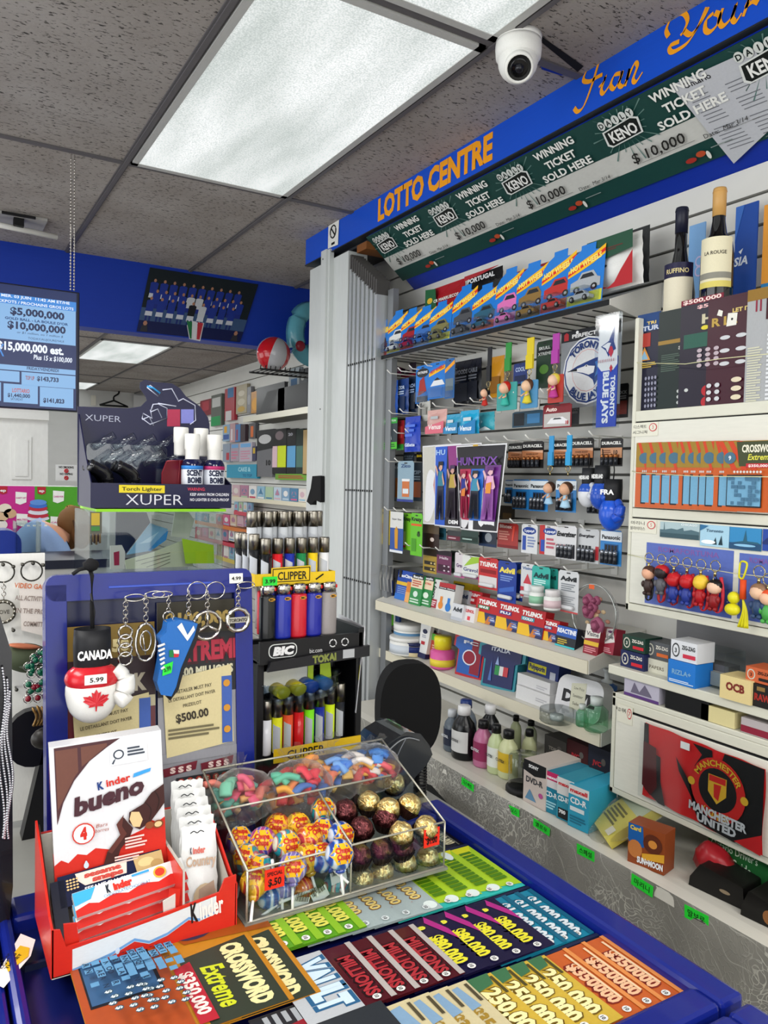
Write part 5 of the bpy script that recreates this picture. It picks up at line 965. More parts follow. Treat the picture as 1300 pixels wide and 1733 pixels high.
# toy boxing gloves
def glove(label, px, py, X, s, cuff, fist, thumb, txt, rot=RW, group='toy boxing gloves on the pegs', stripe=None):
    p = P(px,py,0,X) if rot[2] == RW[2] else P(px,py,1,X); t = thing('boxing_glove',label,'boxing glove',p,rot,group)
    m = MB(); m.lathe([(.020*s,-.055*s),(.0225*s,-.05*s),(.0235*s,-.02*s),(.0225*s,0),(.0215*s,0),(.02*s,-.03*s)],K(cuff,.5),20,sy=.8); cf = m.build('cuff',t); m = MB(); m.text(txt,0,-.036*s,.011*s,-.0195*s,K('#f2f2f0'),.042*s,.04); m.build('cuff_lettering',cf)
    def fn(d): return 1+.03*noise.noise(Vector((d.x*2,d.z*2,s)))
    m = MB(); m.ball((0,-.002*s,-.082*s),(.033*s,.026*s,.04*s),K(fist,.25,0,.3),24,16,fn)
    m.build('glove_body',t)
    if stripe:
        m = MB(); m.ball((0,-.002*s,-.084*s),(.0335*s,.0265*s,.0405*s),K(stripe,.25,0,.3),24,16,lambda d: fn(d)*(1.0 if d.z < .35 else .93)); m.build('front_panel',t)
    m = MB(); m.tube(crom([(.026*s,-.012*s,-.052*s),(.038*s,-.016*s,-.065*s),(.036*s,-.02*s,-.085*s),(.026*s,-.024*s,-.092*s)],5),[.009*s]*5+[.012*s]*10+[.008*s],K(thumb,.25,0,.3),10); m.build('thumb',t)
    m = MB(); m.tube([(0,0,0),(.002,0,.02*s),(-.002,0,.045*s)],.0015*s,K('#1a1a1c'),6); m.build('cord',t)
    return t
x,y = V('b',1032,238); glove('small blue and white toy boxing glove, leftmost of the three on the pegs',x,y,1.545,.86,'#15171c','#2453b4','#c4c8d0','NEDERLAND',stripe='#d4d6da')
x,y = V('b',1092,228); glove('blue and white toy boxing glove in the middle of the three',x,y,1.54,.95,'#15171c','#2050b8','#2050b8','NEDERLAND',stripe='#1c4cb4')
x,y = V('b',1140,288); glove('large glossy blue toy boxing glove nearest the cabinet',x,y,1.53,1.1,'#111216','#1d56cc','#1a4cc0','FRA')
# rose dome: clear disc with dried roses
p = P(*V('c',1095,300),0,1.60); c = P(*V('c',1095,240),0,1.60); t = thing('rose_ornament','clear round ornament holding dusty pink roses at the right end of the medicine shelf','ornament',(1.60,c.y,c.z),RW)
m = MB(); m.ring((0,.0,0),.082,.0022,K('#b8bcb8',.15,.5),'y',40); m.tube([(0,0,-.082),(0,.01,-.12)],.002,STEEL,6); m.build('hoop',t)
m = MB(); m.ball((0,.012,0),(.08,.02,.08),BAG,28,16); m.build('clear_shell',t)
PK = K('#9c5470',.6); PK2 = K('#74304c',.6)
for i,(x,z,r) in enumerate(((-.008,.035,.02),(-.006,.008,.023),(.028,-.028,.024),(.022,.04,.013),(.012,.02,.014))):
    m = MB()
    for k in range(3): m.ball((x,-.012-.004*k,z),(r*(1-.28*k),.012,r*(1-.28*k)),PK if k % 2 == 0 else PK2,14,8,lambda d,k=k: 1+.07*math.sin(5*math.atan2(d.z,d.x)+k))
    m.build('rose',t)
m = MB()
for k in range(14): a = k*2.4; m.ball((.02+.045*math.cos(a)*(k/14),-.008,.0+.06*math.sin(a)*(k/14)),(.009,.003,.006),K('#9c6a58' if k%2 else '#b8a07c',.6),8,5)
m.build('dried_leaves',t)
m = MB(); m.flat([(-.008,.07),(.012,.07),(.012,.082),(-.008,.082)],-.012,K('#e0602c')); m.build('price_sticker',t)
# ---- boxes standing on the tilted medicine shelf ----
def sbox(label, bx, pl, base, ops, D=.035, side=None, rz=-PI/2, tilt=18, name='medicine_box', cat='medicine box', group='medicine boxes on the tilted shelf', lift=0, push=0):
    a,W,H = std(bx,pl); a = a+Vector((push,0,0)); a = a + pl[1]*(.001+lift)
    return carton(name,label,cat,a,W,H,D,base,ops,(-R(tilt)*.55,0,rz),group,side)
def tyl(sub,sc,txt='TYLENOL'): return ('#b81c24',[('t',txt,.5,.74,.15,'#f2efec',.82,.06,.12),('p',[(0,.42),(0,0),(.55,0),(.42,.42)],'#e8b828'),('p',[(.42,.42),(.55,0),(1,0),(1,.42)],'#28305c'),('p',[(.5,.0),(.62,.3),(.8,.28),(.72,0)],'#c87830'),('r',.1,.54,.62,.68,sc),('t',sub,.36,.57,.08,'#f0f0f0',.42,.05),('e',.82,.2,.1,.08,'#c8d0dc'),('f',.66,.1,.96,.36,3,'#5a6aa8')])
md = [((182,45,258,180),('#1c48a4',[('t','NeoCitran',.5,.78,.1,'#e8ecf4',.9,.05),('r',.0,.5,.7,.62,'#e0b830'),('f',.1,.2,.9,.46,4,'#7090d0'),('r',0,0,1,.2,'#2a70c8')]),'blue cold remedy box at the left end of the medicine shelf'),
 ((228,95,250,188),('#d8802c',[('r',0,0,1,.5,'#e8a860')]),'thin orange box peeking out right of the blue cold remedy box'),
 ((246,62,298,200),('#2c8a48',[('r',0,.86,1,1,'#16181a'),('t','Benylin',.5,.89,.07,'#e8e8e8',.8,.04),('r',.0,.56,1,.86,'#e4d4b4'),('f',.1,.6,.9,.82,3,'#c0503c'),('e',.5,.36,.2,.1,'#d8e8dc'),('f',.1,.05,.9,.22,2,'#c8e0cc')]),'green and cream syrup box with a black top, left one of two'),
 ((294,68,345,206),('#2a8444',[('r',0,.86,1,1,'#16181a'),('t','Benylin',.5,.89,.07,'#e8e8e8',.8,.04),('r',.0,.56,1,.86,'#e8d0b0'),('t','EXTRA',.5,.72,.06,'#c83c30',.7,.04),('e',.5,.36,.24,.1,'#e0ecdc'),('f',.1,.05,.9,.22,2,'#c8e0cc')]),'green and cream syrup box with a black top, right one of two'),
 ((338,82,376,212),('#d8d8d4',[('t',"Buckley's",.5,.5,.2,'#202024',1.6,.03,0,PI/2),('r',0,0,1,.3,'#a02838'),('f',.15,.05,.85,.25,3,'#e8c8cc')]),'tall white and maroon cough syrup box'),
 ((372,98,410,224),('#dcdcd8',[('r',0,.84,1,1,'#b02830'),('r',0,.76,1,.84,'#18181c'),('t','Otrivin',.5,.79,.04,'#f0f0f0',.8,.03),('e',.5,.18,.28,.14,'#e08830'),('r',.36,.3,.64,.5,'#e08830')]),'white nasal spray box with an orange bottle picture'),
 ((404,104,445,236),('#dcdcd8',[('r',0,.84,1,1,'#b02830'),('r',0,.76,1,.84,'#18181c'),('t','Otrivin',.5,.79,.04,'#f0f0f0',.8,.03),('e',.5,.18,.3,.15,'#2878c8'),('r',.36,.3,.64,.5,'#2878c8')]),'white nasal spray box with a blue bottle picture'),
 ((446,98,536,150),('#e4c020',[('r',.1,.5,.6,.8,'#2c2c24')]),'yellow box standing behind the small painkiller boxes'),
 ((440,196,490,272),('#d4d6da',[('t','Advil',.5,.55,.24,'#1c2430',.8,.05),('r',0,0,1,.2,'#b8bcc4')]),'white painkiller box with black lettering, front row'),
 ((484,206,546,276),('#e0dcdc',[('t','TYLENOL',.5,.6,.18,'#c82c34',.85,.05),('r',.5,.1,.7,.35,'#e0404c')]),'white painkiller box with red lettering, front row'),
 ((545,168,648,286),tyl('SINUS','#2c7c50'),'red and yellow painkiller box with a green stripe'),
 ((642,192,750,316),tyl('FLU','#3c3c84'),'red and yellow painkiller box with a navy stripe'),
 ((742,220,858,346),tyl('COLD','#2c98a8'),'red and yellow painkiller box with a teal stripe'),
 ((848,268,926,366),tyl('BODY PAIN','#3c5c9c'),'smaller red and yellow painkiller box right of the teal-striped one'),
 ((918,302,1008,396),('#20242c',[('r',0,.5,1,1,'#2c5cb4'),('t','REACTINE',.5,.68,.2,'#f0f2f6',.95,.05),('f',.1,.1,.6,.4,3,'#c0a83c'),('r',.0,.0,1,.08,'#3cc0c8')]),'black and blue allergy tablet box'),
 ((1045,292,1112,428),('#8c1c2c',[('p',[(0,.5),(1,.6),(1,1),(0,1)],'#e0dcd4'),('t','Visine',.5,.62,.14,'#3c3c44',.85,.02),('e',.5,.86,.2,.05,'#5c2c5c'),('r',0,.3,1,.44,'#e0b430'),('f',.1,.05,.9,.25,3,'#d88890')]),'maroon and cream eye drop box with a yellow band, left of a pair'),
 ((1106,304,1184,422),('#a02c40',[('p',[(.2,.3),(1,.5),(.8,1),(0,.9)],'#e4e0dc'),('t','Visine',.5,.6,.15,'#3c3c44',.8,.02),('e',.7,.86,.16,.05,'#5c2c5c'),('f',.3,.05,.9,.25,3,'#e0a0a8')]),'maroon and white eye drop box, right of a pair')]
for bx,(base,ops),lab in md: sbox(lab,Cc(*bx),S1,base,ops)
sbox('small white painkiller box stacked behind the front row',Cc(444,150,492,210),S1,'#c4c8d0',[('t','Advil',.5,.4,.3,'#1c2c5c',.8,.05)],lift=.012,push=.03)
sbox('small red painkiller box behind the white and red one',Cc(488,155,550,215),S1,'#b8242c',[('t','TYLENOL',.5,.6,.2,'#f0e8e8',.85,.05),('r',.1,.2,.5,.4,'#f0d8d8')],lift=.012,push=.03)
for bx,cap,lab in (((812,112,862,200),'#d8dcd8','white pill bottle with a green label hanging low in front of the teal card'),((880,130,935,222),'#dcd8d8','white pill bottle hanging low in front of the silver card')):
    cy,W,z,H = wbox(Cc(*bx),1.56); t = thing('pill_bottle',lab,'bottle',(1.56,cy,z),RW,'pill bottles on the cards')
    m = MB(); r = W/2; m.lathe([(0,0),(r*.95,0),(r,.004),(r,H*.62),(r*.75,H*.7)],K('#e2e4e0',.3),20); m.build('body',t)
    m = MB(); m.lathe([(r*1.01,H*.12),(r*1.01,H*.5)],K('#8cc0a0' if 'green' in lab else '#d8c0c4',.4),20); m.build('paper_label',t)
    m = MB(); m.lathe([(r*.85,H*.68),(r*.88,H*.98),(r*.8,H),(0,H)],K(cap,.3),20); m.build('cap',t)
# ---- lower tilted shelf ----
def lath(name,label,cat,bx,pl,parts,group=None,rot=(0,0,0),n=24,sy=1,push=0):
    a,W,H = std(bx,pl); a = a+Vector((push,0,0))+pl[1]*.001; r = W/2*.94; t = thing(name,label,cat,a,rot,group)
    for pn,prof,mm in parts:
        m = MB(); m.lathe([(x*r,z*H) for x,z in prof],mm,n,sy=sy); m.build(pn,t)
    return t
WP = K('#e4e4e0',.3)
lath('cream_jar','squat white cream jar on top of the larger jar on the lower shelf','jar',Cc(212,282,300,345),(S2[0]+S2[1]*.045,S2[1]),[('body',[(0,0),(.95,0),(1,.1),(1,.5),(.9,.55)],WP),('paper_label',[(1.01,.12),(1.01,.42)],K('#5c8cb4',.4)),('lid',[(1.02,.56),(1.02,.95),(.95,1),(0,1)],WP)],'cream jars on the lower shelf')
lath('cream_jar','larger white cream jar under the squat one at the left end','jar',Cc(196,340,292,420),S2,[('body',[(0,0),(.95,0),(1,.08),(1,.7),(.9,.78)],WP),('paper_label',[(1.01,.12),(1.01,.6)],K('#c8d0d8',.4)),('lid',[(1.02,.78),(1.02,.97),(.95,1),(0,1)],WP)],'cream jars on the lower shelf')
lath('petroleum_jelly_jar','small cream jar with a navy label beside the white jars','jar',Cc(246,368,302,430),S2,[('body',[(0,0),(.95,0),(1,.08),(1,.7),(.9,.75)],K('#d8c8a0',.3)),('paper_label',[(1.02,.3),(1.02,.72)],K('#1c2c6c',.4)),('lid',[(1.02,.76),(1.02,.97),(.95,1),(0,1)],K('#1c2450',.3))],'cream jars on the lower shelf')
for bx,lab,c2 in (((290,292,345,444),'white hand cream tube with a navy cap in front','#b83038'),((345,300,385,430),'white hand cream tube with a red panel behind the first','#a02c34')):
    a,W,H = std(Cc(*bx),S2); t = thing('cream_tube',lab,'tube',a+Vector((0,0,.001)),(-R(8),0,-PI/2),'tubes on the lower shelf'); w = W*.42
    m = MB(); m.prism([(-w*.75,H*.14),(w*.75,H*.14),(w,H),(-w,H)],-.010,.006,K('#e4e4e2',.3)); G(m,W,H,[('e',.5,.8,.2,.07,'#1c2448'),('f',.3,.6,.7,.7,2,'#a0a4b0'),('r',.3,.4,.6,.5,c2)],-.010); m.build('body',t)
    m = MB(); m.rbox(-w*.8,w*.8,-.014,.010,0,H*.15,K('#1a2250',.3),.003); m.build('cap',t)
sbox('small red and green tube box behind the pink vitamin bottle',Cc(342,335,380,455),S2,'#b84a34',[('r',0,.75,1,1,'#5cb040'),('f',.2,.1,.8,.6,6,'#e0b8a0')],.03,name='lotion_box',cat='box',group='things on the lower shelf',tilt=10)
lath('vitamin_bottle','pink and yellow vitamin bottle with a yellow cap','bottle',Cc(368,342,438,486),S2,[('body',[(0,0),(.95,0),(1,.05),(1,.52),(.7,.6)],K('#d85a9c',.35)),('paper_label',[(1.02,.08),(1.02,.3)],K('#e4cc3c',.4)),('cap',[(.7,.6),(.72,.95),(.65,1),(0,1)],K('#e8dc30',.3))],'things on the lower shelf')
def jersey(label, bx, frame, c1, c2, txt, rz):
    a,W,H = std(Cc(*bx),S2); t = thing('jersey_case',label,'lunch box',a+Vector((.01,0,.002)),(-R(10),0,rz),'football jersey lunch boxes'); 
    shp = lambda s,k: [(x*W*s,z*H*k+H*(1-k)/2) for x,z in ((-.36,0),(.36,0),(.36,.6),(.5,.66),(.5,.9),(.3,1),(.12,.97),(0,.93),(-.12,.97),(-.3,1),(-.5,.9),(-.5,.66),(-.36,.6))]
    m = MB(); m.prism(shp(1,1),-.0,.05,K(frame,.3)); m.build('case',t,bev=.003)
    m = MB(); m.prism(shp(.86,.88),-.004,.0,K(c1,.3)); m.build('front_panel',t,bev=.001)
    m = MB(); G(m,W,H,[('p',[(.54,.1),(.8,.1),(.8,.62),(.88,.68),(.88,.86),(.7,.93),(.54,.9)],c2)] if c2 else [],-.004); 
    G(m,W,H,[('e',.5,.46,.19,.18,'#d8dce4'),('e',.5,.46,.16,.15,c2 or c1),('t',txt,.5,.76,.07,'#e8ecf0',.4,.03)] if c2 else [('t',txt,.5,.8,.08,'#d8dce8',.4,.03),('r',.42,.3,.52,.5,'#2c8c4c'),('r',.52,.3,.6,.5,'#d8d8d8'),('r',.6,.3,.7,.5,'#c03c44'),('p',[(.3,.15),(.34,.6),(.37,.15)],'#4c6cac'),('p',[(.42,.52),(.46,.7),(.5,.52)],'#8ca0cc')],-.0052); m.build('emblem',t)
jersey('red shirt-shaped lunch box with a blue and red front','' or (437,338,576,536),'#b8202c','#2058a8','#8c1c30','FC',-PI/2+.15)
jersey('turquoise shirt-shaped lunch box with a navy front',(556,378,728,590),'#2f8c9c','#1c2458',None,'ITALIA',-PI/2+.22)
sbox('narrow white and navy ointment box behind the long navy box',Cc(742,418,800,530),S2,'#dcdcd8',[('r',0,.1,.5,.7,'#1c3c84'),('f',.1,.75,.9,.95,2,'#303848')],.04,name='ointment_box',cat='box',group='things on the lower shelf',tilt=10,push=.03)
sbox('long navy ointment box with a yellow label on two white soap boxes',Cc(786,432,930,540),(S2[0]+S2[1]*.05,S2[1]),'#1e2f6c',[('r',.04,.2,.62,.55,'#c8c020'),('t','Polysporin',.33,.3,.2,'#1c2c5c',.5,.05),('p',[(.2,.55),(1,.9),(1,1),(.2,1)],'#28407c'),('r',.75,.08,.92,.4,'#b8bcc8')],.05,name='ointment_box',cat='box',group='things on the lower shelf',tilt=10)
sbox('white soap box, upper of two under the navy ointment box',Cc(742,535,892,598),(S2[0]+S2[1]*.027,S2[1]),'#d8d8d8',[('f',.6,.3,.95,.6,2,'#b8b8bc')],.06,name='soap_box',cat='box',group='soap boxes on the lower shelf',tilt=6)
sbox('white soap box, lower of two under the navy ointment box',Cc(736,592,890,655),S2,'#dcdcdc',[('f',.6,.3,.95,.6,2,'#b8b8bc')],.06,name='soap_box',cat='box',group='soap boxes on the lower shelf',tilt=6)
a,W,H = std(Cc(890,540,1080,735),S2); t = thing('soap_case','rounded white soap case with black lettering and a taped handwritten note','case',a+Vector((.02,0,.002)),(-R(14),0,-PI/2+.1))
m = MB(); m.prism(rrect(-W/2,0,W/2,H,H*.28,6),0,.05,K('#dadadc',.25)); m.build('case',t,bev=.006)
m = MB(); G(m,W,H,[('t','D VE',.5,.38,.26,'#16161a',.72,.06),('e',.37,.52,.0,.0,'#d8d8d8'),('p',[(.34,.22),(.66,.26),(.62,.9),(.3,.82)],'#d0cfb8'),('t','Low Price',.48,.7,.07,'#4c4a40',.22),('t','Sanitizer',.48,.52,.07,'#4c4a40',.22),('t','Sale',.46,.34,.07,'#4c4a40',.14)]); m.build('lettering_and_note',t)
lath('pump_bottle','white pump bottle with a blue body behind the soap case','bottle',Cc(1060,500,1135,645),(S2[0]+S2[1]*.03,S2[1]),[('body',[(0,0),(.95,0),(1,.05),(1,.45),(.5,.55)],K('#3868b0',.3)),('pump',[(.55,.5),(.55,.62),(.25,.66),(.25,.9),(.4,.92),(.4,1),(0,1)],K('#e0e4e4',.3))],'things on the lower shelf',push=.05)
for bx,lab,c in (((1062,622,1150,775),'clear gel bottle with a green cap lying against the soap case','#d8f0e0'),((1020,655,1065,755),'small green gel bottle in front of the soap case','#c8ecd8'),((868,672,985,735),'small clear plastic tub in front of the soap case','#d8dcdc')):
    lath('gel_bottle' if 'tub' not in lab else 'plastic_tub',lab,'bottle' if 'tub' not in lab else 'tub',Cc(*bx),S2,[('body',[(0,0),(.9,0),(1,.05),(1,.6),(.5,.78)] if 'tub' not in lab else [(0,.0),(.9,0),(1,.1),(1,.95),(.95,.95)],clear('gel_'+c.strip('#'),c,.2,.1)),('cap',[(.5,.76),(.52,1),(0,1)] if 'tub' not in lab else [(.4,.15),(.4,.5),(0,.5)],K('#d4dcd8',.3))],'small clear bottles on the lower shelf',n=18)
# ---- bottles on the counter ----
def cbottle(bx, lab, body, cap, label=None, nm='bottle', see=False, neck=.45, push=0, name='lotion_bottle', lz=(.15,.55)):
    mt = clear('liquid_'+body.strip('#'),body,.2,.08) if see else K(body,.25)
    a,W,H = std(bx,S3); t = thing(name,lab,'bottle',a+Vector((push,0,.001)),(0,0,-PI/2),'bottles on the back counter'); r = W/2*.92
    m = MB(); m.lathe([(0,0),(r*.93,0),(r,H*.03),(r,H*.55),(r*.85,H*.68),(r*neck,H*.8),(r*neck,H*.84)],mt,24,sy=.85); m.build('body',t)
    if see: m = MB(); m.lathe([(0,.004),(r*.86,.006),(r*.9,H*.5),(r*.8,H*.6),(0,H*.6)],K(body,.4),20,sy=.85); m.build('liquid',t)
    if label:
        m = MB(); v = []; 
        for k in range(13): an = -PI/2-1.2+2.4*k/12; v += [((r*1.015)*math.cos(an),(r*1.015*.86)*math.sin(an),H*lz[0]),((r*1.015)*math.cos(an),(r*1.015*.86)*math.sin(an),H*lz[1])]
        m.add(v,[(2*k,2*k+2,2*k+3,2*k+1) for k in range(12)],K(label,.4),True)
        m.text(nm,-.0,H*(lz[0]+lz[1])/2,.008,-r*.95,K('#20242c' if label[1] in 'cdef' else '#d8dce0'),r*1.2,.03); m.build('paper_label',t)
    m = MB(); m.lathe([(r*(neck+.06),H*.83),(r*(neck+.04),H*.985),(r*neck*.9,H),(0,H)],K(cap,.35),16); m.build('cap',t)
cbottle(Gg(105,15,162,195),'large pale blue bottle at the left end, behind the black bottles','#7c8894','#1c3470','#c8ccd4','AGEEZ',push=.06)
cbottle(Gg(108,45,152,195),'clear bottle with a dark label left of the black bottle','#56606a','#c8ccd0','#1c2438','ALCOHOL',push=.01)
cbottle(Gg(150,28,214,220),'large black peroxide bottle with a white label, in front','#131416','#dcdcdc','#c8c8c6','PEROXIDE',name='peroxide_bottle')
cbottle(Gg(212,32,268,218),'second black peroxide bottle right of the front one','#121316','#dcdcdc','#88909c','FIRST',push=.04,name='peroxide_bottle')
cbottle(Gg(226,82,280,250),'bottle of pink nail polish remover with a black cap','#b86c90','#121214','#8c2c54','CUTEX',name='remover_bottle')
cbottle(Gg(276,98,324,275),'pale green remover bottle beside the pink one','#c0cc9c','#121214','#e0e4dc','CUTEX',name='remover_bottle')
cbottle(Gg(316,118,374,292),'pale yellow remover bottle with a yellow fruit label','#ccd0a0','#121214','#d8b430','CUTEX',name='remover_bottle')
cbottle(Gg(372,122,416,265),'pale yellow bottle without label right of the fruit-labelled one','#c4c89c','#141416',push=.03,name='remover_bottle')
cbottle(Gg(286,78,318,200),'pale green bottle half hidden behind the pink one','#b0b890','#121214',push=.08,name='remover_bottle')
cbottle(Gg(330,98,366,215),'pale bottle half hidden behind the yellow ones','#a8b090','#121214',push=.09,name='remover_bottle')
a,W,H = std(Gg(330,222,424,352),S3); t = thing('disc_spindle','clear disc spindle with a black base in front of the remover bottles','disc spindle',a+Vector((.03,0,.001)))
m = MB(); r = W/2; m.lathe([(0,0),(r,0),(r,.012),(r*.9,.018),(0,.018)],BLACK,28); m.build('base',t); m = MB(); m.lathe([(r*.88,.018),(r*.88,H),(r*.8,H+.004),(0,H+.004)],ACR,28); m.build('cover',t); m = MB(); m.lathe([(.008,.018),(.008,H*.8),(0,H*.8)],BLACK,12); m.build('spindle',t)
def cbox(bx,lab,base,ops,D=.06,rz=-PI/2+.12,push=0,name='disc_box',cat='box',lift=0,group='disc boxes on the counter'):
    a,W,H = std(bx,S3); return carton(name,lab,cat,a+Vector((push,0,.001+lift)),W,H,D,base,ops,(0,0,rz),group)
cbox(Gg(402,240,480,400),'black and cream box of recordable discs with a pink flash','#c8bcb4',[('p',[(0,.75),(.5,.68),(1,.75),(1,1),(0,1)],'#17171a'),('t','SONY',.45,.85,.07,'#e8e8e8',.45,.05),('t','DVD-R',.5,.5,.13,'#33343a',.75,.03),('p',[(.1,.1),(.3,.35),(.6,.1)],'#5c88a8'),('e',.8,.3,.1,.06,'#b04c8c')],.13,-PI/2+.05)
cbox(Gg(480,275,528,428),'teal disc box with a pink top beside the black and cream box','#1c7c98',[('r',0,.8,1,1,'#c02860'),('t','maxell',.5,.84,.07,'#f0e0e8',.85,.05),('r',.0,.62,1,.8,'#d8d4d4'),('t','CD-R',.5,.4,.12,'#e8f0f4',.8,.03),('f',.15,.1,.85,.3,3,'#9cd0dc')],.12)
cbox(Gg(526,300,582,456),'teal and white disc box with a black number panel','#2c8ca4',[('r',0,.6,1,1,'#d8d8d6'),('t','maxell',.5,.82,.08,'#c82c34',.85,.05),('t','CD-RW',.5,.45,.11,'#e8f0f4',.85,.04),('r',.1,.04,.7,.28,'#16181c'),('t','700',.35,.16,.08,'#e8e8e8',.4,.05)],.12)
cbox(Gg(568,330,636,486),'turquoise disc box with white front, corner of the large box','#2f9cbc',[('r',0,.78,1,1,'#dcdcda'),('t','maxell',.5,.84,.09,'#c82c34',.85,.05),('t','CD-R',.5,.58,.14,'#f0f4f6',.8,.03),('r',.1,.4,.8,.5,'#d8e4e8'),('f',.1,.1,.9,.3,3,'#1c6c88')],.13)
cbox(Gg(640,315,722,450),'turquoise disc box with a yellow corner beside the yellow bagged booklets','#3a9cb8',[('r',0,.7,1,1,'#e0e0dc'),('t','maxell',.55,.78,.12,'#c82c34',.8,.05),('r',0,.7,.2,1,'#e0cc3c'),('t','CD-R',.5,.4,.14,'#e8f0f4',.7,.03)],.1,push=.02)
for i,(bx,lab,c) in enumerate((((480,150,560,235),'grey cassette pack with a round window behind the remover bottles','#4c4a48'),((562,165,640,255),'dark red cassette pack stacked beside the grey one','#4c2428'),((640,185,722,290),'dark blue and red cassette pack beside the cabinet','#2c3040'))):
    a,W,H = std(Gg(*bx),(S3[0]+Vector((0,0,.0)),S3[1])); p = wbox(Gg(*bx),1.66)
    carton('cassette_pack',lab,'cassette pack',(1.66,p[0],CZ+.001),p[1],p[3]+max(p[2]-CZ,0)-.002,.08,c,[('t','JVC' if i else 'TDK',.4,.5,.12,'#c83840' if i else '#9c9890',.4,.05),('e',.7,.65,.1,.1,'#6c6864'),('f',.1,.1,.9,.35,3,'#8c8480')],RW,'cassette packs at the back of the counter')
# yellow booklets in a clear bag
a,W,H = std(Gg(612,350,800,550),S3); t = thing('booklet_bag','clear bag of yellow map booklets lying across the counter edge','bag',a+Vector((.02,.045,.022)),(-R(56),0,-PI/2-.5))
m = MB(); m.box(-.05,.05,0,.022,0,.17,K('#d8cc60',.4)); G(m,.1,.17,[('r',0,.45,1,1,'#b8c4ac'),('p',[(.1,.5),(.8,.6),(.9,.9),(.3,.95)],'#7ca8b0'),('f',.1,.15,.7,.4,5,'#5c5430'),('r',.7,.05,.92,.16,'#e8e4d0')]); m.build('booklets',t)
m = MB(); m.ball((0,.008,.085),(.07,.02,.11),BAG,20,12,lambda d: 1+.08*noise.noise(d*3)); m.build('clear_wrap',t); t.scale = (1.2,1.2,1.2)
# trading card boxes
a,W,H = std(Gg(778,430,922,630),S3); BLK='#16161a'
carton('card_game_box','orange and blue trading card box on the counter under the cabinet','box',a+Vector((.0,0,.001)),W*.8,min(H,.092),.05,'#8c4420',[('p',[(0,1),(.4,1),(.45,.5),(.1,.4),(0,.6)],'#1c5ca4'),('t','Card',.2,.86,.1,'#e0c040',.3,.05),('e',.2,.4,.2,.22,'#c07840'),('e',.68,.65,.26,.24,'#5c2c1c'),('e',.68,.65,.12,.1,'#d08a3c'),('p',[(.4,.35),(1,.5),(1,.3),(.4,.2)],'#d8a030'),('t','SUN+MOON',.62,.1,.14,'#e8ecf0',.7,.05)],(0,0,-PI/2+.25),'boxes on the counter under the cabinet')
p = P(*V('g',1035,560),0,1.42); t = thing('red_bag','crumpled red bag with white trim behind the trading card box','bag',(1.45,p.y,CZ+.001),RW); m = MB(); m.ball((0,.03,.04),(.045,.03,.04),K('#a02028',.3),18,12,lambda d: 1+.2*noise.noise(d*2.5)); m.build('bag_body',t)
cy,W,z,H = wbox(Gg(1078,490,1330,720),1.50); carton('study_guide','green driver study guide book standing behind the black boxes','book',(1.50,cy,CZ+.001),W,.092,.02,'#1c5c2c',[('t','Ontario Driver\'s',.4,.72,.17,'#b8d0b8',.7,.01),('t','Study Guide',.36,.4,.22,'#c0d8c0',.6,.01)],RW,'boxes on the counter under the cabinet')
for bx,lab in (((1010,570,1205,735),'black leather-look case lying on the counter under the team flag'),((1200,650,1330,830),'second black case at the right picture edge with a bronze leaf mark')):
    a,W,H = std(Gg(*bx),S3); t = thing('black_case',lab,'case',a+Vector((.0,0,.001)),(0,0,-PI/2+.1),'black cases on the counter'); m = MB(); W=min(W,.13)
    m.prism([(-W/2,0),(W/2,0),(W*.46,.045),(-W*.3,.055),(-W*.48,.02)],0,.09,K('#141312',.35)); m.build('case_body',t,bev=.003)
    m = MB(); m.flat(ell(.02,.02,.012,.004 if 'team' in lab else .014,14),-.001,K('#8c7c64' if 'team' in lab else '#8c5c34')); m.build('metal_badge',t)
# cigarette packs and glue strips hanging below the shelves at the far left
for i,(bx,c,lab,X) in enumerate((((104,15,160,130),'#6c1c2c','dark maroon pack hanging at the left end above the medicine shelf',1.66),((100,210,140,280),'#8c1c38','maroon pack hanging under the left end of the medicine shelf',1.6),((140,215,170,290),'#5cb028','lime pack hanging under the left end of the medicine shelf',1.6),((170,225,205,300),'#283c6c','navy pack hanging under the left end of the medicine shelf',1.61),((90,450,170,640),'#8c1c24','red strip of small wrapped packs hanging below the lower shelf',1.62))):
    ops = [('r',.1,.15,.5,.8,'#c8c4c0')] if i < 4 else [('r',.1+.3*(k%3),.04+.12*(k//3),.32+.3*(k%3),.12+.12*(k//3),'#c8b4ac' if k%2 else '#5c1018') for k in range(24)]
    pack('hanging_strip' if i == 4 else 'hanging_pack',lab,'hanging pack',Cc(*bx),X,c,ops,HK,.01)
# wire basket edge and grey hangers left of the medicine shelf
p = P(*V('b',150,660),0,1.62)
for i in range(5):
    t = thing('wire_hook_frame','pale wire hook frame left of the medicine shelf, %s'%nth(i,5),'hook',(1.62,p.y-.028*i,p.z),RW,'wire frames at the left end'); m = MB(); m.tube([(0,.12,0),(0,-.05,0),(0,-.055,-.05),(0,-.05,-.10)],.0018,K('#c8c8c4',.3),6); m.tube([(.008,.12,0),(.008,-.05,0),(.008,-.055,-.05)],.0018,K('#c8c8c4',.3),6); m.build('wires',t)
    t = thing('hanging_pen_pack','dark pen pack on the wire frames, %s'%nth(i,5),'hanging pack',(1.60,p.y-.012-.028*i,p.z-.012),RW,'pen packs at the left end'); m = MB(); m.box(-.009,.009,0,.004,-.15,0,K('#1c1c20',.3)); m.box(-.006,.006,-.002,0,-.14,-.05,K(('#7c1c2c','#2c2c34','#1c2c5c','#3c3c40','#24242c')[i],.3)); m.build('pack',t)
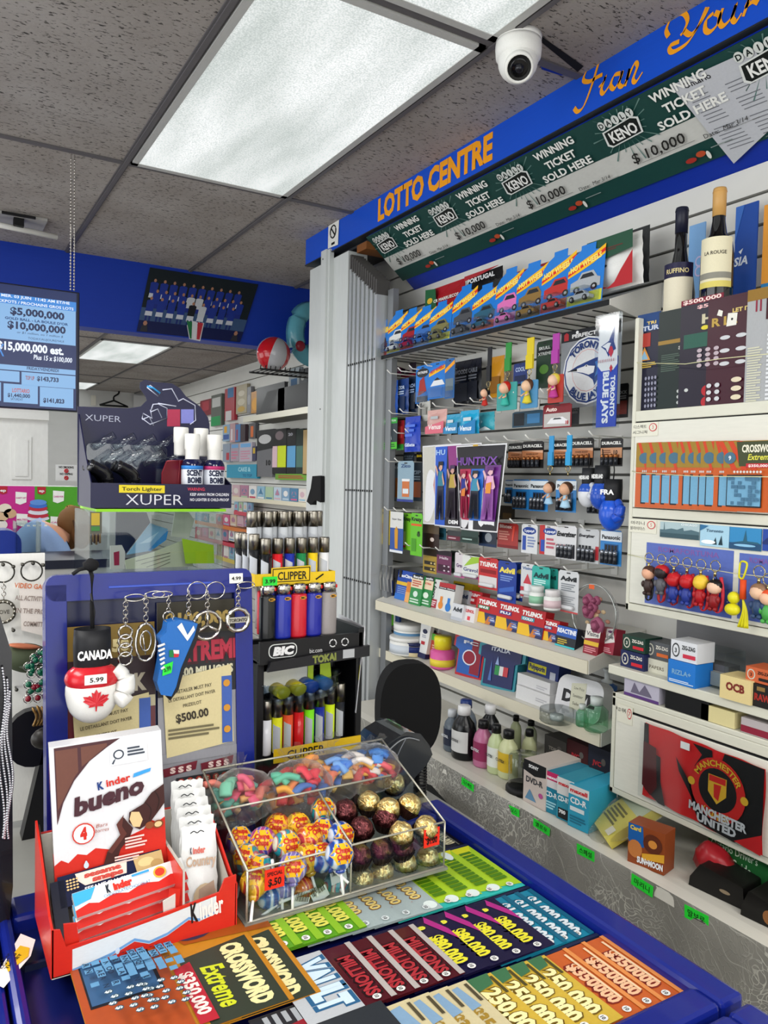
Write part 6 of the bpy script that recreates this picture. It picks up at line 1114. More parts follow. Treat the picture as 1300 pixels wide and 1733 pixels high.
# ---------------- sales counter with the blue ticket trays ----------------
ZT = ZC-.548                     # ticket level
BT = K('#101f78',.25,0,.2); BTD = K('#0e1650',.3)
mb = MB(); mb.box(-1.3,.80,1.0,1.62,0,ZC-.572,K('#8c8c86',.4)); mb.box(-1.3,.72,.1,1.0,0,ZC-.572,K('#8c8c86',.4))
tag(mb.build('sales_counter'),'grey sales counter carrying the blue ticket trays and candy displays','counter')
t = thing('ticket_tray','large blue plastic ticket tray with raised rails full of scratch tickets','ticket tray',(0,0,ZT))
m = MB(); m.box(.09,.742,.49,1.03,-.022,-.004,BTD); m.build('tray_floor',t)
for nm,q in (('rail',(.706,.744,.487,1.055)),('rail',(.09,.706,1.0,1.055)),('rail',(.09,.706,.487,.524)),('rail',(.075,.09,.487,1.055))):
    m = MB(); m.box(q[0],q[1],q[2],q[3],-.022,.016,BT); m.build(nm,t,bev=.006)
for y in (.655,.780,.918): m = MB(); m.box(.095,.703,y-.0025,y+.0025,-.004,.003,K('#1c2440',.3)); m.build('divider',t)
t = thing('ticket_tray','second blue ticket tray cut by the lower right corner of the picture','ticket tray',(0,0,ZT))
m = MB(); m.box(.10,.72,.12,.47,-.022,-.004,K('#1c2a54',.15,0,.5)); m.build('tray_floor',t)
for q in ((.700,.738,.11,.478),(.10,.700,.44,.478)): m = MB(); m.box(*q,-.022,.016,BT); m.build('rail',t,bev=.006)
t = thing('ticket_tray','dark blue ticket tray under clear plastic in the lower left corner','ticket tray',(0,0,ZT))
m = MB(); m.box(-.4,.070,.5,1.0,-.022,-.002,K('#1c2a6c',.12,0,.6)); m.build('tray_floor',t); m = MB(); m.box(.045,.072,.5,1.02,-.022,.012,BT); m.build('rail',t,bev=.004)
m = MB(); m.box(-.4,.044,.5,1.0,.0,.003,BLIS); m.build('clear_cover',t)
q = [P(*k,2,ZT+.0145) for k in ((0,1640),(35,1580),(60,1590),(52,1618),(6,1672),(-8,1665))]
t = thing('lotto_sticker','white sticker with a yellow lotto ticket diamond in the lower left corner','sticker',tuple(q[0]))
m = MB(); m.add([tuple(v-q[0]) for v in q],[tuple(range(6))],WHITE); m.build('white_sheet',t)
qq = [P(*k,2,ZT+.0152) for k in ((8,1632),(34,1600),(50,1604),(48,1618),(14,1645))]; m = MB(); m.add([tuple(v-q[0]) for v in qq],[tuple(range(5))],K('#d8b420')); 
gv,gf,gw = glyphs('ASK YOUR LOTTO TICKET',.02); a = P(12,1640,2,ZT+.0158); b = P(44,1608,2,ZT+.0158); d = (b-a); up = Vector((-d.y,d.x,0)).normalized()
for r_,s_ in enumerate(('ASK YOUR','LOTTO','TICKET')):
    gv,gf,gw = glyphs(s_,.02); o_ = a-q[0]+up*(.012-.006*r_)
    m.add([tuple(o_+d*((v[0]+gw/2)/gw*.8)+up*(v[1]*.005)) for v in gv],gf,BLACK)
m.build('yellow_diamond',t)
MT = lambda x,y,z: Matrix(((0,0,1,x),(-1,0,0,y),(0,-1,0,z),(0,0,0,1)))
def ticket(label, xt, y0, y1, H, lvl, base, ops, group='scratch tickets in the big tray'):
    W = y1-y0; m = MB(); m.box(-W/2,W/2,0,.0006,0,H,K(base,.22)); G(m,W,H,ops)
    o = tag(m.build('scratch_ticket'),label,'ticket',group); o.matrix_world = MT(xt-H,(y0+y1)/2,ZT+.0012*lvl+.001); return o
def fan(tops, y0, y1, H, base, ops, word, lv0, last=None, lastbase=None):
    n = len(tops)
    for i,xt in enumerate(tops):
        full = i == n-1 and last
        ticket('%s, %s'%(word,('rightmost of its fan' if i == 0 else 'leftmost of its fan' if i == n-1 else '%s from right'%ORD[i])),xt,y0,y1,H,lv0+i,lastbase if full and lastbase else base,ops+(last if full else []))
def num(s, c, z=.74, h=.17, x=.52, w=.6, oc=None, bold=.05): 
    o = []
    if oc: o.append(('t',s,x,z-.015,h*1.06,oc,w*1.05,bold+.05))
    return o+[('t',s,x,z,h,c,w,bold)]
coin = lambda c='#e0e0dc': [('e',.93,.80,.04,.05,c),('t','10',.93,.775,.045,'#303030',.04,.03)]
# back row
fan([.702,.672],.922,.995,.10,'#101014',[('t','$1,000,000',.5,.74,.16,'#c8c09c',.7,.05),('r',.05,.9,.95,.93,'#5c5c50')],'black million ticket in the rear row',0)
fan([.702,.668,.634,.600],.786,.914,.10,'#35b4ac',[('p',[(0,.55),(.45,.62),(.9,.68),(.95,1),(0,1)],'#a8cc28'),('p',[(.0,.60),(.3,.8),(.0,1)],'#d8d820')]+[('r',.12+.07*k,.7,.17+.07*k,.9,'#4c7c10') for k in range(10)]+[('e',.9,.55,.07,.09,'#dce8e4'),('e',.12,.5,.1,.07,'#e0ecea')]+coin(),'turquoise and lime ticket in the back row',1)
fan([.566,.536,.506,.478],.786,.914,.10,'#a2b0b0',[('t','$250,000',.45,.74,.15,'#7c5428',.62,.06),('t','$250,000',.45,.75,.135,'#e0c878',.6,.03),('p',[(.7,.5),(.78,.72),(.86,.55),(.95,.7),(.9,.45)],'#b02c24'),('e',.84,.62,.06,.08,'#dcdcd8')]+coin('#d0d8d8'),'silver grey ticket with gold numbers in the back row',6)
fan([.455,.427,.399,.371],.786,.914,.10,'#5c9c20',num('$250,000','#dcd85c',oc='#2c5c14')+[('p',[(.0,.9),(.0,1),(1,1),(1,.9)],'#88b828'),('r',.0,.4,.1,.62,'#386c18')]+coin('#e8e8e4'),'green ticket with yellow numbers in the back row',11,
    [('t','LUCKY',.45,.42,.2,'#e4dcb8',.6,.08),('t','CASH',.45,.16,.2,'#e4dcb8',.5,.08)])
# crossword tickets
CW = [('r',0,.0,1,1,'#b87c20'),('p',[(.42,.55),(1,.55),(1,.97),(.36,.97)],'#30382c'),('t','CROSSWORD',.68,.80,.11,'#e8dca0',.56,.07),('t','Extreme',.72,.64,.12,'#c8d028',.36,.03,.2),('p',[(0,.5),(.3,.62),(.34,1),(0,1)],'#9c5018'),('e',.18,.70,.1,.13,'#2c3450'),('t','9',.18,.72,.07,'#c8ccd8',.03,.04),('t','PUZZLES',.18,.655,.04,'#c8ccd8',.12,.02),('t','TO PLAY',.18,.61,.04,'#c8ccd8',.12,.02),
      ('p',[(.5,.5),(.97,.5),(.97,.6),(.47,.6)],'#b02030'),('t','$350,000',.73,.515,.07,'#f0e0d8',.36,.04),('r',0,0,1,.48,'#a8481c'),('r',.08,.04,.62,.42,'#10141c'),('r',.1,.05,.6,.40,'#345c84')]
rg = random.Random(11)
for a in range(12):
    for b in range(7):
        if rg.random() < .55: CW.append(('r',.103+a*.0412,.055+b*.049,.103+a*.0412+.036,.055+b*.049+.042,'#5c94bc')); 
        if rg.random() < .4: CW.append(('t',rg.choice('ARLEVSOTIN'),.121+a*.0412,.062+b*.049,.03,'#14304c',None,.02))
for k in range(14): CW.append(('e',.66+.05*(k%5),.30-.09*(k//5)+.02*(k%2),.018,.022,'#2c4c5c')); CW.append(('t','$',.66+.05*(k%5),.285-.09*(k//5)+.02*(k%2),.03,'#d8e4e8',None,.03))
ticket('crossword ticket with a gold top, rear one of two beside the green fan',.352,.70,.90,.19,15,'#b87c20',CW)
ticket('crossword ticket with a blue puzzle grid, front one of two beside the red carton',.322,.70,.90,.19,17,'#b87c20',CW)
# middle row
fan([.702,.680,.658],.660,.775,.10,'#1c7c98',num('$1,000,000','#d4dce0',w=.78,h=.18,z=.72,oc='#0c4c64')+[('r',0,.93,1,1,'#145c78')]+coin(),'teal million ticket in the middle row',1)
fan([.638,.606,.574,.542],.660,.775,.10,'#1a1636',[('p',[(.0,.86),(.3,1),(.5,1),(.1,.8)],'#a8287c'),('p',[(.2,.55),(.5,.75),(.9,.62),(.6,.6)],'#3c4c9c'),('t','8',.17,.62,.13,'#dcd840',.07,.07)]+num('$80,000','#e0d834',x=.6,z=.66,h=.18,w=.5,oc='#14102c')+coin(),'dark purple ticket with yellow eighty thousand in the middle row',5,
    [('p',[(.2,.0),(.5,.0),(.5,.42),(.2,.42)],'#1a1636'),('t',"The",.16,.42,.16,'#c83c8c',.2,.03,.3),('t','80s',.55,.06,.5,'#88a8d8',.66,.1),('t','80s',.55,.08,.46,'#c8b048',.6,.04)])
fan([.507,.478,.449,.42],.660,.765,.10,'#4c141c',[('t','MILLIONS',.55,.72,.17,'#20080c',.72,.09),('t','MILLIONS',.55,.73,.15,'#a82c34',.68,.04),('r',0,.93,1,1,'#b0a8a4'),('p',[(.05,.5),(.5,.6),(.95,.52),(.95,.48),(.5,.54)],'#8c6c6c')]+coin(),'dark red ticket with shaded red lettering in the middle row',10,
    [('r',0,0,1,.62,'#b4b8bc'),('t','VAULT',.5,.2,.36,'#285c84',.86,.12),('t','VAULT',.5,.22,.32,'#c8dce8',.8,.07)])
ticket('black and silver vault ticket with fine print left of the red fan',.372,.655,.698,.10,13,'#26282c',[('f',.1,.1,.6,.9,8,'#a0a4a8'),('p',[(.7,0),(.9,0),(.6,1),(.4,1)],'#8c1c28')])
# front row
fan([.706,.676,.646],.532,.650,.10,'#c05c28',num('$350000','#e8b890',h=.16,oc='#7c2418')+[('t','$350000',.5,.52,.13,'#e8a880',.6,.05),('r',0,.94,1,1,'#d88848'),('f',.08,.86,.9,.92,1,'#e8c8a0')]+coin(),'orange ticket with outlined numbers in the front row',1)
fan([.612,.586,.560,.534],.532,.650,.10,'#c8a83c',num('250,000','#ece2a4',h=.2,w=.66,z=.7,oc='#6c5414')+[('r',.05,.93,.3,.97,'#4c4420'),('p',[(.0,.5),(.2,.6),(.15,.9),(0,.95)],'#3c6c48')]+coin(),'yellow ticket with cream outlined numbers in the front row',5)
fan([.500,.476,.452,.428],.532,.650,.10,'#c8bc94',[('t','$35,000',.6,.72,.15,'#9c7c2c',.5,.05),('p',[(.1,.5),(.4,.55),(.35,.9),(.05,.85)],'#7c9cb8'),('r',.05,.93,.3,.97,'#4c4430')]+coin(),'cream and blue ticket in the front row',10)
ticket('dark ticket lying under the front row at the bottom edge',.40,.54,.66,.1,14,'#2c3034',[('t','WIN',.5,.5,.2,'#8c9498',.4,.04)])
for i,(xt,c) in enumerate(((.66,'#2c5c9c'),(.60,'#8c2c5c'),(.53,'#2c7c5c'),(.45,'#b07c2c'))): ticket('ticket in the nearest tray, %s'%nth(3-i,4),xt,.31,.43,.10,i,c,num('$50,000','#e0dcc8'),'tickets in the nearest tray')
# ---------------- red candy carton ----------------
RD = K('#cc2a1e',.35,0,.2); CARD = K('#cfc6b4',.7); IN = K('#c4bfb4',.7)
t = thing('candy_carton','open red and white cardboard carton of chocolate bars','carton',(.214,.85,ZT+.0205)); a = .100
m = MB(); m.prism([(-a,0),(a,0),(a,.062),(a*.86,.060),(a*.80,.046),(-a*.42,.032),(-a*.86,.03),(-a*.92,.05),(-a,.052)],0,.0025,RD)
G(m,2*a,.062,[('p',[(.1,.0),(.1,.42),(.35,.5),(.6,.58),(.88,.70),(.88,.36),(.78,.3),(.72,.38),(.6,.2),(.5,.14),(.42,.26),(.3,.12),(.2,.08)],'#d8dcdf'),('p',[(.1,.08),(.2,.12),(.3,.18),(.42,.32),(.5,.2),(.6,.26),(.72,.44),(.78,.36),(.88,.42),(.88,.38),(.78,.31),(.72,.39),(.6,.21),(.5,.15),(.42,.27),(.3,.13),(.2,.08),(.1,.02)],'#6c9cd0'),('e',.33,.18,.012,.06,'#c8d4e4'),('t','K',.755,.33,.34,'#1c1418',.04,.04,0,.08),('t','inder',.855,.36,.33,'#f0e8e4',.14,.03,0,.08)])
m.build('front_wall',t)
for s in (-1,1):
    m = MB(); x0,x1 = (s*a-.001,s*a+.0015); q = [(.0,0),(.135,0),(.135,.115),(.10,.10),(.02,.056),(.0,.052)]
    m.add([(x0,y,z) for y,z in q]+[(x1,y,z) for y,z in q],[(0,5,4,3,2,1),(6,7,8,9,10,11)]+[(i,(i+1)%6,(i+1)%6+6,i+6) for i in range(6)],RD)
    xi = s*a-s*.0032; q2 = [(.003,.001),(.13,.001),(.13,.112),(.10,.097),(.02,.053),(.003,.05)]; m.add([(xi,y,z) for y,z in q2],[tuple(range(6))],IN); m.build('side_wall',t)
m = MB(); m.box(-a,a,.132,.135,0,.10,RD); m.box(-a+.002,a-.002,.129,.1315,.001,.099,IN); m.box(-a,a,0,.135,-.001,.001,IN); m.build('back_wall',t)
m = MB(); m.box(.038,.0405,.004,.13,.001,.082,IN); m.box(.0372,.0378,.004,.128,.001,.08,RD); m.build('divider',t)
m = MB(); m.prism([(-.085,.001),(.03,.001),(.036,.058),(.024,.062),(.02,.02),(-.07,.012),(-.075,.05),(-.088,.052)],.006,.008,RD); m.prism([(.018,.015),(.03,.02),(.03,.055),(.016,.05)],.0045,.006,K('#d0cac2',.6)); m.build('inner_front_flap',t)
# chocolate bars lying in a stack, faces tilted to the viewer
for i in range(5):
    lab = ('bottom','second','third','fourth','topmost')[i]; m = MB(); m.box(-.062,.062,0,.008,0,.028,K('#e2e2e0',.3))
    G(m,.124,.028,[('p',[(0,0),(0,.28),(.12,.42),(.2,.3),(.34,.46),(.46,.3),(.6,.48),(.74,.32),(.86,.46),(1,.34),(1,0)],'#c4261e'),('p',[(0,.45),(.14,.55),(.2,.98),(0,.98)],'#3ca4d8'),('t','K',.30,.58,.28,'#1c2430',.035,.09),('t','inder',.43,.58,.28,'#d03024',.17,.07),('t','CHOCOLATE/CHOCOLAT',.46,.40,.12,'#3c8cb8',.42,.0),('e',.77,.68,.06,.24,'#d8b040'),('e',.77,.68,.045,.17,'#c83c28'),('t','21 g',.92,.55,.2,'#33363c',.07,.0),('r',.52,.84,.68,.93,'#3c9cd8')])
    tag(m.build('chocolate_bar',loc=(.205,.866+.0035*i,ZT+.024+.0112*i),rot=(R(-52),R(-5),R(2))),'white chocolate bar with red waves in the carton, %s of the stack'%lab,'chocolate bar','chocolate bars in the red carton')
# tall chocolate box
t = thing('chocolate_box','tall white and red chocolate box with a broken bar picture, standing in the carton','chocolate box',(.190,.925,ZT+.076),(R(-3),R(-2.5),R(-5)))
W,H = .124,.163; m = MB(); m.box(-W/2,W/2,0,.024,0,H,K('#e2e2e4',.22,0,.3)); m.box(-W/2-.0004,-W/2,.001,.023,.0,H*.2,K('#c4241c',.3)); m.text('bueno',0,0,.001,.5,BLACK) if 0 else None; m.build('box_body',t)
CH = '#3c1c18'; CH2 = '#5c3028'
m = MB(); ops = [('p',[(0,0),(0,.17),(.06,.20),(.12,.17),(.2,.22),(.28,.2),(.36,.235),(.5,.2),(.66,.27),(.8,.3),(.86,.36),(.93,.33),(1,.36),(1,0)],'#cc2a1c'),
 ('p',[(.04,.99),(.04,.45),(.1,.6),(.2,.74),(.34,.86),(.5,.94),(.62,.99)],'#4c2c30'),('p',[(.05,.97),(.05,.55),(.2,.76),(.24,.80),(.24,.97)],'#6c4438'),('p',[(.27,.97),(.27,.83),(.42,.91),(.5,.95),(.5,.97)],'#6c4438'),
 ('r',.52,.80,.86,.94,'#dfe2e6'),('e',.6,.875,.05,.035,'#3c4450'),('e',.6,.875,.036,.025,'#dfe2e6'),('p',[(.555,.84),(.575,.85),(.55,.81),(.535,.815)],'#3c4450'),('f',.68,.85,.84,.92,3,'#3c4450'),
 ('p',[(.72,.69),(.88,.715),(.89,.74),(.73,.72)],'#3c9cdc'),('t','K',.43,.65,.052,'#1c3c7c',.055,.05,0,.1),('t','inder',.59,.668,.05,'#cc2a1c',.22,.03,0,.1),('t','bueno',.50,.535,.12,'#45242c',.64,.05,.22,.17),
 ('e',.26,.36,.1,.075,'#cc3828'),('e',.26,.36,.088,.066,'#e2e2e4'),('t','4',.26,.325,.075,'#cc2a1c',.06,.08),('t','Bars',.42,.385,.025,'#a04c34',.1,0,.2),('t','barres',.42,.35,.025,'#a04c34',.12,0,.2),
 ('p',[(.4,.06),(.46,.20),(.58,.30),(.55,.38),(.62,.42),(.66,.37),(.70,.33),(.66,.26),(.58,.20),(.5,.04)],CH),('p',[(.46,.20),(.58,.30),(.55,.38),(.62,.44),(.6,.36),(.64,.3),(.5,.18)],CH2),
 ('p',[(.72,.33),(.66,.38),(.67,.45),(.80,.49),(.88,.56),(1,.61),(1,.47),(.92,.40),(.86,.35),(.76,.31)],CH),('p',[(.70,.34),(.67,.40),(.69,.45),(.76,.44),(.79,.38),(.76,.33)],'#e0c08c'),('s',[(.82,.50),(.87,.44),(.85,.37)],.008,'#24100c'),('s',[(.91,.57),(.95,.5),(.92,.42)],.008,'#24100c'),
 ('e',.93,.325,.05,.03,'#7c4424'),('e',.93,.325,.035,.02,'#dcc08c'),('e',.85,.33,.04,.026,'#8c4c28'),('e',.27,.14,.022,.022,'#c8d8e8'),('e',.27,.155,.012,.018,'#c8d8e8'),
 ('f',.62,.19,.82,.28,4,'#e8c8c0'),('f',.52,.10,.78,.16,3,'#e8c8c0'),('t','86 g',.14,.03,.035,'#f0e8e4',.1,.05)]
G(m,W,H,ops); m.build('front_artwork',t)
m = MB(); m.T = Matrix(((0,1,0,-W/2-.0002),(-1,0,0,.012),(0,0,1,0),(0,0,0,1))); m.text('bueno',0,.075,.012,-.0004,K('#45242c'),.05,.03,0,PI/2); m.text('Kinder',0,.125,.008,-.0004,K('#cc2a1c'),.03,.03,0,PI/2); m.T=None; m.build('side_lettering',t)
# sesame snack
t = thing('sesame_snack','navy sesame snack pack with a clear window, leaning on the tall chocolate box','snack pack',(.192,.900,ZT+.070),(R(-42),R(-5),R(-3)),None)
m = MB(); m.box(-.062,.052,0,.012,0,.034,K('#171c3c',.2)); G(m,.114,.034,[('p',[(.12,.95),(.62,.95),(.6,.52),(.2,.5),(.14,.7)],'#d8c8bc'),('t','sesame',.38,.74,.16,'#b83c30',.36,.07),('t','snaps',.42,.56,.16,'#b83c30',.3,.07),('t','SESAME SNACK',.4,.32,.12,'#e4e4e8',.42,.03),('t','COLLATION AU SESAME',.34,.12,.12,'#e4e4e8',.56,.03),('p',[(.68,.95),(.97,.95),(.97,.3),(.70,.35)],'#b89c68'),('e',.8,.7,.08,.15,'#d0b880'),('e',.9,.55,.06,.15,'#a88850')]+[('e',.04+.03*(k%4),.5+.09*(k//4),.012,.03,'#d0b078') for k in range(16)]); m.build('wrapper',t)
m = MB(); m.box(-.07,-.055,.0,.06,-.05,.03,K('#15182c',.25)); m.build('folded_wrapper_end',t)
# white crinkled bars standing on the right
for i in range(6):
    y = .882+.014*i; z = ZT+.026+.004*i; W,H = .042,.10+.002*i
    m = MB(); n=10; v=[]
    for j in range(n+1):
        for k in range(n+1):
            u,w = k/n,j/n; th = .006*math.sin(PI*u)**.5*(1 if .08<w<.9 else .15) if 0<k<n else 0
            v.append(((u-.5)*W*(1+.04*math.sin(j*2+i)),-th+.0008*math.sin(k*5+j*3),H*w+(.0016*(k%2) if j in (0,n) else 0)))
    m.add(v,[(j*(n+1)+k,j*(n+1)+k+1,(j+1)*(n+1)+k+1,(j+1)*(n+1)+k) for j in range(n) for k in range(n)],K('#dedfdd',.25,0,.3),True)
    m.box(-W*.46,W*.46,.0005,.004,.004,H*.97,K('#c8c8c4',.4))
    o = [('t','K',.22,.70,.07,'#2c3444',.06,.06),('t','inder',.45,.70,.07,'#c86458',.36,.05),('t','Country',.5,.56,.11,'#b89c84',.86,.03),('e',.6,.2,.34,.16,'#c0ac8c'),('p',[(.4,.1),(.9,.2),(.85,.38),(.42,.3)],'#a8907c')] if i == 0 else []
    o += [('s',[(.2,.93),(.3,.95),(.4,.93),(.5,.95),(.6,.93)],.03,'#26282c')]
    G(m,W,H,o,-.0075)
    tag(m.build('wrapped_bar',loc=(.282+.0012*i,y,z),rot=(R(-20),R(3),R(-4))),'white crinkled cereal bar standing in the carton, %s'%('foremost and lettered' if i == 0 else '%s behind the front one'%ORD[i-1]),'chocolate bar','white cereal bars in the carton')
# ---------------- acrylic candy bin ----------------
X0,X1,Y0,Y1 = .327,.610,.848,1.02; zb = ZT+.0185; hf,hb = .066,.128; EM = K('#b4b0a0',.15,.3)
t = thing('candy_bin','clear acrylic bin with sloping sides holding lollipops, chocolates and candy bags','candy bin',(X0,Y0,zb)); w = X1-X0; d = Y1-Y0; T_ = .0028
m = MB(); m.box(0,w,0,T_,.004,hf,ACR); m.build('front_wall',t)
m = MB(); m.box(0,w,d-T_,d,.004,hb,ACR); m.build('back_wall',t)
def slope(m,x,mt,th=T_):
    q = [(0,.004),(d,.004),(d,hb),(0,hf)]; m.add([(x,a,b) for a,b in q]+[(x+th,a,b) for a,b in q],[(0,3,2,1),(4,5,6,7),(0,1,5,4),(1,2,6,5),(2,3,7,6),(3,0,4,7)],mt)
for x in (0,w-T_): m = MB(); slope(m,x,ACR); m.build('side_wall',t)
m = MB(); slope(m,w*.49,ACR); m.build('divider',t); m = MB(); m.box(0,w,d*.56,d*.56+T_,.004,hb*.80,ACR); m.build('divider',t)
m = MB(); m.box(-.004,w+.004,-.004,d+.004,0,.004,K('#8c8c84',.1,.2)); m.build('base',t)
m = MB()
for p_,q_ in (((0,0,hf),(w,0,hf)),((0,0,hf),(0,d,hb)),((w,0,hf),(w,d,hb)),((0,d,hb),(w,d,hb)),((w*.49,0,hf),(w*.49,d*.56,hf+(hb-hf)*.56)),((0,0,.002),(0,0,hf)),((w,0,.002),(w,0,hf)),((w*.49,0,.002),(w*.49,0,hf)),((0,0,.004),(w,0,.004)),((0,d*.56,hb*.8),(w*.9,d*.56,hb*.8))):
    m.tube([p_,q_],.0016,EM,4)
m.build('polished_edges',t)
for x,s in ((.034,'$.50'),(w-.022,'$1.00')):
    m = MB(); m.box(-.0125,.0125,-.0012,0,-.0005,.024,K('#e8301c',.4)); m.text('SPECIAL',0,.016,.0048,-.0018,BLACK,.02,.02); m.text(s,0,.004,.0085,-.0018,BLACK,.017,.03)
    o = m.build('price_sticker',loc=(X0+x,Y0-.0005,zb+hf-.028)); tag(o,'neon red special price sticker on the %s of the candy bin front'%('left end' if x<.1 else 'right end'),'price sticker','red price stickers')
def swirl(c1,c2,c3):
    def fn(nt,b):
        co = coords(nt,(1,1,1)); wv = tex(nt,'Wave',co,26,Distortion=7,Detail=1); nt.links.new(ramp(nt,wv.outputs['Fac'],[(.3,c1),(.6,c2),(.93,c3)]),b.inputs['Base Color']); b.inputs['Roughness'].default_value=.18; b.inputs['Coat Weight'].default_value=.6
        n = tex(nt,'Noise',co,160,Detail=2); bump(nt,b,n.outputs['Fac'],.35,.002)
    return nodemat('wrapper_%s%s'%(c1[1:],c2[1:]),fn)
SWM = {'blue':swirl('#1c3c94','#2c74c0','#c8d0dc'),'pink':swirl('#b03c84','#d8a0c0','#4c4cac'),'teal':swirl('#1c8c98','#b83c48','#d8dcc8'),'orange':swirl('#c8501c','#e8a050','#b02c3c'),'yellow':swirl('#b88c1c','#e0c040','#a83c28'),'lilac':swirl('#7c6cb0','#c8c0d8','#4c5cac')}
def lolly(label, px, py, col, plane, v, yaw, pitch, s=1, stick=1, k='k'):
    p = P(*V(k,px,py),plane,v); t = thing('lollipop',label,'lollipop',p,(R(pitch),0,R(yaw)),'lollipops in the candy bin'); r = .0162*s
    m = MB(); m.ball((0,0,0),r,SWM[col],20,14,lambda d: 1+.02*math.sin(9*math.atan2(d.y,d.x))*abs(d.z)**2+(.05 if d.z < -.9 else 0)); m.build('candy_ball',t)
    m = MB(); m.T = Matrix.Rotation(R(70),4,'X') @ Matrix.Translation((0,0,0)); 
    n = 18; q = [(r*.78*(1+.13*math.cos(6*2*PI*i/n))*math.cos(2*PI*i/n), r*.70*(1+.10*math.cos(6*2*PI*i/n))*math.sin(2*PI*i/n)) for i in range(n)]
    def cap(x,z,e=.0006): return (x,-(max(r*r-x*x-z*z,0)**.5+e),z)
    m.T = None
    m.add([cap(0,0)]+[cap(a*.5,b*.5) for a,b in q]+[cap(a,b) for a,b in q],[(0,i+1,(i+1)%n+1) for i in range(n)]+[(i+1,n+i+1,n+(i+1)%n+1,(i+1)%n+1) for i in range(n)],K('#e8b020',.3),True)
    for s_,zz,hh,ww in (('Chupa',.0008,.0062,.0195),('Chups',-.0068,.0062,.017)):
        gv,gf,gw = glyphs(s_,.05); m.add([cap(a/gw*ww,zz+b*hh/.7,.0012) for a,b in gv],gf,K('#b8241c',.3))
    m.build('wrapper_badge',t)
    if stick:
        m = MB(); m.tube([(0,.002,-r*.9),(0,.004,-r-.028)],.0018,K('#e4e4e4',.4),8); m.lathe([(.004,-r-.004),(.0075,-r-.001),(.002,-r+.003)],SWM[col],10,c=(0,.002,0)); m.build('stick',t)
    return t
zt_ = ZT+.080
LL = [(228,552,'blue','blue striped lollipop in the far left corner of the bin',0,0),(345,556,'pink','pink and purple swirl lollipop with its yellow badge up',-6,20),(468,572,'teal','teal lollipop with red cherries and a yellow badge',10,25),(584,540,'orange','orange and white swirl lollipop near the middle',30,-10),
 (658,398,'teal','teal and red lollipop highest in the bin, beside the brown chocolates',-5,5),(422,482,'orange','orange lollipop at the back beside the candy bags',-12,15),(525,478,'yellow','yellow lollipop at the back right of the orange one',8,10),(655,508,'blue','blue lollipop with a yellow cap left of the brown chocolates',-15,10),
 (745,528,'blue','blue and yellow lollipop touching the brown chocolates',15,20),(738,622,'blue','bright blue lollipop with a large badge at the bin divider',5,25),(572,642,'yellow','yellow and green lollipop beside the lilac one',18,15),(500,688,'lilac','lilac lollipop with a large badge at the front edge',-5,22),
 (332,698,'teal','large teal and red striped lollipop in front',-30,15),(262,642,'teal','teal and yellow lollipop at the left wall of the bin',-20,10),(305,765,'yellow','brown and yellow lollipop lowest at the left front',-8,-10),(645,640,'blue','dark blue lollipop behind the divider badge',30,-20)]
for i,(u,w_,c,lab,yaw,pit) in enumerate(LL):
    zz = zt_ + (.012 if w_ < 450 else 0) - (.012 if w_ > 630 else 0) - (.008 if w_ > 690 else 0)
    lolly(lab,u,w_,c,2,zz,yaw*1.5-15,-50+pit*.9,1.12)
for u,w_,c,lab,yaw in ((552,800,'orange','orange lollipop seen through the front wall',20),(722,772,'teal','teal lollipop seen through the front wall near the divider',-20),(540,895,'orange','orange lollipop lying at the bottom of the bin',50),(402,915,'blue','dark blue lollipop lying at the bottom of the bin',-40),(450,790,'lilac','purple lollipop seen through the front wall',10),(380,840,'blue','blue lollipop seen through the front wall beside the red sticker',10),(640,860,'teal','teal lollipop at the bottom near the divider',10)): lolly(lab,u,w_,c,1,Y0+.024,yaw,100,stick=0)
for i,((a_,b_),(c_,e_)) in enumerate((((275,985),(420,880)),((445,850),(450,980)),((430,870),(610,800)),((745,800),(790,860)),((395,650),(410,780)))):
    p_,q_ = P(*V('k',a_,b_),1,Y0+.006),P(*V('k',c_,e_),1,Y0+.010); m = MB(); m.tube([(0,0,0),tuple(q_-p_)],.0019,K('#e4e4e4',.35),8)
    tag(m.build('lollipop_stick',loc=p_),'white lollipop stick seen through the bin front, %s'%nth(i,5),'lollipop stick','sticks behind the bin front')
for i,(a_,b_,rr) in enumerate(((540,875,15),(640,830,-25),(735,735,-10))):
    p_ = P(*V('k',a_,b_),1,Y0+.0045); m = MB(); m.box(-.011,.011,0,.0004,-.008,.008,K('#e0e0e0',.4)); G(m,.022,.016,[('r',.1+.08*k,.2,.1+.08*k+.03+.02*(k%2),.9,'#1c1c1c') for k in range(10)]); m.v=[(x,y,z+ .008*0) for x,y,z in m.v]
    tag(m.build('barcode_tag',loc=p_,rot=(0,R(rr),0)),'white barcode tag behind the bin front, %s'%nth(i,3),'tag','barcode tags behind the bin front')
